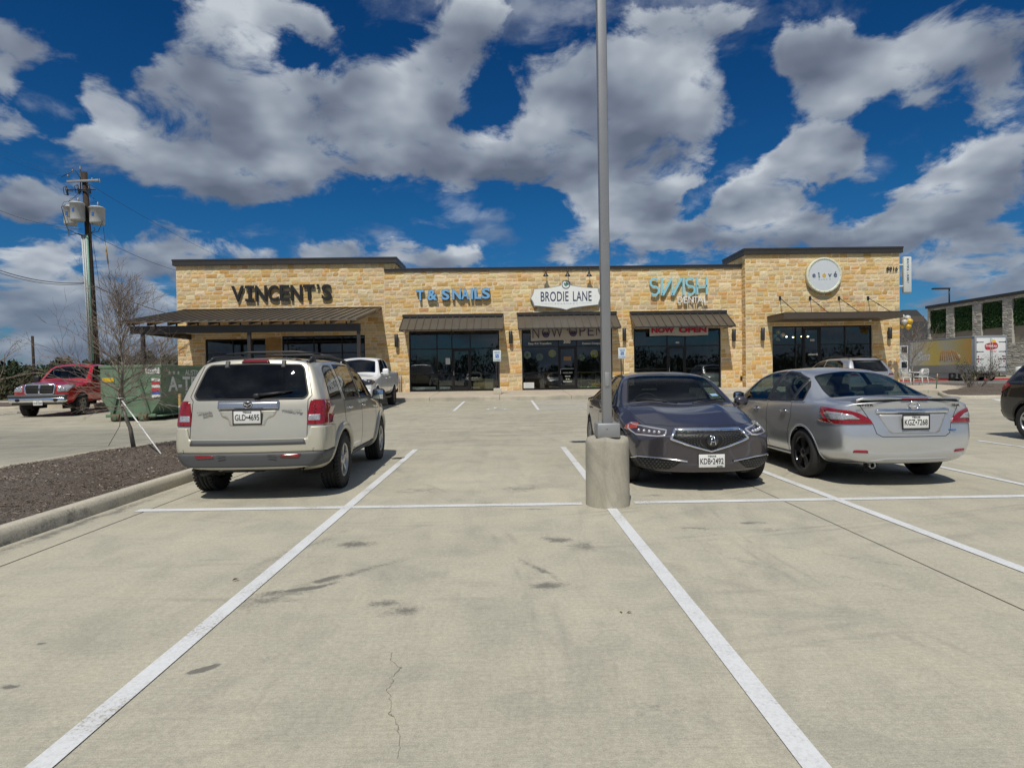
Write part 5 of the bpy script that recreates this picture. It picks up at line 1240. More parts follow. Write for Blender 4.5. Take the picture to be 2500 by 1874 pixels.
        c.patch('clear_lens', 'S', [(.20, .82), (.36, .82), (.46, .915), (.22, .905)], M_LAMPC, off=.0165, th=.01, r=.012, side=sd, h=.02, parent=lp)
        c.patch('bumper_reflector', 'R', [(.52, .425), (.53, .458), (.67, .462), (.68, .428)], M_RED, off=.006, th=.01, r=.004, side=sd, h=.02)
    c.patch('chrome_strip', 'R', [(-.43, .905), (.43, .905), (.44, .945), (.42, .955), (-.42, .955), (-.44, .945)], M_CHROME, off=.018, th=.02, r=.008)
    c.patch('plate_recess', 'R', [(-.42, .90), (-.30, .68), (-.26, .665), (.26, .665), (.30, .68), (.42, .90)], mat('silver_recess', (.50, .51, .53), .4, .6), off=.003, th=.006, r=.03)
    y = c.hit('R', 0, .78).y; c.plate((0, y-.022, .80), -1, 'TEXAS', 'KGZ\u20227268', M_BLACK)
    y = c.hit('R', 0, .99).y; mb = MB(); n = 26; mb.tube([(.052*math.cos(6.283*k/n), y-.014, .998+.045*math.sin(6.283*k/n)) for k in range(n+1)], .009, 8); mb.rbox((0, y-.014, .998), (.14, .01, .022), .004); mb.cyl((0, y-.006, .998), .05, .008, 20, axis='Y'); mb.build('emblem', M_CHROME, c.root)
    y = c.hit('R', -.5, .995).y; text('SENTRA', 'badge', .24, .026, .008, M_DKMETAL, c.root, (-.53, y-.006, 1.0), bold=.03); text('SR', 'badge', .07, .026, .008, M_DKMETAL, c.root, (.56, y-.006, .985), bold=.03)
    mb = MB(); y = c.hit('R', .45, .70).y; mb.rbox((.47, y-.005, .695), (.10, .006, .014), .003); mb.build('blue_badge', mat('badge_blue', (.02, .10, .35), .3), c.root)
    c.patch('diffuser', 'R', [(-.60, .22), (.60, .22), (.50, .345), (.42, .365), (-.30, .365), (-.48, .33)], mat('silver_lower', (.50, .51, .53), .4, .5), off=.004, th=.01, r=.03)
    mb = MB(); y = c.hit('R', -.44, .29).y; mb.lathe((-.42, y-.05, .265), [(.028, .02), (.036, -.01), (.04, 0), (.04, .3)], 18, 0, 'Y'); mb.build('exhaust', M_STEEL, c.root); mb = MB(); mb.cyl((-.42, y-.015, .265), .033, .02, 16, axis='Y'); mb.build('exhaust_bore', M_DARK, c.root)
    mb = MB(); mb.lathe((-.42, y-.006, .262), [(.07, 0), (.085, .004)], 20, 0, 'Y'); mb.cyl((-.42, y+.0, .262), .078, .015, 20, axis='Y'); mb.build('exhaust_cutout', M_DARK, c.root)
    for sd in (1, -1): c.patch('side_skirt', 'S', [(1.40, .17), (3.38, .17), (3.36, .27), (1.42, .29)], P, off=.02, th=.03, r=.02, side=sd)
    c.mirror(3.0, 1.02, .84, M_BLACK, (.17, .12, .14)); c.handle(1.50, .86, M_CHROME); c.handle(2.42, .85, M_CHROME)
    c.patch('headlamp', 'F', [(.45, .58), (.80, .62), (.80, .74), (.50, .68)], M_LAMPC, off=.01, r=.02, mirror=True)
    c.seats((1.55, 2.4), .46, 1.16, (-.36, 2.95, .95), (3.1, .88), (.9, 3.35))
    mb = MB(); mb.rbox((0, 1.02, .93), (1.2, .5, .05), .02); mb.build('parcel_shelf', M_CABIN, c.root)
    both = (1, -1); S = [('S', [(2.075, .28), (2.07, .95), (2.07, 1.42)], both), ('S', [(3.20, .30), (3.18, .90)], both), ('S', [(1.335, 1.30), (1.335, 1.0), (1.30, .80), (1.42, .55), (1.44, .29)], both), ('S', [(1.44, .285), (3.2, .285)], both),
      ('R', [(.44, .66), (.47, .77), (.56, .93), (.62, 1.03)], both), ('R', [(-.44, .66), (-.38, .625), (.38, .625), (.44, .66)], (1,)), ('S', [(.90, .72), (.90, .84), (1.04, .84), (1.04, .72), (.90, .72)], (1,))]
    c.finish(S); return c
silver()

# ---- dark blue grey sedan facing the camera
def navy():
    P = mat('gunmetal_paint', (.075, .068, .085), .28, .6, coat=1, back=(.02, .02, .02), flake=.05)
    sp = dict(lv=3, L=4.83, W=.925, ya=.75, yb=3.85,
      top=[(0, 1.00), (.3, 1.04), (.6, 1.07), (.9, 1.14), (1.4, 1.35), (1.75, 1.43), (2.2, 1.447), (2.6, 1.425), (2.9, 1.35), (3.3, 1.12), (3.55, 1.0), (3.8, .965), (4.3, .89), (4.65, .80), (4.83, .70)],
      belt=[(0, .96), (1.5, .97), (2.8, .94), (3.5, .90), (4.1, .815), (4.6, .70), (4.83, .60)],
      plan=[(0, .88), (.3, .95), (.8, .99), (1.2, 1.0), (3.6, 1.0), (4.2, .985), (4.83, .90)],
      corner=[(0, .74), (.8, .74), (1.4, .64), (2.0, .62), (2.6, .64), (3.1, .76), (3.5, .83), (4.3, .80), (4.83, .66)],
      drop=[(0, .03), (.7, .03), (1.4, .05), (2.4, .05), (3.4, .02), (4.2, .025), (4.83, .05)],
      bot=[(0, .26), (.4, .2), (1.0, .19), (3.8, .19), (4.5, .20), (4.83, .23)],
      rear=[(.2, .15), (.4, .02), (.6, 0), (.8, .03), (1.0, .06)],
      front=[(.18, 4.66), (.24, 4.76), (.34, 4.80), (.48, 4.81), (.60, 4.83), (.70, 4.82), (.78, 4.74), (.85, 4.62)],
      hoodv=.022, bf=.42, br=.22, bulge=.03, crease={6: .5, 8: .4, 9: .6}, endcrease=.1)
    c = Car('parked_sedan', sp, P, (2.41, 6.93+4.83, 0), math.pi, 'dark blue grey sedan facing the camera beside the concrete lamp base with a pointed grille', 'car')
    c.wheels(1.09, 3.865, .335, .225, 1.60, mat('grey_alloy', (.30, .30, .31), .3, .8), 10, (.02, .002, .003, P), .372, 'spoke', False, .235)
    F = lambda zx, zy: ((1472-zx)*-.00115, .39+(1085-zy)*.00116)
    c.window('windscreen', 'T', [(-.70, 3.42), (-.56, 2.78), (0, 2.67), (.56, 2.78), (.70, 3.42), (0, 3.56)], GL_TEAL, r=.04, frame=.02)
    c.window('rear_window', 'T', [(-.60, .85), (0, .75), (.60, .85), (.50, 1.42), (0, 1.50), (-.50, 1.42)], GL_DARK, r=.05)
    c.window('front_side_window', 'S', [(2.25, .975), (3.30, .96), (2.85, 1.25), (2.60, 1.36), (2.24, 1.385)], GL_TEAL, r=.02, mirror=True)
    c.window('rear_side_window', 'S', [(1.18, 1.0), (2.17, .975), (2.16, 1.39), (1.75, 1.355), (1.40, 1.22)], GL_DARK, r=.02, mirror=True)
    # grille: pentagon with bright surround
    G = [(-.475, .655), (-.40, .735), (0, .75), (.40, .735), (.475, .655), (.44, .625), (.0, .475), (-.44, .625)]
    G = [(-.46, .640), (-.385, .742), (.385, .742), (.46, .640), (.20, .552), (.0, .497), (-.20, .552)]
    gr = c.patch('grille', 'F', [(x*.97, .615+(z-.615)*.95) for x, z in G], mat('grille_black', (.008, .008, .009), .5), off=.006, th=.01, r=.01)
    mb = MB(); rng = random.Random(3)
    for k in range(46):
        for rad in range(4, 16):
            a = 2*math.pi*(k+(.5 if rad % 2 else 0))/46; x, z = .032*rad*math.cos(a)*1.05, .620+.020*rad*math.sin(a)*1.2
            if inside((x, z), [(p[0]*.93, .615+(p[1]-.615)*.9) for p in G]):
                p = c.hit('F', x, z, off=.010); mb.rbox(p, (.018, .006, .006), .001, 0, Matrix.Rotation(-a, 3, 'Y'))
    mb.build('grille_mesh', mat('grille_grey', (.10, .10, .105), .35, .6), gr)
    c.trim('grille_surround', 'F', G, .026, M_CHROME, off=.012, dome=.010, closed=True, parent=gr, r=.012)
    p = c.hit('F', 0, .628, off=.03); mb = MB(); mb.lathe((0, p.y-.0, .628), [(.0, .012), (.066, .008), (.074, -.02)], 28, 0, 'Y'); eb = mb.build('emblem', mat('emblem_black', (.012, .012, .014), .15, coat=1), gr); y = p.y+.018
    mb = MB(); mb.tube([(-.030, y, .578), (-.026, y, .60), (-.006, y, .683)], [.007, .007, .005], 6); mb.tube([(.030, y, .578), (.026, y, .60), (.006, y, .683)], [.007, .007, .005], 6); mb.tube([(-.018, y, .612), (.018, y, .612)], .006, 6); mb.tube([(-.006, y, .683), (.006, y, .683)], .006, 6); o = mb.build('emblem_mark', M_CHROME, gr)
    # headlamps
    for sd in (1, -1):
        H = [(.475, .728), (.52, .672), (.60, .662), (.80, .665), (.83, .70), (.865, .775), (.72, .762), (.60, .745)]
        hl = c.patch('headlamp', 'F', H, mat('headlamp_dark', (.07, .05, .055), .15, .3, coat=1), off=.008, th=.02, r=.008, side=sd, h=.02)
        c.trim('headlamp_rim', 'F', H, .011, M_LED, off=.012, dome=.004, closed=True, parent=hl, side=sd)
        mb = MB()
        for k in range(5):
            q = c.hit('F', sd*(.565+k*.047), .701+k*.0025, off=.006); mb.ell(q+Vector((0, .004, 0)), (.019, .016, .022), 12, 8)
        mb.build('led_lens', M_LED, hl)
        am = c.patch('side_marker', 'S', [(4.02, .71), (4.15, .70), (4.28, .735), (4.20, .79), (4.06, .79)], M_AMBER if sd > 0 else M_LAMPC, off=.010, th=.012, r=.01, side=sd, h=.02, parent=hl)
        I = [(.33, .372), (.46, .275), (.74, .245), (.835, .27), (.85, .33), (.80, .40), (.58, .398)]
        it = c.patch('lower_intake', 'F', I, mat('grille_black', (0, 0, 0)), off=.006, th=.012, r=.012, side=sd, h=.02)
        mb = MB()
        for i in range(12):
            for j in range(6):
                x, z = .36+i*.040+(j % 2)*.020, .255+j*.026
                if inside((x, z), I) and edist((x, z), I) > .012: q = c.hit('F', sd*x, z, off=.009); mb.rbox(q, (.020, .005, .005), .001, 0, Matrix.Rotation(.5, 3, 'Y')); mb.rbox(q, (.020, .005, .005), .001, 0, Matrix.Rotation(-.5, 3, 'Y'))
        mb.build('intake_mesh', mat('grille_grey', (0, 0, 0)), it)
        c.trim('intake_trim', 'F', [(.27, .374), (.58, .408), (.80, .412), (.862, .345), (.845, .265)], .017, M_CHROME, off=.012, dome=.008, side=sd, parent=it)
        c.patch('lower_lip', 'F', [(.40, .205), (.80, .20), (.82, .222), (.42, .228)], M_BLACK, off=.02, th=.03, r=.006, side=sd, h=.03)
    c.plate((0, c.hit('F', 0, .39, off=.02).y+.004, .385), 1, 'TEXAS', 'KDB\u20222492', None, 'AVID')
    c.mirror(3.24, 1.0, .87, mat('gunmetal_paint', (0, 0, 0)), (.18, .13, .135)); c.handle(2.35, .83, P); c.handle(1.3, .84, P)
    for sd in (1, -1):
        a = c.hit('T', sd*.1-.05, 3.60, off=.012); b = c.hit('T', sd*.62-.05, 3.38, off=.018); mb = MB(); mb.tube([a, (a+b)/2+Vector((0, 0, .012)), b], .008, 6); mb.build('wiper', M_BLACK, c.root)
    p = c.hit('T', -.60, 3.33, off=.003); mb = MB(); mb.add([c.hit('T', x, y_, off=.004) for x, y_ in ((-.62, 3.30), (-.52, 3.33), (-.50, 3.28), (-.60, 3.25))], [(0, 1, 2, 3)]); mb.build('window_sticker', mat('sticker_blue', (.25, .4, .6), .5), c.root)
    c.seats((1.5, 2.45), .46, 1.17, (.36, 3.03, .96), (3.3, .87), (.9, 3.5), .38)
    # hood creases
    mb = MB()
    both = (1, -1); S = [('S', [(2.2, .25), (2.2, .95), (2.2, 1.40)], both), ('S', [(3.36, .28), (3.34, .90)], both), ('T', [(.03, 4.60), (.40, 4.54), (.66, 4.30), (.74, 3.9), (.76, 3.60)], both), ('S', [(1.2, .26), (3.36, .26)], both), ('F', [(.84, .66), (.90, .62)], both)]
    c.finish(S); return c
navy()

# ---- pickups
def pickup(nm, P, loc, rz, label, red):
    L = 5.75; W = .98 if red else .99; zt = 1.90; bedz = 1.33 if red else 1.36
    hood = 1.25 if red else 1.24
    sp = dict(L=L, W=W, ya=.5, yb=4.9,
      top=[(0, bedz), (1.98, bedz), (2.02, bedz+.02), (2.06, 1.72), (2.25, zt-.03), (2.6, zt), (3.35 if red else 3.3, zt-.02), (3.6, zt-.12), (4.05, 1.42), (4.2, hood+.06), (4.4, hood+.03), (5.1, hood-.01), (5.5, hood-.06), (L, hood-.13)],
      belt=[(0, bedz-.03), (2.0, 1.27), (4.2, 1.2), (5.0, 1.08), (L, .98)], plan=[(0, .97), (.4, 1.0), (4.9, 1.0), (5.5, .97), (L, .93)],
      corner=[(0, .93), (2.0, .93), (2.1, .80), (2.3, .74), (3.4, .75), (4.0, .84), (4.3, .82), (L, .72)], drop=[(0, .02), (2, .02), (2.2, .07), (3.5, .06), (4.2, .06), (L, .08)],
      bot=[(0, .55), (.6, .50), (4.9, .45), (L, .48)], rear=[(.4, .05), (.6, 0), (1.4, .02)], front=[(.45, 5.62), (.6, 5.70), (.8, 5.74), (1.0, 5.72), (1.08, 5.70), (1.2, 5.60)],
      bf=.16, br=.03, bulge=.015, crease={8: .5, 6: .3}, endcrease=.5)
    c = Car(nm, sp, P, loc, rz, label, 'pickup truck')
    c.wheels(1.25, 4.80, .40, .27, 1.70, mat('dark_alloy', (.06, .06, .062), .4, .5) if not red else mat('steel_wheel', (.30, .29, .27), .45, .6), 6, (.05, .008, .006, P), .47, 'spoke', True, .24)
    gd = GL_DARK
    c.window('windscreen', 'T', [(-.74, 4.10), (-.64, 3.60), (0, 3.52), (.64, 3.60), (.74, 4.10), (0, 4.20)], GL_TEAL if red else gd, r=.05)
    c.window('front_side_window', 'S', [(2.95, 1.29), (3.97, 1.27), (3.62, 1.66), (3.45, 1.765), (2.95, 1.79)], gd, r=.03, mirror=True)
    c.window('rear_side_window', 'S', [(2.22, 1.30), (2.85, 1.29), (2.85, 1.79), (2.36, 1.78)], gd, r=.04, mirror=True)
    mb = MB(); mb.box(-.80, .80, .08, 1.95, bedz-.0, bedz+.004); mb.build('bed_cover', M_BLACK, c.root)
    if red:
        G = [(-.45, .79), (.45, .79), (.50, 1.05), (.45, 1.13), (-.45, 1.13), (-.50, 1.05)]
        g = c.patch('grille', 'F', G, M_DARK, off=.006, r=.03); c.trim('grille_surround', 'F', G, .05, M_CHROME, off=.02, dome=.012, closed=True, parent=g, r=.03)
        c.trim('grille_bar', 'F', [(0, .82), (0, 1.12)], .07, M_CHROME, off=.02, dome=.01, parent=g)
        for z in (.85, .905, .96, 1.015, 1.07): c.trim('grille_slat', 'F', [(-.42, z), (.42, z)], .016, mat('slat_grey', (.045, .045, .045), .4, .4), off=.012, parent=g)
        y = c.hit('F', 0, .96, off=.04).y; mb = MB(); mb.ell((0, y, .97), (.035, .012, .04), 12, 8); mb.build('emblem', M_DKMETAL, g)
        for sd in (1, -1):
            h = c.patch('headlamp', 'F', [(.56, .86), (.89, .88), (.92, 1.03), (.86, 1.11), (.58, 1.10)], M_LAMPC, off=.012, th=.02, r=.04, side=sd)
            mb = MB()
            for x in (.63, .77): q = c.hit('F', sd*x, .965, off=.02); mb.ell(q, (.05, .012, .05), 14, 8)
            mb.build('lamp_reflector', M_CHROME, h)
        mb = MB(); q = 5.74; mb.rbox((0, q+.05, .60), (1.86, .20, .17), .04); bp = mb.build('front_bumper', M_CHROME, c.root)
        mb = MB(); mb.rbox((0, q+.05, .735), (1.90, .21, .10), .03); mb.rbox((0, q+.02, .48), (1.7, .16, .08), .03); mb.build('bumper_pad', mat('pad_grey', (.07, .075, .08), .6), bp)
        for sd in (1, -1): mb = MB(); mb.ell((sd*.62, q+.15, .60), (.085, .01, .055), 16, 8); mb.build('fog_lamp', M_DARK, bp)
        c.plate((-.05, q+.16, .50), 1, 'TEXAS', 'DNR\u20223044', None)
    else:
        G = [(-.50, .80), (.50, .80), (.46, 1.08), (-.46, 1.08)]
        g = c.patch('grille', 'F', G, M_BLACK, off=.006, r=.05)
        for sd in (1, -1): c.patch('headlamp', 'F', [(.56, .86), (.90, .90), (.90, 1.06), (.58, 1.07)], mat('smoked_lamp', (.04, .04, .045), .12, .3, coat=1), off=.012, th=.02, r=.03, side=sd); c.patch('headlamp_side', 'S', [(5.15, .95), (5.55, .88), (5.60, 1.0), (5.25, 1.06)], mat('smoked_lamp', (0, 0, 0)), off=.008, r=.02, side=sd)
        mb = MB(); mb.rbox((0, 5.80, .62), (1.9, .2, .24), .06); mb.build('front_bumper', P, c.root)
        mb = MB()
        for sd in (1, -1): mb.tube([(sd*.98, 2.2, .42), (sd*1.02, 2.4, .40), (sd*1.02, 3.9, .40), (sd*.98, 4.1, .42)], .04, 8)
        mb.build('side_step', M_BLACK, c.root)
        mb = MB(); mb.rbox((.72, .45, 1.37), (.3, .6, .04), .015); mb.build('bed_cap', M_BLACK, c.root)
    for sd in (1, -1): c.patch('tail_lamp', 'S', [(.02, .95), (.14, .95), (.14, 1.26), (.02, 1.26)], M_RED2, off=.008, r=.01, side=sd)
    mb = MB(); mb.rbox((0, -.06, .58), (1.8, .16, .2), .04); mb.build('rear_bumper', M_BLACK if not red else M_CHROME, c.root)
    c.mirror(3.86, 1.33, .98, P if not red else M_BLACK, (.24, .16, .24)); c.handle(3.02, 1.10, P if not red else M_BLACK); c.handle(2.28, 1.12, P)
    c.seats((2.6, 3.1), .85, 1.55, (.38, 3.55, 1.25), (3.85, 1.16), (2.2, 4.1))
    c.root.scale = (1.05, 1.0, 1.10) if red else (1.03, 1.0, 1.12)
    S = [('S', [(2.9, .52), (2.9, 1.82)], (1, -1)), ('S', [(4.02, .52), (4.05, 1.1), (4.0, 1.24)], (1, -1)), ('S', [(2.07, .52), (2.07, 1.33)], (1, -1)), ('S', [(2.15, .53), (4.02, .53)], (1, -1))]
    c.finish(S); return c
PW = mat('white_car_paint', (.82, .83, .84), .35, .1, coat=1, back=(.03, .03, .03)); PR = mat('red_car_paint', (.50, .008, .018), .28, .15, coat=1, back=(.02, .02, .02))
pickup('parked_pickup', PW, (-6.02, 28.3, ZG(26)), math.pi, 'white pickup truck with smoked headlamps parked by the sidewalk behind the beige car', False)
pickup('parked_pickup', PR, (-18.3, 28.4, .05), math.pi+R(7), 'red pickup truck with chrome grille and bumper beside the green roll off container', True)

# ---- silver crossover near the right hand shop, dark SUV at the edge
def crossover(nm, P, loc, rz, label, dark):
    sp = dict(L=4.75, W=.93, ya=.8, yb=3.85,
      top=[(0, 1.46 if dark else 1.50), (.15, 1.56), (.5, 1.64), (1.3, 1.69), (2.2, 1.69), (2.7, 1.62), (3.2, 1.35), (3.6, 1.12), (3.8, 1.08), (4.4, .98), (4.75, .84)],
      belt=[(0, 1.14), (1.0, 1.12), (3.5, 1.0), (4.2, .9), (4.75, .76)], plan=[(0, .90), (.3, .97), (.9, 1.0), (3.8, 1.0), (4.75, .9)],
      corner=[(0, .62), (.5, .68), (1.5, .70), (2.6, .70), (3.2, .80), (3.7, .84), (4.75, .76)], drop=[(0, .06), (2.6, .055), (3.6, .03), (4.75, .05)],
      bot=[(0, .40), (.4, .30), (1, .24), (3.8, .24), (4.75, .3)], rear=[(.25, .25), (.40, .08), (.60, 0), (.85, .02), (1.05, .10), (1.3, .30), (1.5, .48), (1.62, .60)],
      front=[(.25, 4.6), (.45, 4.75), (.7, 4.72), (.9, 4.55)], bf=.3, br=.20, bulge=.03, crease={6: .3, 8: .3}, endcrease=.15)
    c = Car(nm, sp, P, loc, rz, label, 'car')
    c.wheels(.98, 3.75, .36, .23, 1.61, mat('cross_alloy', (.45, .45, .46), .3, .8), 5, (.05, .004, .006, mat('dark_trim', (.03, .03, .032), .5) if dark else P), .42, 'spoke', False, .235)
    c.window('rear_window', 'R', [(-.60, 1.13), (.60, 1.13), (.66, 1.18), (.56, 1.49), (-.56, 1.49), (-.66, 1.18)], GL_DARK, r=.04)
    c.window('rear_side_window', 'S', [(.72, 1.20), (1.0, 1.155), (2.05, 1.135), (2.05, 1.57), (1.2, 1.565), (.9, 1.45)], GL_DARK, r=.05, mirror=True)
    c.window('front_side_window', 'S', [(2.13, 1.13), (3.25, 1.10), (2.85, 1.40), (2.62, 1.52), (2.13, 1.57)], GL_DARK if dark else GL_TEAL, r=.03, mirror=True)
    c.window('windscreen', 'T', [(-.68, 3.45), (-.56, 2.85), (0, 2.76), (.56, 2.85), (.68, 3.45), (0, 3.58)], GL_TEAL, r=.05)
    for sd in (1, -1):
        lm = M_RED if dark else M_LAMPC
        t_ = c.patch('tail_lamp', 'R', [(.50, .98), (.62, 1.09), (.86, 1.10), (.89, .90), (.70, .92)], lm, off=.012, th=.02, r=.02, side=sd, h=.025)
        c.patch('tail_lamp_side', 'S', [(.10, .92), (.14, 1.10), (.42, 1.12), (.52, 1.06), (.30, .93)], lm, off=.012, th=.02, r=.02, side=sd, h=.03, parent=t_)
        if not dark: c.patch('lamp_band', 'R', [(.56, .98), (.64, 1.05), (.84, 1.06), (.85, .97)], M_RED2, off=.016, th=.01, r=.01, side=sd, h=.025, parent=t_)
    mb = MB(); mb.rbox((0, .60, 1.56), (1.15, .22, .03), .012, 0, Matrix.Rotation(R(8), 3, 'X')); mb.build('roof_spoiler', P if dark else mat('spoiler_black', (.02, .02, .02), .3), c.root)
    c.patch('lower_bumper', 'R', [(-.8, .40), (.8, .40), (.86, .56), (-.86, .56)], mat('dark_trim', (.03, .03, .032), .5), off=.012, th=.02, r=.03)
    y = c.hit('R', 0, 1.0).y; mb = MB(); n = 20; mb.tube([(.06*math.cos(6.283*k/n), y-.01, 1.02+.042*math.sin(6.283*k/n)) for k in range(n+1)], .007, 6); mb.build('emblem', M_CHROME, c.root)
    mb = MB(); mb.tube([(.02, c.hit('R', .02, 1.16).y-.02, 1.16), (.4, c.hit('R', .4, 1.20).y-.02, 1.20)], .01, 6); mb.build('rear_wiper', M_BLACK, c.root)
    for sd in (1, -1):
        mb = MB(); mb.tube([(sd*.58, .75, 1.62), (sd*.58, .9, 1.695), (sd*.58, 1.6, 1.735), (sd*.58, 2.3, 1.71), (sd*.58, 2.55, 1.62)], .016, 8); mb.build('roof_rail', M_BLACK, c.root)
    c.mirror(3.08, 1.14, .88, P if not dark else M_BLACK, (.19, .13, .15)); c.handle(1.35, .98, P); c.handle(2.35, .97, P)
    c.patch('headlamp', 'F', [(.50, .68), (.84, .72), (.84, .86), (.52, .80)], M_LAMPC, off=.01, r=.02, mirror=True)
    c.seats((1.5, 2.4), .62, 1.32, (-.36, 2.95, 1.08), (3.2, 1.0), (.6, 3.4))
    if not dark:
        c.root.scale = (1.05, 1.05, 1.06)
    S = [('S', [(2.09, .32), (2.09, 1.58)], (1, -1)), ('S', [(3.3, .35), (3.28, 1.05)], (1, -1)), ('S', [(1.45, .35), (1.3, .6), (1.12, .9), (1.1, 1.14)], (1, -1)), ('R', [(.52, .72), (.50, .96), (.64, 1.14)], (1, -1)), ('R', [(-.52, .72), (.52, .72)], (1,))]
    c.finish(S); return c
crossover('parked_crossover', mat('silver_paint_light', (.52, .53, .55), .3, .7, coat=1, back=(.03, .03, .03)), (14.72, 23.5, ZG(25)+.04), R(2), 'silver crossover seen from behind over the roof of the silver sedan near the patio shop', False)
crossover('parked_crossover', mat('black_paint', (.010, .011, .015), .25, .3, coat=1, back=(.01, .01, .01)), (11.1, 12.45, 0), math.pi, 'black crossover with red tail lamp cut off by the right edge of the photo', True)
# ================================================================== street furniture and signs
def thing(mb, name, m, label, cat, group=None, loc=None):
    o = mb.build(name, m); return tag(o, label, cat, group)
# ---- lot lamp post
lx, ly = LX[1], 6.49
lamp = empty('parking_lot_lamp', (lx, ly, 0), 0, 'tall square grey steel lamp post on a round concrete base', 'lamp post')
M_BASEC = concrete('base_concrete', (.47, .445, .37), None, 0, .7, gr=.35)
mb = MB(); rnd_ = random.Random(5)
prof = [(.236, -.02), (.238, .02), (.236, .3), (.235, .60), (.234, .69), (.222, .722), (.19, .732), (.001, .735)]
mb.lathe((0, 0, 0), prof, 56, 0, 'Z'); mb.v = [(x*(1+.006*math.sin(7*math.atan2(y, x))), y*(1+.006*math.sin(5*math.atan2(y, x))), z+(.012*math.sin(3*math.atan2(y, x)+1) if z > .68 else 0)) for x, y, z in mb.v]
mb.build('concrete_base', M_BASEC, lamp)
mb = MB(); mb.add([(.262*math.cos(a), .262*math.sin(a), .0015) for a in np.linspace(0, 6.283, 40, endpoint=False)], [tuple(range(40))]); 
mb = MB(); mb.rbox((0, 0, .735+.078), (.245, .245, .156), .012); mb.build('base_cover', M_GALV, lamp)
mb = MB(); mb.cyl((-.02, -.124, .83), .006, .006, 10, axis='Y'); mb.build('cover_screw', M_BLACK, lamp)
mb = MB(); px_ = AT(1464.5, 0, ly).x-lx; zt_ = AT(1464.5, 0, ly).z; k = px_/(zt_-.9)*.55
q = Matrix.Rotation(math.atan(k), 3, 'Y')
mb.rbox(q @ Vector((0, 0, 4.4))+Vector((0, 0, .85)), (.102, .102, 8.9), .012, 0, q); pole = mb.build('pole', mat('pole_grey', (.30, .31, .33), .42, .5, var=.06, vscale=3), lamp)
mb = MB(); mb.rbox((-.0, -.055, 1.36), (.052, .008, .16), .004); mb.tube([(-.02, -.06, 1.30), (.02, -.06, 1.30)], .004, 6); mb.build('hand_hole_cover', M_GALV, lamp)
tx = k*8.8
for sx in (-1, 1):
    mb = MB(); mb.tube([(tx, 0, 9.55), (tx+sx*.35, 0, 9.62)], .03, 8); mb.rbox((tx+sx*.80, 0, 9.64), (.80, .34, .09), .02); mb.build('lamp_head', M_DKMETAL, lamp)
# ---- utility pole
YU = 35.0; pb = AT(234, 871, YU); pt = AT(206, 421, YU); pb.z = .1; d = (pt-AT(234, 871, YU)); d = d/d.z
pb = Vector((pt.x-d.x*(pt.z-.1), YU, .1))
M_POLE = mat('creosote_pole', (.034, .022, .015), .85, var=.5, vscale=6, bump=.4, bscale=25)
util = empty('utility_pole', pb, 0, 'tall leaning wooden utility pole with three grey transformer cans', 'utility pole')
H_ = pt.z-.1; T = lambda f: Vector((d.x*H_*f, 0, H_*f))
mb = MB(); mb.tube([T(0), T(.5), T(1)], [.20, .17, .145], 14); mb.build('wooden_pole', M_POLE, util)
zf = lambda py: (AT(206+(py-421)*.062, py, YU).z-.1)/H_
M_CAN = mat('transformer_grey', (.42, .44, .44), .45, var=.08)
for (px, py0, py1, dy, wpx) in ((190, 494, 540, -.45, 30), (173, 503, 550, .35, 28), (238, 505, 547, -.1, 32)):
    c0 = AT(px, py1, YU+dy)-pb; c1 = AT(px, py0, YU+dy)-pb; r_ = wpx/2/F*YU
    mb = MB(); mb.lathe((c0.x, dy, c0.z), [(.01, .02), (r_*.9, 0), (r_*.98, .05), (r_, .1), (r_, c1.z-c0.z-.12), (r_*1.06, c1.z-c0.z-.11), (r_*1.06, c1.z-c0.z-.06), (r_*.8, c1.z-c0.z), (.01, c1.z-c0.z+.04)], 24)
    o = mb.build('transformer', M_CAN, util)
    mb = MB(); mb.tube([(c0.x+.05, dy, c1.z-.02), (c0.x+.05, dy, c1.z+.28)], [.05, .03], 8); mb.build('bushing', M_GALV, o)
    mb = MB(); mb.box(c0.x-.06, c0.x+.06, dy-r_-.012, dy-r_+.03, c1.z-.62, c1.z-.40); mb.build('label_plate', mat('label_blue', (.05, .12, .35), .5), o)
    mb = MB(); mb.tube([(c0.x-.25, dy, c1.z-.25), (c0.x-.42, dy-.1, c1.z), (c0.x-.3, dy-.1, c1.z+.2), (c0.x, dy, c1.z+.3), (d.x*(c1.z+.9)/1, 0, c1.z+.95)], .012, 6); mb.build('lead', M_BLACK, o)
def catt(a, b, r=.012, sag=.3, n=10):
    a = Vector(a); b = Vector(b); return MB().tube([a+(b-a)*(i/n)-Vector((0, 0, sag*4*(i/n)*(1-i/n))) for i in range(n+1)], r, 6)
def P_(px, py, dy=0): p = AT(px, py, YU+dy)-pb; p.y = dy; return p
mb = MB(); mb.rbox((P_(170, 447)+P_(247, 442))/2+Vector((0, -.2, 0)), ((P_(247, 442)-P_(170, 447)).length, .10, .12), .01, 0, Matrix.Rotation(-.03, 3, 'Y')); mb.build('cross_arm', M_GALV, util)
mb = MB(); mb.rbox((P_(165, 465)+P_(235, 467))/2+Vector((0, -.22, 0)), (1.6, .05, .07), .01); mb.build('cutout_bracket', M_DKMETAL, util)
for px, py in ((163, 466), (191, 462), (218, 462)):
    p = P_(px, py, -.3); mb = MB(); mb.tube([p+Vector((-.05, 0, .25)), p+Vector((.06, 0, -.25))], .05, 8); mb.tube([p+Vector((-.05, 0, .25)), p+Vector((-.2, 0, .2)), p+Vector((-.15, 0, -.2)), p+Vector((.06, 0, -.25))], .018, 6); mb.tube([p, p+Vector((.3, .1, 0))], .02, 6); mb.build('fuse_cutout', M_BLACK, util)
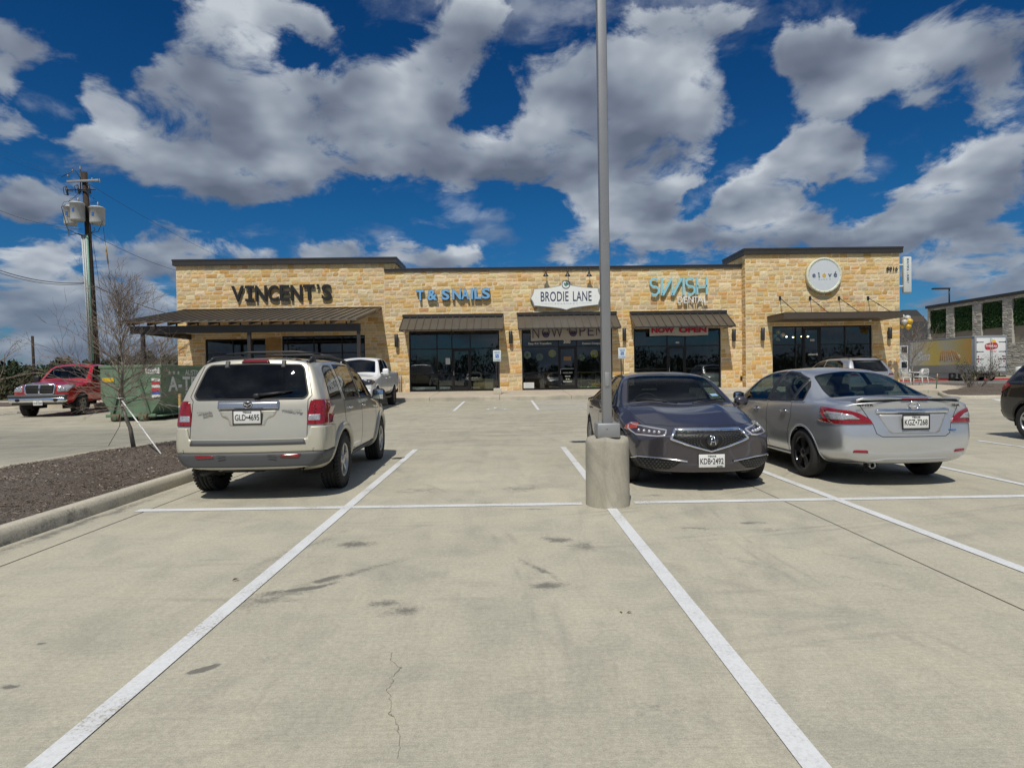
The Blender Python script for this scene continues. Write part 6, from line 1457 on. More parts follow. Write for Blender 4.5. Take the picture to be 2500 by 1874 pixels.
for px, py in ((166, 427), (178, 417), (196, 410), (225, 438), (243, 441)):
    p = P_(px, py, -.15); mb = MB(); mb.lathe(tuple(p), [(.02, -.12), (.06, -.08), (.03, -.05), (.06, 0), (.03, .03), (.05, .06), (.01, .1)], 10); mb.build('insulator', M_GALV, util)
mb = MB(); mb.tube([P_(178, 417, -.2), P_(160, 427, -.2), P_(150, 432, -.2)], .018, 6); mb.tube([P_(200, 440, -.2), P_(182, 414, -.2), P_(176, 410, -.2)], .015, 6); mb.tube([P_(196, 412, -.15), P_(197, 470, -.2)], .03, 8); mb.build('jumper_wire', M_BLACK, util)
M_COND = mat('conduit_grey', (.46, .50, .50), .5, var=.1)
for off, px in ((.26, 205), (.34, 200), (.20, 210)):
    a = P_(px, 573, -.15); b = P_(px+19, 880, -.15); mb = MB(); mb.tube([a, b], .045, 8); mb.build('conduit', M_COND, util)
mb = MB(); mb.tube([P_(213, 573, -.18), P_(228, 880, -.18)], .05, 8); mb.build('cable_guard', mat('guard_green', (.13, .30, .24), .5), util)
for k_, pts_ in enumerate(([(165, 545), (168, 575), (190, 570), (203, 575)], [(160, 500), (150, 505), (165, 560), (200, 576)], [(250, 540), (240, 565), (218, 570), (208, 575)], [(225, 545), (232, 562), (215, 572)])):
    mb = MB(); mb.tube([P_(x, y, -.25-.03*k_) for x, y in pts_], .02, 6); mb.build('secondary_cable', M_BLACK, util)
# wires: each its own thing
def wire(a, b, r, sag, label, grp='overhead wires at the utility pole'):
    o = catt(a, b, r, sag, 16).build('overhead_wire', M_BLACK); tag(o, label, 'wire', grp)
wire(AT(0, 361, 34), AT(160, 427, YU-.2), .005, .2, 'thin upper wire running left from the pole top'); wire(AT(0, 380, 33), AT(170, 432, YU-.2), .005, .2, 'thin wire just under the top wire left of the pole')
wire(AT(0, 514, 34), AT(200, 560, YU), .012, .2, 'single wire reaching the pole just below the transformers from the left')
wire(AT(0, 660, 33), AT(211, 690, YU), .020, .25, 'thick paired cable, the upper of the two left of the pole'); wire(AT(0, 666, 33), AT(211, 692, YU), .016, .28, 'thick paired cable, the lower of the two left of the pole')
wire(AT(213, 690, YU), AT(480, 782, 42), .022, .25, 'cable falling right from the pole behind the stone shop wall'); wire(AT(213, 565, YU), AT(430, 660, 44), .012, .2, 'wire from below the transformers to the left roof corner')
wire(AT(218, 450, YU), AT(600, 655, 60), .010, .3, 'long thin wire dropping right from the cross arm behind the roof')
for px1, px2 in ((308, 252), (283, 226)):
    a = AT(px2, 555 if px2 > 240 else 585, YU); b = AT(px1, 905, YU+2.5); b.z = .2; o = catt(a, b, .010, 0, 4).build('guy_wire', M_DKMETAL); tag(o, 'guy wire with marker slanting down right of the pole' if px2 > 240 else 'guy wire close to the pole slanting to the ground', 'wire', 'guy wires of the utility pole')
    if px2 > 240: p_ = a+(b-a)*.1; p2 = a+(b-a)*.2; mb = MB(); mb.tube([p_, p2], .04, 8); x = mb.build('strain_insulator', mat('strain_wood', (.4, .28, .12), .6), o)
mb = MB(); a = AT(79, 820, 60); b = AT(83, 878, 60); b.z = .1; mb.tube([b, a], .12, 8); thing(mb, 'wooden_post', M_POLE, 'short dark wooden post standing alone in the field before the tree line', 'post')

# ---- roll off container
GN = mat('container_green', (.135, .215, .14), .55, var=.22, vscale=2.5, bump=.15, bscale=20); GD = mat('container_green_dark', (.09, .15, .095), .6, var=.2, vscale=3)
yc = 20.4; cx0, cx1 = AT(247, 950, yc).x, AT(392, 950, yc).x; cw = cx1-cx0; zt_ = AT(320, 892.5, yc).z; zb_ = .14
Lc = 6.7; dump = empty('roll_off_container', ((cx0+cx1)/2, yc, .02), R(1.5), 'big green roll off waste container with white lettering beside the red pickup', 'waste container')
hw = cw/2; zk = .78
sec = [(-hw, zk), (-hw, zt_), (hw, zt_), (hw, zk), (hw-.38, zb_+.05), (-hw+.38, zb_+.05)]
mb = MB(); n = len(sec)
vs = [(x, 0.0, z) for x, z in sec]+[(x, Lc, z) for x, z in sec]
mb.add(vs, [(i, (i+1) % n, n+(i+1) % n, n+i) for i in range(n) if i != 1]+[tuple(range(n)), tuple(range(n, 2*n))[::-1]])
ivs = [(x*.97, .05 if y == 0 else Lc-.05, max(z, .25)) for x, y, z in vs]
mb.add(ivs, [(i, (i+1) % n, n+(i+1) % n, n+i) for i in range(n) if i != 1]+[(5, 4, 3, 0), (11, 10, 9, 6)])
mb.build('tub', GN, dump, fix=False)
mb = MB(); mb.rbox((0, .03, zt_-.05), (cw+.1, .10, .11), .015); mb.rbox((0, Lc-.03, zt_-.05), (cw+.1, .10, .11), .015); mb.rbox((-hw, Lc/2, zt_-.05), (.10, Lc, .11), .015); mb.rbox((hw, Lc/2, zt_-.05), (.10, Lc, .11), .015); mb.build('top_rail', GN, dump)
for sx in (-1, 1):
    mb = MB()
    for a_, b_ in (((sx*.30, -.03, zt_-.5), (sx*.62, -.03, zb_+.10)),): mb.tube([a_, b_], .06, 4, smooth=False)
    mb.build('end_brace', GD, dump)
    mb = MB(); mb.rbox((sx*.45, Lc/2-.1, .13), (.12, Lc+.2, .16), .01); mb.build('skid_rail', GD, dump)
    mb = MB(); mb.cyl((sx*.45-.13, -.06, .13), .13, .26, 20, axis='X'); mb.build('ground_roller', mat('roller_rust', (.12, .09, .05), .7, var=.4), dump)
mb = MB(); mb.rbox((0, -.02, zb_+.05), (cw-.35, .08, .10), .01); mb.build('end_sill', GN, dump)
mb = MB(); mb.rbox((hw-.17, Lc/2, zb_+.03), (.42, Lc, .04), .008); mb.build('side_sill', GN, dump)
for y in (1.55*2, 1.55*3, 1.55*4): mb = MB(); mb.rbox((hw+.03, y+.4, (zk+zt_)/2), (.07, .12, zt_-zk), .01); mb.build('side_rib', GN, dump)
M_LET = mat('lettering_grey', (.66, .68, .66), .7, var=.1); fx = hw+.006; rz = (R(90), 0, R(90))
text('A-TEAM', 'container_lettering', 3.3, .52, .006, M_LET, dump, (fx, 2.1, zt_-.66), rz, bold=.03, space=1.12); text('AUSTINS', 'container_lettering', 1.25, .20, .006, M_LET, dump, (fx, 2.25, zt_-.26), rz, bold=.01); text('512-853-4414', 'container_lettering', 1.9, .12, .006, M_LET, dump, (fx, 2.55, zt_-1.02), rz)
for k_ in range(6):
    y = (.55+.30*k_) if k_ < 3 else (2.2+.30*k_); mb = MB(); pts_ = [(y+.10*(1 if j % 2 == 0 else .42)*math.sin(j*math.pi/5), zt_-.27+.08*(1 if j % 2 == 0 else .42)*math.cos(j*math.pi/5)) for j in range(10)]
    mb.prism(pts_, 'X', fx-.003, fx+.003); mb.build('star', M_LET, dump)
M_ST = mat('sticker_white', (.66, .66, .64), .6); M_YEL = mat('sticker_yellow', (.65, .40, .02), .5); M_STR = mat('sticker_red', (.5, .04, .05), .5); M_STB = mat('sticker_blue2', (.05, .10, .40), .5)
def plateb(nm, x0, x1, z0, z1, m, par, y=-.012): mb = MB(); mb.box(x0, x1, y-.003, y, z0, z1); return mb.build(nm, m, par)
s1 = plateb('notice_sticker', hw-.50, hw-.03, zt_-.30, zt_-.06, M_ST, dump); text('UNDER 20', 'sticker_text', .38, .07, .002, M_INK, s1, (hw-.265, -.017, zt_-.13), bold=.02); text('TARGET', 'sticker_text', .34, .07, .002, M_INK, s1, (hw-.265, -.017, zt_-.23), bold=.02)
for k_, m_ in enumerate((M_ST, M_STR, M_ST, M_STR, M_STB, M_ST)): plateb('flag_sticker', hw-.30, hw-.02, zt_-.56-.11*k_, zt_-.50-.11*k_+.04, m_, dump, -.012-.0005*k_)
plateb('yellow_sticker', -hw+.06, -hw+.45, zt_-.56, zt_-.42, M_YEL, dump); mb = MB(); mb.box(hw+.051, hw+.054, 4.35, 5.0, zt_-.09, zt_-.01); mb.build('yellow_sticker', M_YEL, dump)

# ---- wall signs (each a thing of its own)
YS = YF-.10
M_VBLK = mat('sign_black', (.012, .012, .013), .5)
def wsign(name, label, cat='sign', loc=None): return empty(name, loc, 0, label, cat, 'shop signs on the stone wall')
p = AT(687.5, 715, YS+.01); e = wsign('wall_sign', 'big black raised capital letters reading VINCENT\'S above the shed canopy', loc=p)
Ws = (AT(809.5, 715, YS)-AT(565, 715, YS)).length; lets = "VINCENT'S"
cw_ = [1.0, .72, .92, .85, .78, .92, .92, .36, .80]; tot = sum(cw_)+.10*8; x = -Ws/2; k0 = Ws/tot
for ch, w_ in zip(lets, cw_):
    h = .86*1.02
    if ch == "'": o = text("\u2019", 'letter', w_*k0*.62, .30, .09, M_VBLK, e, (x+w_*k0/2, 0, .31), bold=.02)
    elif ch == 'I':
        mb = MB(); xc = x+w_*k0/2; ww = w_*k0; mb.box(xc-.075, xc+.075, -.045, .045, -h/2, h/2); mb.box(xc-ww/2, xc+ww/2, -.0455, .0455, h/2-.14, h/2); mb.box(xc-ww/2, xc+ww/2, -.0455, .0455, -h/2, -h/2+.14); o = mb.build('letter', M_VBLK, e)
    else: o = text(ch, 'letter', w_*k0, h, .09, M_VBLK, e, (x+w_*k0/2, 0, 0), bold=.02)
    x += (w_+.10)*k0
e.rotation_euler = (0, R(-.35), 0)
for q in (AT(575, 730, YS), ): pass
p = AT(1106.6, 718.8, YS-.06); e = wsign('wall_sign', 'light blue raised letters reading T & S NAILS above the first striped awning', loc=p)
MBL = mat('sign_blue', (.18, .42, .72), .4); MBD = mat('sign_blue_edge', (.02, .05, .12), .5)
tw = (AT(1196.3, 718, YS)-AT(1017, 718, YS)).length
specs = [('T', 432, 500), ('&', 528, 620), ('S', 660, 728), ('N', 755, 832), ('A', 835, 905), ('I', 919, 940), ('L', 952, 1012), ('S', 1018, 1092)]
for ch, a_, b_ in specs:
    kx = tw/(1092-432); xc = ((a_+b_)/2-762)*kx; w_ = (b_-a_)*kx
    h_ = .60
    text(ch, 'letter_back', w_*1.08, h_*1.06, .10, MBD, e, (xc, .03, (xc)*.015), bold=.035)
    text(ch, 'letter', w_, h_, .03, MBL, e, (xc, -.055, (xc)*.015), bold=.03)
# pharmacy board
p = AT(1382, 725, YF-.2); e = wsign('wall_sign', 'white shaped board with dark lettering BRODIE LANE and a round bird crest on top', loc=p)
s_ = 1/9.2167; bp = lambda x, y: ((x-1140)*s_*(YF-.2)/F, -(y-785)*s_*(YF-.2)/F)
out = [(330, 805), (375, 735), (400, 660), (408, 595), (560, 588), (800, 565), (960, 535), (1030, 515), (1040, 450), (1080, 418), (1140, 408), (1200, 418), (1240, 450), (1250, 515), (1320, 535), (1480, 560), (1720, 585), (1872, 592), (1880, 660), (1905, 730), (1950, 795), (1905, 860), (1880, 925), (1872, 970), (1720, 985), (1480, 1010), (1260, 1040), (1140, 1080), (1020, 1045), (800, 1015), (560, 990), (408, 975), (400, 930), (375, 870)]
Pm = [bp(*q) for q in out]
mb = MB(); mb.prism(Pm, 'Y', .0, .12); mb.build('board_back', mat('sign_grey', (.28, .32, .36), .5), e)
c_ = (0, .02); In = [(c_[0]+(x-c_[0])*.975, c_[1]+(z-c_[1])*.95) for x, z in Pm]; mb = MB(); mb.prism(In, 'Y', -.012, -.0005); mb.build('board_face', mat('sign_white', (.80, .83, .83), .5), e)
MN = mat('sign_navy', (.02, .03, .09), .5); ML = mat('sign_pale_text', (.42, .50, .55), .6)
def seg2(mb, pts, w, y=-.016): # stroked lines in x,z
    for a, b in zip(pts, pts[1:]):
        a = Vector(a); b = Vector(b); d_ = (b-a).normalized()*w*.25; n_ = Vector((-d_.y, d_.x)).normalized()*w/2; a2, b2 = a-d_, b+d_
        mb.add([(q.x, yy, q.y) for yy in (y, y+.006) for q in (a2-n_, b2-n_, b2+n_, a2+n_)], [(0, 1, 2, 3), (7, 6, 5, 4), (0, 4, 5, 1), (1, 5, 6, 2), (2, 6, 7, 3), (3, 7, 4, 0)])
for word, x0, x1 in (('BRODIE', 570, 1195), ('LANE', 1295, 1715)):
    a, b = bp(x0, 660), bp(x1, 880); text(word, 'sign_lettering', b[0]-a[0], a[1]-b[1], .008, MN, e, ((a[0]+b[0])/2, -.016, (a[1]+b[1])/2), bold=.008, space=1.05)
a, b = bp(885, 915), bp(1400, 945); text('PHARMACY', 'sign_lettering', b[0]-a[0], a[1]-b[1], .006, ML, e, ((a[0]+b[0])/2, -.016, (a[1]+b[1])/2), space=1.5)
mb = MB(); seg2(mb, [bp(580, 925), bp(850, 928)], .012); seg2(mb, [bp(1430, 925), bp(1710, 920)], .012); mb.build('sign_rule', ML, e)
pc = bp(1140, 505); mb = MB(); mb.cyl((pc[0], -.03, pc[1]), .235, .018, 32, axis='Y'); mb.build('crest_ring', mat('crest_navy', (.03, .05, .09), .5), e); mb = MB(); mb.cyl((pc[0], -.036, pc[1]), .20, .018, 32, axis='Y'); mb.build('crest_disc', mat('sign_white', (0, 0, 0)), e)
mb = MB(); mb.prism([(pc[0]+x*.15, pc[1]+z*.15) for x, z in ((-.9, .3), (-.5, .75), (-.1, .35), (.2, .9), (.5, .35), (.9, .5), (.7, -.2), (.2, -.7), (-.4, -.6), (-.7, -.1))], 'Y', -.042, -.036); mb.build('crest_bird', mat('crest_green', (.08, .25, .20), .5), e)
mb = MB()
for q in ((462, 788), (1797, 772)): a = bp(*q); mb.cyl((a[0], -.016, a[1]), .02, .006, 8, axis='Y')
mb.build('sign_dots', ML, e)
# swish dental
YSW = YF-.16; sw = lambda x, y: ((x-945)/3.687*YSW/F, -(y-400)/3.687*YSW/F)
p = AT(1400+945/3.687, 600+400/3.687, YSW); e = wsign('wall_sign', 'turquoise SWISH letters above small white DENTAL on the stone wall', loc=p)
MT = mat('sign_turquoise', (.27, .60, .74), .4); MTd = mat('sign_edge_dark', (.12, .16, .18), .5)
def stroke(pts, w, m, par, y0=-.05, y1=.05, nm='letter'):
    mb = MB(); n = len(pts); L_ = []; 
    for i in range(n):
        a = Vector(pts[max(i-1, 0)]); b = Vector(pts[min(i+1, n-1)]); d_ = (b-a).normalized(); n_ = Vector((-d_.y, d_.x))
        if 0 < i < n-1:
            e1 = (Vector(pts[i])-a).normalized(); k_ = 1/max(.45, abs(n_.dot(Vector((-e1.y, e1.x)))))
        else: k_ = 1
        p_ = Vector(pts[i]); L_ += [p_+n_*w/2*k_, p_-n_*w/2*k_]
    vs = [(q.x, yy, q.y) for yy in (y0, y1) for q in L_]; m_ = len(L_)
    fs = []
    for i in range(n-1): a = 2*i; fs += [(a, a+2, a+3, a+1), (m_+a, m_+a+1, m_+a+3, m_+a+2), (a, m_+a, m_+a+2, a+2), (a+1, a+3, m_+a+3, m_+a+1)]
    fs += [(0, 1, m_+1, m_), (2*n-2, m_+2*n-2, m_+2*n-1, 2*n-1)]
    mb.add(vs, fs); return mb.build(nm, m, par)
def Sarc(x0, x1, y0, y1): # centre line of an S in zoom pixels
    cx, h = (x0+x1)/2, (y1-y0); r1 = (x1-x0)/2; out = []
    for a in range(35, 271, 15): out.append((cx+r1*.95*math.cos(R(a)), y0+h*.25-h*.25*math.sin(R(a))))
    for a in range(75, -146, -15): out.append((cx+r1*math.cos(R(a)), y0+h*.745-h*.255*math.sin(R(a))))
    return [sw(*q) for q in out]
w_ = 17/3.687*YSW/F
for pts_ in (Sarc(690, 766, 294, 438), [sw(*q) for q in ((796, 288), (793, 443), (803, 440), (886, 294), (884, 443), (894, 440), (972, 294))], [sw(990, 288), sw(990, 443)], Sarc(1014, 1090, 294, 438), [sw(1114, 286), sw(1114, 440)], [sw(1200, 286), sw(1200, 440)], [sw(1114, 366), sw(1200, 366)]):
    stroke(pts_, w_, MT, e); 
for ch, a_, b_ in (('D', 935, 982), ('E', 990, 1026), ('N', 1034, 1080), ('T', 1078, 1118), ('A', 1112, 1166), ('L', 1170, 1208)):
    a, b = sw(a_, 458), sw(b_, 516); text(ch, 'letter', b[0]-a[0], a[1]-b[1], .09, M_WHITE, e, ((a[0]+b[0])/2, 0, (a[1]+b[1])/2), bold=.0)
# round sign
p = AT(1900+372/3.3167, 580+304/3.3167, YR-.22); e = wsign('wall_sign', 'large round white sign with typewriter style word and one gold letter', loc=p)
r_ = 43.3/F*(YR-.22)
mb = MB(); mb.lathe((0, 0, 0), [(.01, .0), (r_*.86, 0), (r_*.87, -.03), (r_*.98, -.035), (r_, -.02), (r_, .20), (.01, .20)], 56, 0, 'Y'); mb.build('round_box', mat('sign_cream', (.68, .70, .58), .45), e)
mb = MB(); mb.cyl((0, -.02, 0), r_*.86, .015, 56, axis='Y'); mb.build('round_face', mat('sign_ice', (.60, .65, .70), .5), e)
for k_ in range(20): a = 2*math.pi*k_/20; mb = MB(); mb.cyl((r_*.925*math.cos(a), -.045, r_*.925*math.sin(a)), .022, .014, 8, axis='Y'); mb.build('marquee_bulb', mat('bulb_grey', (.45, .48, .44), .3), e)
z12 = lambda x, y: ((x-665)/12.75*(YR-.22)/F, -(y-770)/12.75*(YR-.22)/F)
MG = mat('sign_slate', (.10, .13, .20), .5); MGo = mat('sign_gold', (.72, .48, .06), .4)
for ch, a_, b_, t_, b2, m_ in (('e', 285, 385, 722, 840, MG), ('l', 462, 525, 690, 838, MG), ('e', 598, 712, 712, 835, MGo), ('v', 782, 890, 728, 835, MG), ('\u00e9', 955, 1060, 665, 835, MG)):
    a, b = z12(a_, t_), z12(b_, b2)
    if ch == 'l': mb = MB(); xc = (a[0]+b[0])/2; mb.box(xc-.022, xc+.022, -.04, -.022, b[1], a[1]); mb.box(a[0], xc, -.0405, -.0225, a[1]-.04, a[1]); mb.box(xc, b[0], -.0405, -.0225, b[1], b[1]+.04); mb.build('sign_lettering', m_, e)
    else: text(ch, 'sign_lettering', b[0]-a[0], a[1]-b[1], .012, m_, e, ((a[0]+b[0])/2, -.03, (a[1]+b[1])/2), bold=.015)
a, b = z12(482, 875), z12(860, 905); text('austin', 'sign_lettering', b[0]-a[0], a[1]-b[1], .01, ML, e, ((a[0]+b[0])/2, -.03, (a[1]+b[1])/2), space=1.5)
# street number
a, b = AT(1900+878/3.3167, 580+236/3.3167, YR-.06), AT(1900+968/3.3167, 580+270/3.3167, YR-.06)
e = wsign('house_number', 'black number 8916 near the right end of the stone wall', loc=(a+b)/2)
text('8916', 'number', b.x-a.x, a.z-b.z, .03, M_VBLK, e, (0, 0, 0), bold=.008, space=1.1)
# blade sign
yb_ = YR+.6; p = AT(2214, 671, yb_); zc_ = lambda x, y: ((x-757)/11.85*yb_/F, -(y-845)/11.85*yb_/F)
e = wsign('blade_sign', 'tall narrow white sign with sideways words on brackets off the right building corner', loc=p)
a, b = zc_(640, 325), zc_(872, 1370); mb = MB(); mb.rbox(((a[0]+b[0])/2, 0, (a[1]+b[1])/2), (b[0]-a[0], .2, a[1]-b[1]), .05); mb.build('sign_box', mat('blade_cream', (.66, .68, .60), .45), e)
mb = MB(); mb.rbox(((a[0]+b[0])/2, -.10, (a[1]+b[1])/2), (b[0]-a[0]-.10, .012, a[1]-b[1]-.10), .004); mb.build('sign_face', mat('blade_face', (.60, .66, .68), .45), e)
rt_ = (R(90), R(90), 0)
for wd, y0, y1 in (('BEAUTIFUL', 375, 745), ('BUBBLY', 845, 1090)):
    a2, b2 = zc_(720, y0), zc_(780, y1); text(wd, 'sign_lettering', a2[1]-b2[1], b2[0]-a2[0], .008, MG, e, ((a2[0]+b2[0])/2-.0, -.112, (a2[1]+b2[1])/2), rt_, bold=.0)
a2 = zc_(740, 795); text('&', 'sign_lettering', .08, .08, .008, MGo, e, (a2[0], -.112, a2[1]), rt_)
for y in (550, 1170): a2 = zc_(640, y); xw = xR1-p.x; mb = MB(); mb.rbox(((a2[0]+xw)/2, 0, a2[1]), (a2[0]-xw, .06, .07), .01); mb.rbox((xw+.02, 0, a2[1]), (.05, .16, .22), .01); mb.build('sign_bracket', M_WHITE, e)
# gooseneck lamps over the pharmacy board
for x3, lb in ((1590, 'left'), (1785, 'middle'), (1977, 'right')):
    p = AT(900+x3/3.687, 600+225/3.687, YF-.05); e = empty('wall_lamp', (p.x, YF-.02, p.z), 0, {'left': 'black barn lamp left of the round bird crest', 'middle': 'black barn lamp directly above the round bird crest', 'right': 'black barn lamp between the bird crest and the grey post'}[lb], 'wall lamp', 'barn lamps above the pharmacy board')
    mb = MB(); mb.tube([(0, 0, .12), (0, -.16, .20), (0, -.34, .14), (0, -.40, .0), (0, -.36, -.08)], .018, 8); mb.cyl((0, -.02, .12), .05, .02, 12, axis='Y'); mb.build('lamp_arm', M_BLACK, e)
    mb = MB(); mb.lathe((0, -.36, -.36), [(.16, 0), (.14, .05), (.065, .15), (.045, .24), (.05, .34), (.01, .36)], 20); mb.build('lamp_shade', M_BLACK, e)
# cylinder sconces
sc = [(967.5, 816, 847, YF, 'beside the left edge of the nail shop window', 0), (1246.5, 808, 838.7, YF, 'between the nail shop and the pharmacy', 0), (1523.8, 801, 832, YF, 'just right of the grey lamp post', 0), (1791.5, 803, 832.7, YF, 'right of the red lettered window', 0), (1862, 800, 830.5, YR, 'left of the balloon window', 0), (2172.3, 799, 827, YR, 'at the right end of the building', 0)]
for px, y0, y1, Y, lb, _ in sc:
    a, b = AT(px, y0, Y-.16), AT(px, y1, Y-.16); h = a.z-b.z; e = empty('wall_sconce', (a.x, Y-.02, (a.z+b.z)/2), 0, 'dark cylinder wall light '+lb, 'wall light', 'cylinder wall lights along the shop front')
    mb = MB(); mb.lathe((0, -.16, -h/2), [(.01, .02), (.095, 0), (.105, .01), (.105, h-.01), (.095, h), (.01, h-.02)], 20); mb.build('cylinder', mat('sconce_bronze', (.05, .055, .062), .45, .4), e)
    mb = MB(); mb.rbox((0, -.03, 0), (.12, .08, .16), .01); mb.build('back_plate', M_BLACK, e)
# banners
def banner(name, x0, x1, z0, z1, Y, m, label, bow=.04, nx=24, nz=5, tilt=0):
    mb = MB(); vs = []
    for j in range(nz+1):
        for i in range(nx+1):
            u, v = i/nx, j/nz; vs.append((x0+(x1-x0)*u, Y+bow*math.sin(u*9+v)*(v)*.5+bow*.5*math.sin(u*3.3), z1+(z0-z1)*v+tilt*u+.02*math.sin(u*7)*v))
    mb.add(vs, [(j*(nx+1)+i, j*(nx+1)+i+1, (j+1)*(nx+1)+i+1, (j+1)*(nx+1)+i) for j in range(nz) for i in range(nx)], 0, True)
    o = mb.build(name, m); return tag(o, label, 'banner')
Zb = lambda y, Y=YF-.25, x=1380: AT(x, 790+y/9.2167, Y).z
Xb = lambda x, Y=YF-.25: AT(1260+x/9.2167, 820, Y).x
o = banner('banner', Xb(330), Xb(2040), Zb(385), Zb(60), YF-.25, mat('banner_cloth', (.46, .42, .37), .8), 'tan banner reading NOW OPEN in thin dark capitals', tilt=.09, bow=.03)
def onb(tx, x0, x1, y0, y1, m, Y, par, bold=-.01, dz=0, cx=None):
    a, b = Vector((Xb(x0), 0, Zb(y0))), Vector((Xb(x1), 0, Zb(y1))); return text(tx, 'banner_lettering', b.x-a.x, a.z-b.z, .01, m, par, ((a.x+b.x)/2, Y, (a.z+b.z)/2+dz), bold=bold)
MP = mat('banner_plum', (.05, .03, .09), .6)
for ch, x0, x1 in (('N', 370, 520), ('O', 585, 755), ('W', 790, 1045), ('O', 1190, 1370), ('P', 1425, 1560), ('E', 1610, 1745), ('N', 1800, 1940)): onb(ch, x0, x1, 75+(x0-1000)*-.02, 300+(x0-1000)*-.03, MP, YF-.31, o)
for xc in (668, 1278):
    mb = MB(); c_ = Vector((Xb(xc), 0, Zb(215 if xc < 1000 else 200))); pts_ = [(c_.x+.17*math.cos(a), c_.z+.17*math.sin(a)*.9) for a in np.linspace(math.pi, 2*math.pi, 14)]+[(c_.x+.08, c_.z+.09), (c_.x+.03, c_.z+.02), (c_.x-.06, c_.z+.08)]; mb.prism(pts_, 'Y', YF-.318, YF-.312); mb.build('banner_emblem', MP, o)
YB2 = YF-.30; zb2 = lambda y: AT(1650, 600+y/3.687, YB2).z; xb2 = lambda x: AT(1400+x/3.687, 800, YB2).x
o = banner('banner', xb2(685), xb2(1212), zb2(810), zb2(728), YB2, mat('banner_pale', (.50, .47, .44), .8), 'pale banner with red bold letters NOW OPEN under the right awning', bow=.03, tilt=.02)
for tx, x0, x1 in (('NOW', 700, 905), ('OPEN', 948, 1195)): a, b = xb2(x0), xb2(x1); text(tx, 'banner_lettering', b-a, (zb2(733)-zb2(783)), .01, mat('banner_red', (.42, .01, .05), .6), o, ((a+b)/2, YB2-.05, (zb2(733)+zb2(783))/2), bold=.045)
# window lettering, stickers and goods
def deco(tx, px, py, wpx, hpx, m, Y, label, name='window_lettering', bold=0, cat='window lettering'):
    p = AT(px, py, Y); s__ = Y/F; o = text(tx, name, wpx*s__, hpx*s__, .004, m, None, tuple(p), bold=bold); tag(o, label, cat); return o
M_VIN = mat('vinyl_white', (.70, .70, .62), .6)
YG = YF+.125
deco('300', 1384, 834, 17, 8, M_VIN, YG, 'white number 300 above the pharmacy door', bold=.03); deco('Easy RX Transfers', 1318, 839, 56, 6.5, M_VIN, YG, 'white words Easy RX Transfers on the pharmacy window', bold=.02); deco('Custom Compounding', 1452, 838.5, 62, 6, M_VIN, YG, 'white words Custom Compounding half hidden by the lamp post', bold=.02)
deco('400', 1653.5, 836, 9, 4.5, M_VIN, YG, 'small white number 400 above the dental door', bold=.03); deco('500', 1983, 830, 10.5, 5.5, M_VIN, YR+.125, 'small white number 500 above the right hand door', bold=.03)
o = deco('elevé', 1985, 864.5, 24, 5.5, M_VIN, YR+.125, 'small white shop name on the right hand door', bold=.04); mb = MB(); p = AT(1985.5, 871.5, YR+.125); mb.box(p.x-.27, p.x+.27, p.y-.003, p.y, p.z-.012, p.z+.012); mb.build('underline', M_VIN, o)
def card(px0, py0, px1, py1, Y, m, label, name='paper_notice', cat='notice', lines=0):
    a, b = AT(px0, py0, Y), AT(px1, py1, Y); mb = MB(); mb.box(a.x, b.x, Y-.003, Y, b.z, a.z); o = mb.build(name, m); tag(o, label, cat)
    if lines:
        mb = MB(); h = (a.z-b.z)
        for k_ in range(lines): z = a.z-h*(k_+1)/(lines+1); w_ = (b.x-a.x)*(.25 if k_ % 3 == 2 else .38); xc = (a.x+b.x)/2; mb.box(xc-w_, xc+w_, Y-.006, Y-.003, z-h*.02, z+h*.02)
        mb.build('printed_lines', ML, o)
    return o
card(1088, 874, 1099, 889, YG, M_ST, 'white paper notice taped inside the nail shop window beside the door', lines=5)
card(1278, 933.5, 1304, 949, YG, M_ST, 'white sheet in the lower left corner of the pharmacy window', lines=4)
card(1376, 870, 1394.5, 880, YG, mat('open_sign', (.25, .14, .06), .6), 'small brown OPEN sign hanging inside the pharmacy door')
o = card(1370, 899, 1401, 900.5, YG, M_GALV, 'thin shelf edge above the opening hours on the pharmacy door', 'push_bar', 'door bar')
deco('HOURS', 1386, 909.5, 23, 3.2, M_VIN, YG, 'white opening hours lettering on the pharmacy door, top line', bold=.02); deco('MON-FRI', 1386, 918, 13, 3, M_VIN, YG, 'white opening hours lettering on the pharmacy door, second line', bold=.02); deco('9-6', 1386, 925, 9, 3, M_VIN, YG, 'white opening hours lettering on the pharmacy door, third line', bold=.02); deco('SATURDAY', 1386, 931, 22, 3, M_VIN, YG, 'white opening hours lettering on the pharmacy door, lowest line', bold=.02)
MY = mat('paper_yellow', (.62, .47, .05), .7); MGn = mat('paper_green', (.22, .30, .16), .7); MPal = mat('paper_pale', (.48, .50, .36), .7); MRd = mat('paper_red', (.5, .05, .05), .7)
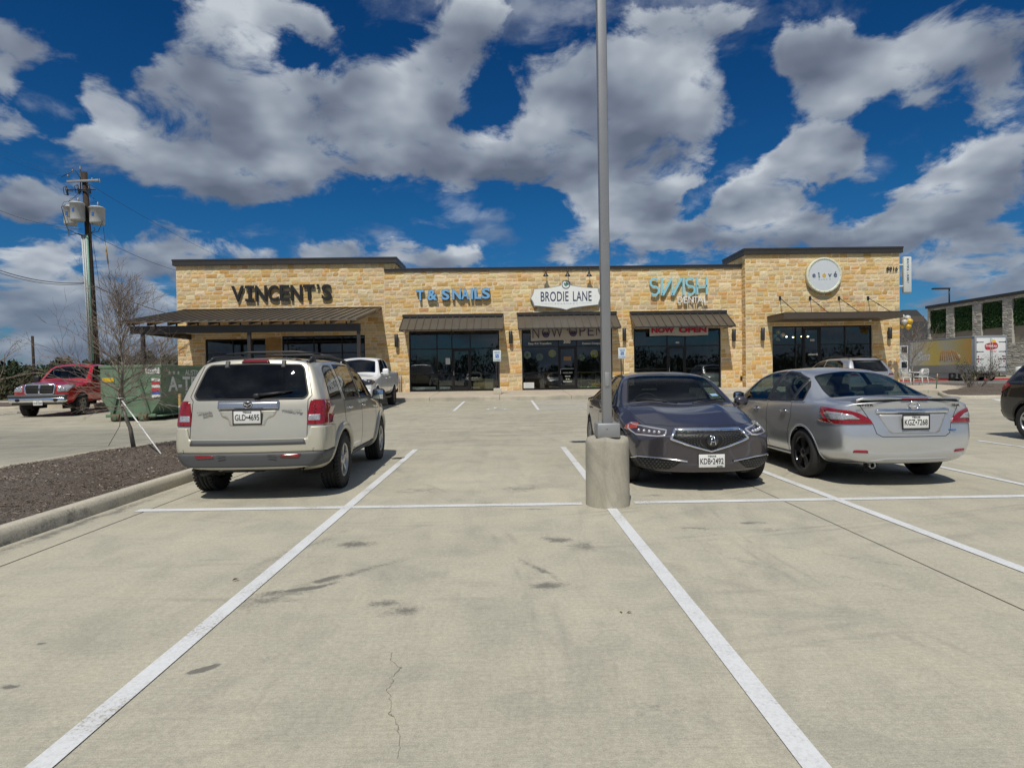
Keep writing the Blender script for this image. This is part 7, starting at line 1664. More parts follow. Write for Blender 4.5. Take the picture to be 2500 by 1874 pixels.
for px, py, r, m1, m2, lb in ((1287.5, 866.5, 9.3, MPal, MGn, 'pale paper rosette with green heart in the pharmacy window, leftmost'), (1317.5, 871, 9.2, MGn, MRd, 'green paper rosette with red heart left of the pharmacy door'), (1348.5, 862.5, 9.8, MY, MPal, 'yellow paper rosette left of the pharmacy door'), (1420, 872.5, 9, MGn, MRd, 'green paper rosette with red heart right of the pharmacy door'), (1451, 863, 9.8, MY, MPal, 'yellow paper rosette beside the grey lamp post')):
    p = AT(px, py, YF+.24); rr_ = r/F*YF; e = empty('paper_rosette', tuple(p), 0, lb, 'rosette', 'paper rosettes in the pharmacy window'); mb = MB(); n = 28
    vs = [(0, -.012, 0)]+[(rr_*(1 if k_ % 2 else .94)*math.cos(2*math.pi*k_/n), .02*(1 if k_ % 2 else -1), rr_*(1 if k_ % 2 else .94)*math.sin(2*math.pi*k_/n)) for k_ in range(n)]+[(0, .05, 0)]; mb.add(vs, [(0, 1+k_, 1+(k_+1) % n) for k_ in range(n)]+[(n+1, 1+(k_+1) % n, 1+k_) for k_ in range(n)]); mb.build('fan', m1, e)
    mb = MB(); mb.cyl((0, -.03, 0), rr_*.3, .02, 12, axis='Y'); mb.build('centre', m2, e)
# shop goods behind glass
def goods(px, py, w, h, d_, m, label, name, cat, Y=YF+.9, z=None):
    p = AT(px, py, Y); mb = MB(); z0 = ZB+.012 if z is None else z; mb.rbox((p.x, Y, z0+h/2), (w, d_, h), .02); o = mb.build(name, m); return tag(o, label, cat)
MW = mat('oak_cabinet', (.20, .09, .035), .5, var=.3, vscale=4)
o = goods(1297, 925, .75, .85, .5, MW, 'reddish wooden cabinet inside the pharmacy, nearest the left window edge', 'wooden_cabinet', 'cabinet'); mb = MB(); p = AT(1297, 925, YF+.64); mb.box(p.x-.3, p.x+.3, p.y-.01, p.y, ZB+.15, ZB+.75); mb.build('cabinet_door', MW, o)
o = goods(1330, 925, .95, .95, .6, MW, 'wider wooden counter inside the pharmacy left of its door', 'wooden_counter', 'counter'); mb = MB(); p = AT(1330, 925, YF+.6); mb.rbox((p.x, YF+.88, ZB+.99), (1.05, .7, .05), .01); mb.build('counter_top', M_CEIL, o)
o = goods(1735, 925, 1.05, .80, .4, mat('reception_white', (.52, .58, .56), .5), 'white reception counter seen through the dental window', 'reception_counter', 'counter', YF+.6); mb = MB(); p = AT(1735, 925, YF+.6); mb.rbox((p.x, YF+.58, ZB+.845), (1.2, .5, .06), .01); mb.build('counter_top', MW, o)
o = goods(1180, 925, 1.15, .62, .3, mat('window_seat', (.28, .20, .09), .6, var=.2), 'plywood bench box behind the right pane of the nail shop', 'wooden_box', 'box', YF+.45); mb = MB(); p = AT(1180, 925, YF+.45); mb.rbox((p.x, YF+.45, ZB+.65), (1.2, .34, .035), .008); mb.build('box_lid', MY, o)
for px, w in ((1032, 1.5), (1086, .62)):
    p = AT(px, 947, YF+.3); o = MB(); 
    for k_ in range(3): o.rbox((p.x, YF+.32, ZB+.14+k_*.05), (w, .05, .022), .006)
    thing(o, 'white_shelf_rail', M_WHITE, 'white slatted unit low behind the nail shop glass, '+('the long one at left' if w > 1 else 'the short one beside the door'), 'shelf')
e = empty('flower_stand', tuple(AT(1440, 945, YF+.5)), 0, 'low wire stand of yellow flowers and green pots in the pharmacy window', 'flower stand'); e.location.z = ZB+.015; rg = random.Random(8)
mb = MB(); mb.tube([(-.5, 0, .02), (-.5, 0, .9), (.35, 0, .9), (.35, 0, .02)], .012, 6); mb.tube([(-.5, 0, .5), (.35, 0, .5)], .012, 6); mb.build('wire_frame', MY, e)
for k_ in range(6): mb = MB(); mb.lathe((-.5+k_*.2, -.05, 0), [(.01, 0), (.055, 0), (.075, .13), (.01, .12)], 12); mb.build('pot', (mat('pot_green', (.18, .36, .08), .5), M_ST, mat('pot_pink', (.5, .2, .25), .5))[(0, 0, 1, 0, 0, 2)[k_]], e)
for k_ in range(4):
    mb = MB()
    for j in range(26): v = Vector((rg.gauss(.08+.16*k_, .07), -.05+rg.gauss(0, .05), .26+rg.gauss(0, .06))); mb.ell(v, (.024, .02, .02), 6, 4)
    mb.build('blossom', mat('blossom_yellow', (.75, .5, .02), .7), e)
# lights seen inside the right hand shop
M_GLOW = mat('warm_bulb', (1, .72, .35), .5, emit=14)
for px, py in ((1920.5, 822), (1936, 823), (1957.5, 821), (1972.5, 821.5)):
    p = AT(px, py, YR+3.0); mb = MB(); mb.ell((0, 0, 0), (.055, .055, .035), 12, 8); e = mb.build('ceiling_spot', M_GLOW); e.location = p; tag(e, 'small warm ceiling light inside the balloon shop, '+{1920.5: 'leftmost of four', 1936: 'second from left', 1957.5: 'third from left', 1972.5: 'rightmost of four'}[px], 'ceiling light', 'warm ceiling lights inside the right shop')
    mb = MB(); mb.cyl((0, 0, .03), .02, max(.1, O_EL[3]+.1-p.z-.03), 8); mb.build('lamp_stem', M_BLACK, e)
# balloons
def balloons(c, items, label, s__=1.0):
    e = empty('balloon_cluster', tuple(c), 0, label, 'balloons')
    for (x, z, r, m, y) in items:
        mb = MB(); mb.lathe((x*s__, y, z*s__), [(.012, -r*1.22), (.02, -r*1.15), (r*.35, -r*.98), (r*.75, -r*.62), (r*.97, -r*.15), (r, .1*r), (r*.93, r*.42), (r*.68, r*.76), (r*.35, r*.95), (.002, r)], 20); mb.build('balloon', m, e)
    return e
BG = mat('balloon_gold', (.72, .45, .02), .25, coat=1); BW = mat('balloon_grey', (.55, .55, .54), .25, coat=1); BT = mat('balloon_tan', (.50, .42, .33), .25, coat=1)
k_ = YR/F/1.0; zz5 = lambda x, y, Y: (AT(1900+x/3.3167, 580+y/3.3167, Y))
Yb = YR-1.7; c0 = zz5(1040, 680, Yb)
balloons(c0, [((zz5(x, y, Yb)-c0).x, (zz5(x, y, Yb)-c0).z, r/3.3167/F*Yb, m, dy) for x, y, r, m, dy in ((1012, 640, 22, BW, .1), (1058, 650, 24, BW, .1), (1012, 684, 22, BW, -.1), (1052, 680, 24, BG, -.12), (1074, 692, 12, BW, 0), (1010, 716, 17, BG, .05), (1048, 719, 23, BG, -.05))], 'gold and silver balloons hanging from the right end of the flat canopy')
Yb = YR+.30; z82 = lambda x, y: AT(1880+x/8.193, 780+y/8.193, Yb); c0 = z82(165, 320)
balloons(c0, [((z82(x, y)-c0).x, (z82(x, y)-c0).z, r/8.193/F*Yb, m, dy) for x, y, r, m, dy in ((155, 245, 52, BG, 0), (240, 305, 55, BT, -.05), (105, 325, 42, BW, .1), (130, 385, 33, BG, -.05), (60, 385, 18, BW, .05), (178, 405, 20, BW, -.02))], 'gold and cream balloons behind the left pane of the right hand shop')
# security camera dome and small wall box
p = AT(1400+1510/3.687, 600+1190/3.687, YF-.03); mb = MB(); mb.rbox(tuple(p), (.10, .06, .24), .01); o = thing(mb, 'wall_socket', M_BLACK, 'small dark outlet box low on the stone wall left of the right block', 'outlet box')
p = AT(2125, 782, YR-.5); mb = MB(); mb.ell((p.x, p.y, zb_ if False else AT(2125, 781, YR-.5).z), (.08, .08, .07), 14, 8); o = thing(mb, 'dome_camera', M_WHITE, 'small white dome camera under the flat canopy', 'camera')
# accessible parking signs
def psign(px, y0, y1, pyb, Y, label):
    zg = swz(Y); x = AT(px, (y0+y1)/2, Y).x; e = empty('parking_sign', (x, Y, zg), 0, label, 'parking sign', 'accessible parking signs on the sidewalk'); a, b = AT(px, y0, Y).z-zg, AT(px, y1, Y).z-zg
    for s__ in (-1, 1): mb = MB(); mb.rbox((s__*.05, 0, (a+.05)/2+.15), (.045, .045, a+.05-.3), .006); mb.build('sign_post', M_DKMETAL, e)
    mb = MB(); mb.rbox((0, 0, .15), (.40, .40, .32), .02); mb.build('concrete_block', M_CURB, e)
    w = 19/F*Y; mb = MB(); mb.rbox((0, -.035, (a+b)/2), (w, .01, a-b), .004); f_ = mb.build('sign_panel', mat('sign_panel_white', (.62, .70, .72), .4), e)
    bl = mat('sign_panel_blue', (.02, .13, .45), .4); mb = MB(); c = (a+b)/2-.02; q = .085; mb.box(-q, q, -.044, -.041, c-q, c+q); mb.build('blue_square', bl, f_)
    mb = MB(); seg2(mb, [(-.02, c+.06), (-.015, c)], .016, -.05); seg2(mb, [(-.015, c), (.03, c)], .016, -.05); seg2(mb, [(.03, c), (.045, c-.045)], .016, -.05); seg2(mb, [(-.01+.05*math.cos(t), c-.03+.05*math.sin(t)) for t in np.linspace(2.2, 5.9, 10)], .014, -.05); mb.build('wheelchair_symbol', M_WHITE, f_)
    text('RESERVED', 'sign_text', w*.75, .045, .003, bl, f_, (0, -.043, a-.09), bold=.02); text('PARKING', 'sign_text', w*.62, .045, .003, bl, f_, (0, -.043, a-.16), bold=.02); text('VAN ACCESSIBLE', 'sign_text', w*.8, .035, .003, bl, f_, (0, -.043, b+.07), bold=.02)
psign(1213.5, 855, 882, 965, 30.8, 'blue and white accessible parking sign before the nail shop'); psign(1518.6, 848.7, 875, 960, 30.8, 'blue and white accessible parking sign behind the dark sedan')
# gas pipe by the white pickup
mb = MB(); p = AT(400+2135/3.687, 940, YF-.1); mb.tube([(p.x, YF-.1, ZB), (p.x, YF-.1, ZB+1.0)], .03, 8); mb.tube([(p.x-.12, YF-.1, ZB), (p.x-.12, YF-.1, ZB+.9)], .015, 6); thing(mb, 'wall_pipe', M_GALV, 'thin grey pipe on the stone wall right of the white pickup', 'pipe')

# ---- patio set
MWH = mat('white_enamel', (.70, .72, .72), .4)
pad = lambda x, y: (x, y, .5)
def patio_chair(loc, rz, label):
    e = empty('patio_chair', loc, rz, label, 'chair', 'white patio chairs')
    mb = MB(); 
    for k_ in range(7): mb.rbox((-.21+.07*k_, 0, .44), (.05, .44, .014), .005)
    mb.tube([(-.24, -.22, .43), (.24, -.22, .43), (.24, .22, .43), (-.24, .22, .43), (-.24, -.22, .43)], .014, 8); mb.build('seat', MWH, e)
    mb = MB(); mb.tube([(-.24, .20, .43), (-.25, .30, .80), (-.17, .34, .90), (.17, .34, .90), (.25, .30, .80), (.24, .20, .43)], .014, 8)
    for k_ in range(6): mb.tube([(-.17+.068*k_, .21, .44), (-.15+.06*k_, .33, .89)], .009, 6)
    mb.build('backrest', MWH, e)
    for s__ in (-1, 1):
        mb = MB(); mb.tube([(s__*.24, -.20, .43), (s__*.26, -.22, 0)], .014, 8); mb.build('leg', MWH, e); mb = MB(); mb.tube([(s__*.24, .20, .43), (s__*.27, .26, 0)], .014, 8); mb.build('leg', MWH, e)
        mb = MB(); mb.tube([(s__*.25, -.20, .43), (s__*.27, -.2, .64), (s__*.27, .1, .67), (s__*.25, .28, .72)], .014, 8); mb.build('armrest', MWH, e)
    return e
yp = 33.2; zp = swz(yp)+.02
for px, dy, rz_, lb in ((2248, .0, R(-70), 'white slatted patio chair, the rightmost of the set'), (2236, .75, R(-110), 'white slatted patio chair between the table and the rightmost chair'), (2206, .2, R(95), 'white slatted patio chair left of the small table next to the wall')):
    p = AT(px, 935, yp+dy); patio_chair((p.x, yp+dy, zp), rz_, lb)
p = AT(2223, 925, yp+.3); e = empty('patio_table', (p.x, yp+.3, zp), 0, 'round white bistro table between the patio chairs', 'table'); mb = MB(); mb.cyl((0, 0, .72), .36, .022, 28); mb.build('table_top', MWH, e); mb = MB()
for k_ in range(3): a = 2.1*k_; mb.tube([(.30*math.cos(a), .30*math.sin(a), 0), (.05*math.cos(a), .05*math.sin(a), .4), (.2*math.cos(a), .2*math.sin(a), .72)], .014, 8)
mb.build('table_legs', MWH, e)
p = AT(2221, 915, yp+.3); mb = MB(); mb.lathe((p.x, yp+.3, zp+.742), [(.035, 0), (.04, .1), (.03, .14)], 12); thing(mb, 'white_cup', MWH, 'small white cup on the bistro table', 'cup')

# ---- box trailer
yt = 54.0; a, b = AT(2379, 900, yt), AT(2457, 900, yt); W_ = b.x-a.x; ztt = AT(2415, 819, yt).z; Lt = AT(2232, 900, 62.5); Lt = 9.5
yfar = a.x*0+yt+9.0
tr_ = empty('delivery_trailer', ((a.x+b.x)/2, yt, .165), 0, 'long delivery trailer with yellow snack poster side and white rear doors', 'trailer'); hw = W_/2; zt2 = ztt-.165; zf_ = .75
MTR = mat('trailer_grey', (.30, .32, .34), .5, .3, var=.08)
mb = MB(); mb.rbox((0, 4.5, (zt2+zf_)/2), (W_, 9.0, zt2-zf_), .03); mb.build('box_body', MTR, tr_)
mb = MB(); mb.rbox((0, -.03, (zt2+zf_)/2+.0), (W_+.04, .06, zt2-zf_+.04), .02); fr_ = mb.build('rear_frame', MTR, tr_)
for s__ in (-1, 1):
    mb = MB(); mb.rbox((s__*hw*.46, -.07, (zt2+zf_)/2-.05), (hw*.88, .03, zt2-zf_-.34), .01); dr = mb.build('rear_door', MWH, tr_)
    for zz_ in (.16, .40, .62, .9): mb = MB(); z = zf_+(zt2-zf_)*zz_*.92; mb.rbox((s__*hw*.68, -.10, z), (hw*.42, .02, .05), .008); mb.rbox((s__*hw*.88, -.10, z), (.07, .03, .13), .01); mb.build('door_hinge', M_DKMETAL, dr)
    for j in range(3): mb = MB(); mb.cyl((s__*hw*.80, -.10, zf_+1.05+j*.22), .07, .02, 14, axis='Y'); mb.build('red_light', M_RED2, dr)
    mb = MB(); mb.tube([(s__*.09, -.11, zf_+.15), (s__*.09, -.11, zt2-.3)], .018, 6); mb.build('lock_rod', M_GALV, dr)
zl = zt2-.95
mb = MB(); n = 40; pts_ = [(.60*(abs(math.cos(t))**.6)*(1 if math.cos(t) > 0 else -1), zl+.30*(abs(math.sin(t))**.75)*(1 if math.sin(t) > 0 else -1)+.04*math.sin(3*math.cos(t))) for t in np.linspace(0, 2*math.pi, n, endpoint=False)]
mb.prism(pts_, 'Y', -.115, -.10); lg = mb.build('brand_banner', mat('banner_brand_red', (.48, .03, .04), .5), tr_)
mb = MB(); mb.cyl((.22, -.108, zl+.36), .21, .008, 28, axis='Y'); mb.build('brand_sun', mat('brand_yellow', (.80, .55, .03), .5), tr_)
text('FritoLay', 'brand_lettering', 1.02, .30, .006, M_WHITE, lg, (0, -.119, zl-.01), bold=.015); text('Good fun!', 'brand_lettering', .62, .14, .006, mat('banner_brand_red', (0, 0, 0)), lg, (.18, -.095, zl-.48), bold=.0, shear=.3)
# side poster, facing -X
xs_ = -hw-.012; pz0, pz1 = 1.32+.2, zt2-.18
mb = MB(); mb.box(xs_-.01, xs_, .35, 8.7, pz0, pz1)
m = bpy.data.materials.new('poster_print'); m.use_nodes = True; t = m.node_tree; bs = t.nodes['Principled BSDF']; tc = N(t, 'ShaderNodeTexCoord'); sp_ = N(t, 'ShaderNodeSeparateXYZ', ins={0: tc.outputs['Object']})
nz_ = N(t, 'ShaderNodeTexNoise', ins={'Vector': tc.outputs['Object'], 'Scale': .8, 'Detail': 2.0}).outputs['Fac']
fy = MA(t, 'ADD', MA(t, 'DIVIDE', sp_.outputs[1], 9.0), MA(t, 'MULTIPLY', MA(t, 'SUBTRACT', nz_, .5), .25))
t.links.new(RAMP(t, fy, [(.02, (.52, .28, .05)), (.2, (.45, .36, .13)), (.4, (.42, .40, .30)), (.55, (.55, .42, .08)), (.75, (.50, .46, .30)), (.9, (.42, .44, .44))]), bs.inputs['Base Color']); bs.inputs['Roughness'].default_value = .4
ps = mb.build('side_poster', m, tr_)
rzz = (R(90), 0, R(-90))
text('Sun', 'poster_lettering', 1.9, .9, .006, mat('poster_pale', (.55, .60, .66), .5), ps, (xs_-.014, 6.6, pz0+.95), rzz, bold=.02, shear=.3)
MCH = mat('poster_chip', (.48, .26, .09), .6, var=.3, vscale=6)
mb = MB(); mb.ell((xs_-.013, 3.0, pz0+.75), (.004, 1.35, .42), 20, 8); mb.build('poster_bowl', mat('poster_bowl', (.48, .45, .38), .5), ps)
for k_ in range(9): y = 4.15-k_*.27; mb = MB(); q = Matrix.Rotation(R(12+k_*-5.5), 3, 'X'); mb.rbox((xs_-.022, y, pz0+.92+.06*math.sin(k_*2.2)), (.012, .16, .95), .004, 0, q); mb.build('poster_chip', MCH, ps)
mb = MB(); mb.rbox((-hw-.01, 4.5, pz0-.10), (.03, 9.0, .06), .01); mb.rbox((-hw-.01, 4.5, zt2-.06), (.03, 9.0, .12), .01); mb.build('side_rail', M_GALV, tr_)
mb = MB(); mb.rbox((-hw+.1, 4.3, .50), (.06, 7.2, .55), .02); mb.build('side_skirt', MTR, tr_)
for y in (1.6, 2.8, 7.8):
    for s__ in (-1, 1): mb = MB(); mb.lathe((s__*(hw-.16), y, .48), [(.2, -.14), (.44, -.13), (.48, -.09), (.48, .09), (.44, .13), (.2, .14), (.01, .1)], 24, 0, 'X'); mb.build('wheel', M_RUBBER, tr_)
mb = MB(); mb.rbox((0, -.1, .42), (W_*.9, .12, .12), .02); mb.rbox((-.8, -.02, .58), (.08, .08, .35), .01); mb.rbox((.8, -.02, .58), (.08, .08, .35), .01); mb.build('rear_bumper', M_DKMETAL, tr_)
mb = MB(); mb.rbox((0, 4.5, .66), (.9, 8.8, .16), .02); mb.build('chassis', M_BLACK, tr_)

# ---- stone building to the right, long side facing the lot
XB = 66.5; b2 = empty('stone_hall', (XB, 90, .15), 0, 'tall pale ledgestone building with green hedge panels behind the delivery trailer', 'building')
def b2p(o): o.parent = b2; o.matrix_parent_inverse = Matrix.Translation((-XB, -90, -.15)); return o
def YX(px, X=XB): # depth at which a wall at X crosses a photo column
    d_ = ray(px, 850); return X*d_.y/d_.x
def z5y(px, py): return AT(px, py, YX(px)).z
cols = [(1228, 1360, 585, 765, 800), (1422, 1572, 555, 755, 800), (1645, 1815, 525, 735, 787), (1895, 2080, 500, 715, 770)]
Y0, Y1 = YX(2265), 60.0; zroof = (z5y(2265, 751)+z5y(2500, 720))/2
holes = []
for i, (xa_, xb3, ya_, yb3, yc3) in enumerate(cols):
    ya2, yb2 = YX(1900+xa_/3.3167), YX(1900+xb3/3.3167) if i < 3 else YX(1900+xa_/3.3167)-7.3
    xm = 1900+(xa_+xb3)/2/3.3167 if i < 3 else 1900+1940/3.3167
    zt3, zm, zb3 = z5y(xm, 580+(ya_-(0 if i else 8))/3.3167-1), z5y(xm, 580+yb3/3.3167), z5y(xm, 580+yc3/3.3167+3)
    holes.append((min(ya2, yb2), max(ya2, yb2), zb3, zt3, zm))
zt3 = sum(h[3] for h in holes)/4; zm3 = sum(h[4] for h in holes)/4; zb4 = zm3-2.2
M_HEDGE = mat('hedge_panel_green', (.022, .06, .016), .9, var=.4, vscale=3)
HH = [(h[0], h[1], zb4, zt3) for h in holes]; doorh = (62, 72.5, .16, 4.8)
b2p(stones('ledgestone_wall', Y1, Y0, .16, zroof, HH+[doorh], lambda u, z, o: (XB-o*2.5, u, z), None, PALG, hs=(.22, .3, .38), ws=(.4, 1.3)))
mb = MB(); wallbox(mb, Y1, Y0, .16, zroof, HH+[doorh], lambda m_, p_, q_, r_, s__: m_.box(XB, XB+.5, p_, q_, r_, s__)); mb.box(XB+.5, XB+30, Y0-.5, Y0, .16, zroof); mb.box(XB, XB+30, Y1-.5, Y1-.001, .16, zroof); b2p(mb.build('wall_backing', mat('grey_mortar', (.42, .41, .38), .9)))
mb = MB(); mb.box(XB+.3, XB+30, Y1, Y0-.6, zroof-.6, zroof-.4); b2p(mb.build('roof', M_ROOFM))
mb = MB(); mb.box(XB-.25, XB+.6, Y1-.6, Y0+.2, zroof, zroof+.42); b2p(mb.build('roof_coping', M_DKMETAL))
rg = random.Random(4)
for h in HH:
    mb = MB(); mb.box(XB+.34, XB+.44, h[0], h[1], zb4, zm3); b2p(mb.build('tan_spandrel', mat('spandrel_tan', (.27, .24, .19), .8)))
    mb = MB(); mb.box(XB+.32, XB+.40, h[0], h[1], zm3+.001, h[3])
    for k_ in range(1800):
        y, z = rg.uniform(h[0], h[1]), rg.uniform(zm3, h[3]); s__ = rg.uniform(.08, .2); c = Vector((XB+.30-rg.random()*.2, y, z)); q = Euler((rg.uniform(-3, 3), rg.uniform(-1, 1), rg.uniform(-1, 1))).to_matrix()
        mb.add([c+q @ Vector(v)*s__ for v in ((0, -1, 0), (0, 0, .45), (0, 1, 0), (0, 0, -.45))], [(0, 1, 2, 3)])
    b2p(mb.build('hedge_panel', mat('hedge_leaf', (.02, .075, .012), .7, var=.7, vscale=2.2), fix=False))
mb = MB(); mb.box(XB+.3, XB+.4, doorh[0]+.1, doorh[1]-.1, .17, 4.7); b2p(mb.build('tan_door', mat('spandrel_tan', (0, 0, 0))))
mb = MB(); yy = YX(2313); mb.tube([(XB+.3, yy, zroof+.3), (XB+.3, yy, zroof+2.6)], .1, 8); mb.box(XB-2.2, XB+.3, yy-.25, yy+.25, zroof+2.45, zroof+2.65); b2p(mb.build('roof_lamp', M_BLACK))
mb = MB(); p = AT(2489, 911, 58.5); mb.lathe((p.x, 58.5, .32), [(.3, 0), (.34, .2), (.34, 1.0), (.25, 1.1)], 16); thing(mb, 'white_bin', MWH, 'white bin standing by the trailer near the stone hall door', 'bin')

# ---- house, dark roofs
M_RFD = mat('dark_shingle', (.03, .032, .036), .9, var=.3); M_SID = mat('white_siding', (.42, .43, .44), .7)
def house(px0, px1, Y, zeave, zr, label, nw=2):
    a, b = AT(px0, 850, Y).x, AT(px1, 850, Y).x; e = empty('house', ((a+b)/2, Y, .15), 0, label, 'house', 'houses beyond the right end of the shops'); hw_ = (b-a)/2; D_ = 10
    mb = MB(); mb.box(-hw_, hw_, 0, D_, 0, zeave); mb.build('wall', M_SID, e)
    mb = MB(); mb.add([(-hw_-.4, -.5, zeave), (hw_+.4, -.5, zeave), (hw_+.4, D_+.5, zeave), (-hw_-.4, D_+.5, zeave), (-hw_*.5, D_/2, zr), (hw_*.5, D_/2, zr)], [(0, 1, 5, 4), (1, 2, 5), (2, 3, 4, 5), (3, 0, 4), (3, 2, 1, 0)]); mb.build('roof', M_RFD, e)
    for k_ in range(nw):
        for z in (1.2, 4.2):
            if z+1.6 > zeave: continue
            x = -hw_+(k_+.5)*2*hw_/nw; mb = MB(); mb.box(x-.7, x+.7, -.06, -.003, z, z+1.5); w_ = mb.build('window', M_WHITE, e); mb = MB(); mb.box(x-.58, x+.58, -.09, -.061, z+.12, z+1.38); mb.build('pane', mat('dark_pane', (.02, .025, .03), .1), w_)
house(2196, 2262, 118, 6.6, 12.0, 'dark roofed white house seen between the shops and the stone hall', 3)
house(2215, 2290, 150, 9.5, 16.5, 'darker taller house standing behind the white house', 2)
# grey canopy block behind the balloons
Yq = 46; a, b = AT(2226, 773, Yq), AT(2243, 787, Yq); e = empty('side_canopy', ((a.x)-1.5, Yq, .5), 0, 'small flat brown canopy sticking out behind the balloons', 'canopy'); mb = MB(); mb.box(-3.5, b.x-a.x+1.5, -.6, 1.2, b.z-.5, a.z-.5); mb.build('canopy_deck', mat('canopy_brown', (.10, .085, .07), .6), e)
mb = MB(); mb.box(-1.0, -.85, .2, .35, -.34, b.z-.5); mb.box(-3.2, -3.05, .2, .35, -.34, b.z-.5); mb.build('canopy_posts', M_DKMETAL, e)
# ================================================================== plants
def grow(mb, rng, p, d, L, r, depth, maxd, m, spread, kids, droop=0, segs=4, mat_i=0, tips=None, up=.12):
    pts = [p]; rr = [r]; q = p.copy(); dd = d.copy()
    for i in range(segs):
        dd = (dd+Vector((rng.gauss(0, .12), rng.gauss(0, .12), rng.gauss(0, .10)+up*.25-droop))).normalized(); q = q+dd*(L/segs); pts.append(q.copy()); rr.append(r*(1-.55*(i+1)/segs))
    mb.tube(pts, rr, 5 if r > .012 else 3, mat_i, False)
    if tips is not None and depth >= maxd-1: tips += pts[1:]
    if depth < maxd:
        for k in range(kids[depth]):
            f = rng.uniform(.2, 1.0); i = min(segs, max(1, round(f*segs))); a = pts[i]
            ax = Vector((rng.gauss(0, 1), rng.gauss(0, 1), rng.gauss(0, .6))).normalized(); nd = (pts[i]-pts[i-1]).normalized(); nd = (nd+ax*spread+Vector((0, 0, up))).normalized()
            grow(mb, rng, a, nd, L*rng.uniform(.45, .72), max(.0028, rr[i]*.62), depth+1, maxd, m, spread, kids, droop, max(3, segs-1), mat_i, tips, up)
M_TWIG = mat('bare_twig', (.27, .22, .18), .85, var=.3, vscale=10); M_BARK = mat('bark_grey', (.30, .275, .235), .9, var=.35, vscale=12, bump=.4, bscale=40)
# bare young tree on the left island
rng = random.Random(21)
tb = AT(326, 1088, 10.9); tb.z = .33
tree = empty('young_tree', tb, 0, 'leafless young tree with a dense crown of thin twigs on the mulch island', 'tree')
Tt = AT(297, 985, 10.75)-tb; 
mb = MB(); mb.tube([(0, 0, -.12), (-.05, 0, .22), Tt*.55, Tt], [.040, .034, .031, .027], 10)
top = AT(288, 700, 10.6)-tb; mb.tube([Tt, Tt+(top-Tt)*.35+Vector((.04, 0, 0)), Tt+(top-Tt)*.7+Vector((-.03, .02, 0)), top], [.027, .018, .009, .003], 8); mb.build('trunk', M_BARK, tree)
mb = MB()
for k in range(64):
    f = rng.random()**1.1; base = Tt*.88+(top-Tt)*f*.9; a = rng.uniform(0, 6.283)
    hz_ = 1.0-f*.72; d = Vector((math.cos(a)*hz_, math.sin(a)*hz_, .25+.95*f+rng.uniform(-.25, .25))).normalized()
    grow(mb, rng, base, d, (1.22-.72*f)*rng.uniform(.6, 1.05), .0105*(1-.4*f), 0, 3, None, .75, (4, 3, 2), 0.02, 5)
mb.build('twigs', M_TWIG, tree)
mb = MB(); w = AT(294, 972, 10.75)-tb; mb.tube([w+Vector((-.06, -.03, .0)), w+Vector((.0, -.06, .01)), w+Vector((.06, -.02, 0)), w+Vector((0, .05, -.01)), w+Vector((-.06, -.03, .0))], .008, 6); mb.build('tree_tie', M_WHITE, tree)
mb = MB(); a = AT(298, 978, 10.72); b = AT(393, 1104, 9.75); b.z = .22; mb.tube([a, b], .011, 8); o = mb.build('guy_strap', M_WHITE); tag(o, 'bright white strap slanting from the bare tree down to the mulch', 'strap', 'staking of the bare tree')
mb = MB(); a = AT(297, 990, 10.8); m_ = AT(292, 1040, 10.9); b = AT(265, 1086, 11.1); b.z = .22; mb.tube([a, m_, b], .006, 6); o = mb.build('guy_rope', M_BARK); tag(o, 'slack brown rope hanging left of the bare tree trunk', 'rope', 'staking of the bare tree')
# short stake with rope beside the beige car
st = AT(440, 1010, 13.2); st.z = .0; e = empty('garden_stake', (st.x, 13.2, 0), 0, 'green stake with pale wooden top beside the beige car tail lamp', 'stake'); z0_, z1_ = AT(437, 991, 13.2).z, AT(437, 961, 13.2).z
mb = MB(); mb.rbox((0, 0, z0_/2), (.05, .05, z0_), .004); mb.build('stake', mat('stake_green', (.04, .12, .07), .7), e); mb = MB(); mb.rbox((0, 0, (z0_+z1_)/2), (.05, .045, z1_-z0_), .004); mb.build('stake_top', mat('stake_wood', (.55, .36, .12), .7), e)
mb = MB(); a = AT(441, 993, 13.2)-Vector((st.x, 13.2, 0)); b = AT(385, 983, 11.5)-Vector((st.x, 13.2, 0)); mb.tube([a, (a+b)/2-Vector((0, 0, .01)), b], .006, 5); mb.tube([a, a+Vector((-.02, 0, -.2)), a+Vector((.08, 0, -.42))], .006, 5); mb.rbox(a, (.08, .06, .04), .01); mb.build('rope', M_WHITE, e)

def leafcloud(mb, rng, c, rx, ry, rz, n, s, flat=.5):
    for k in range(n):
        u = Vector((rng.gauss(0, 1), rng.gauss(0, 1), rng.gauss(0, 1))); u = u.normalized()*(rng.random()**.45); p = Vector(c)+Vector((u.x*rx, u.y*ry, u.z*rz)); q = Euler((rng.uniform(0, 6), rng.uniform(0, 6), rng.uniform(0, 6))).to_matrix(); z = s*rng.uniform(.6, 1.4)
        mb.add([p+q @ Vector(v)*z for v in ((-1, 0, 0), (0, -flat, .15), (1, 0, 0), (0, flat, .15))], [(0, 1, 2, 3)], rng.choice((0, 0, 1, 2)))
LF = [mat('leaf_dark', (.012, .024, .009), .8), mat('leaf_mid', (.026, .044, .014), .8), mat('leaf_olive', (.05, .058, .022), .8)]
LB = [mat('leaf_brown', (.055, .043, .026), .9), mat('leaf_dry', (.085, .075, .038), .9), mat('leaf_olive', (0, 0, 0))]
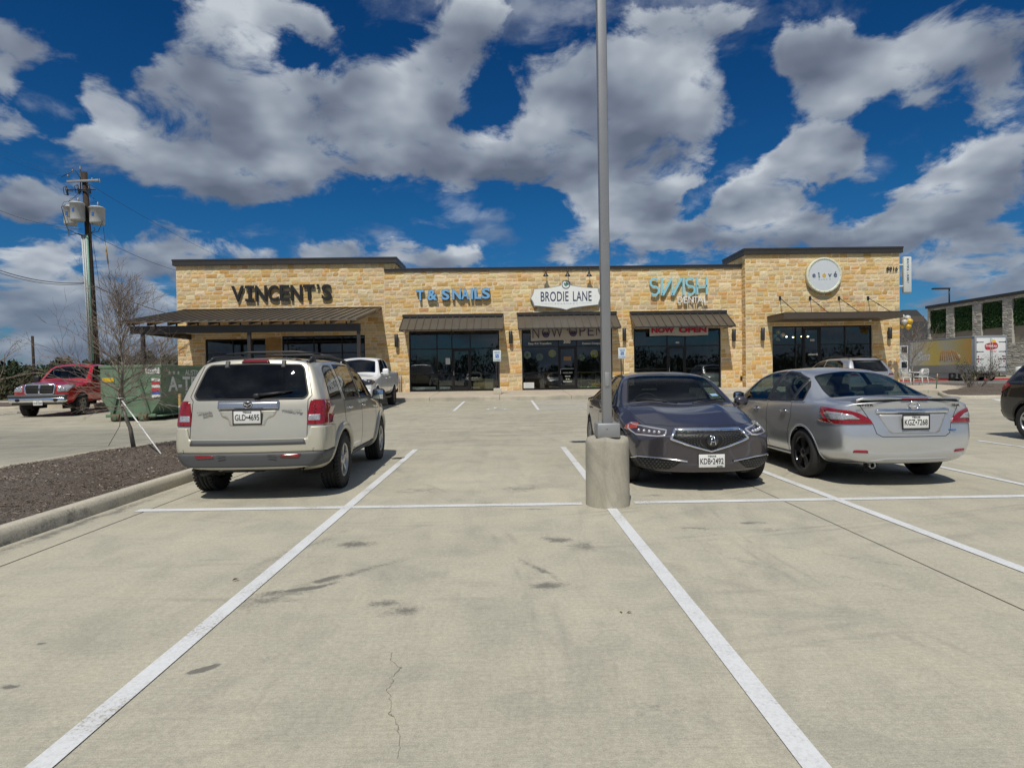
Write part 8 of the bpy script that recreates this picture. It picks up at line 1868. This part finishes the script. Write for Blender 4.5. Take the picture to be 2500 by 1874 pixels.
# sparse green tree cut by the left edge
rng = random.Random(5); tp = AT(-30, 900, 24); tp.z = .16; e = empty('sparse_tree', tp, 0, 'sparse pale green tree reaching in from the left edge', 'tree')
mb = MB(); mb.tube([(0, 0, -.1), (.05, 0, 1.2), (.15, 0, 2.6)], [.10, .08, .04], 8); mb.build('trunk', M_BARK, e)
mb = MB(); tips = []
for k in range(13): a = rng.uniform(0, 6.28); grow(mb, rng, Vector((.08, 0, .8+k*.15)), Vector((math.cos(a), math.sin(a), .55)).normalized(), 1.7*rng.uniform(.6, 1), .022, 0, 3, None, .6, (3, 3, 2), 0, 4, 0, tips)
mb.build('branches', M_TWIG, e); mb = MB()
for t_ in tips[::4]: leafcloud(mb, rng, t_, .10, .10, .08, 2, .028)
mb.build('foliage', [mat('spring_leaf', (.16, .20, .05), .8)]*3, e, fix=False)
# small bare tree and shrub on the right island
def bush(name, base, H, n, kids, label, leaf=0, seed=1, L=.6, spread=.6, trunk=0, leafmats=None, rr=.014, cat='shrub', up=.25):
    rng = random.Random(seed); e = empty(name, base, 0, label, cat); tips = []
    mb = MB(); nt_ = MB()
    if trunk: nt_.tube([(0, 0, -.05), (.03, 0, trunk*.5), (0, 0, trunk), (.02, 0, H*.9)], [.045, .036, .028, .006], 8); nt_.build('trunk', M_BARK, e)
    for k in range(n):
        a = rng.uniform(0, 6.28); z0 = (trunk+(H*.85-trunk)*rng.random()) if trunk else 0; ln = L*rng.uniform(.6, 1.1)*(1 if not trunk else (1.25-.8*(z0-trunk)/(H-trunk)))
        grow(mb, rng, Vector((0.02*math.cos(a), .02*math.sin(a), z0)), Vector((math.cos(a)*.7, math.sin(a)*.7, .9 if not trunk else .45)).normalized(), ln, rr, 0, len(kids), None, spread, kids, 0, 4, 0, tips, up)
    mb.build('branches', M_TWIG, e)
    if leaf:
        mb = MB()
        for t_ in tips: leafcloud(mb, rng, t_, .07, .07, .06, leaf, .03)
        mb.build('foliage', leafmats or LF, e, fix=False)
    return e
p = AT(2232, 935, 31); bush('bare_tree', (p.x+1.6, 33.5, .30), 3.6, 26, (4, 3, 2), 'thin bare tree behind the white patio chairs', 0, 3, 1.3, .6, .9, cat='tree')
p = GR(2368, 946); pz = mzR(22.5, 29.5); bush('green_shrub', (AT(2368, 940, 30.5).x, 30.5, mzR(AT(2368, 940, 30.5).x, 30.5)-.02), 1.5, 15, (3, 3), 'loose green flowering shrub on the mulch before the trailer', 2, 7, .95, .5)
bush('twiggy_shrub', (AT(2395, 940, 30.9).x, 30.9, mzR(AT(2395, 940, 30.9).x, 30.9)-.02), 1.6, 9, (4, 3), 'twiggy shrub with tiny dark leaves spreading right of the green shrub', 1, 9, 1.25, .7, leafmats=LB)
e = empty('garden_stake', (AT(2288, 930, 30).x, 30.0, mzR(AT(2288, 930, 30).x, 30)-.03), R(4), 'leaning green stake with wooden tip on the right mulch island', 'stake'); mb = MB(); mb.tube([(-.06, 0, 0), (.0, 0, .62)], .025, 6); mb.build('stake', mat('stake_green', (0, 0, 0)), e); mb = MB(); mb.tube([(.0, 0, .62), (.02, 0, .85)], .024, 6); mb.build('stake_top', mat('stake_wood', (0, 0, 0)), e); mb = MB(); mb.tube([(0, 0, .55), (-.5, .2, .75), (-1.0, .4, .78)], .008, 5); mb.build('rope', M_WHITE, e)
# agave like plants and small shrub beside the patio
bush('low_shrub', (AT(2208, 900, 40).x, 41, .2), 1.5, 16, (3, 2), 'dark green shrub at the corner behind the patio', 3, 12, .9, .5)

# ---- far vegetation: brush line and wood on the left, wood on the right
rng = random.Random(77)
def wood(name, label, xs, ys, hs, n, s, mats, seed):
    rng = random.Random(seed); mb = MB()
    for k in range(n):
        x = rng.uniform(*xs); y = rng.uniform(*ys); h = rng.uniform(*hs)*(.75+.35*math.sin(x*.21+seed)*math.sin(x*.047+1)); r = h*rng.uniform(.5, .9)
        for j in range(3): leafcloud(mb, rng, (x+rng.gauss(0, r*.4), y+rng.gauss(0, r*.3), h*(.28+.25*j)), r*(.8-.18*j), r*.6, h*.27, 34, s)
    o = mb.build(name, mats, fix=False); return tag(o, label, kind='stuff')
wood('distant_woods', 'dark green cedar wood along the horizon at left', (-112, -34), (84, 100), (3.9, 5.2), 300, .30, LF, 3)
wood('distant_woods', 'far wood low on the horizon', (-300, -90), (150, 190), (6, 8.5), 110, .9, LF, 9)
wood('brush', 'dry brown and green scrub in front of the cedar wood', (-92, -26), (52, 80), (1.3, 2.3), 260, .20, [LF[2], LB[0], LB[1]], 4)
wood('grass_tufts', 'rough dry grass tufts of the field', (-60, -25), (40, 52), (.35, .7), 260, .12, [LF[2], LB[0], LB[1]], 6)
wood('distant_woods', 'far dark tree line at right', (60, 260), (170, 200), (6, 9), 90, .9, LF, 12)
wood('distant_woods', 'tree line across the road behind the photographer', (-110, 110), (-75, -58), (6.0, 8.0), 260, .32, LF, 21)
# individual bare trees behind the left corner of the shops
for k, (px, Y, h, lb) in enumerate(((392, 52, 5.5, 'bare brushy tree just left of the shop corner behind the canopy'), (352, 56, 5.0, 'bare brushy tree behind the green container'), (310, 60, 4.6, 'bare brushy tree behind the crown of the young tree'), (270, 58, 4.2, 'bare brushy tree right of the utility pole'))):
    p = AT(px, 900, Y); bush('brushy_tree', (p.x, Y, .18), h, 22, (4, 4, 2), lb, 0, 30+k, 2.2, .65, 1.0, rr=.035, cat='tree')
for k, (px, Y, h, lb) in enumerate(((362, 48, 3.9, 'green leaning evergreen behind the left canopy post'), (283, 50, 3.6, 'green evergreen shrub behind the bare tree'), (120, 66, 3.2, 'pale yellow green shrub in the field behind the red pickup'))):
    p = AT(px, 900, Y); e = empty('evergreen_shrub', (p.x, Y, .18), 0, lb, 'shrub'); mb = MB(); rg = random.Random(50+k)
    for j in range(9): leafcloud(mb, rg, (rg.gauss(0, .7), rg.gauss(0, .5), h*(.25+.07*j)), .75*(1-.06*j), .7, .4, 60, .13)
    mb.build('foliage', LF if k < 2 else [LF[2], mat('spring_leaf', (0, 0, 0)), LF[1]], e, fix=False); mb = MB(); mb.tube([(0, 0, -.1), (.1, 0, h*.6)], [.09, .03], 6); mb.build('trunk', M_BARK, e)
# fallen leaf bits and pebbles on the concrete
M_LEAFB = mat('dry_leaf', (.16, .08, .03), .8)
for px, py, s_, lb in ((575, 1419, .026, 'curled dry brown leaf beside the left painted line'), (1536, 1498, .018, 'orange brown leaf left of the long right line'), (1516, 1497, .014, 'small dark twig bit beside the orange leaf')):
    p = GR(px, py); mb = MB(); q = Euler((.4, .3, px)).to_matrix(); mb.add([q @ Vector(v)*s_+Vector((0, 0, s_*.5)) for v in ((-1, 0, 0), (-.2, -.6, .3), (1, 0, .1), (.1, .6, .35), (0, 0, .5))], [(0, 1, 4), (1, 2, 4), (2, 3, 4), (3, 0, 4), (0, 3, 2, 1)]); o = mb.build('dry_leaf', M_LEAFB); o.location = p; tag(o, lb, 'leaf')
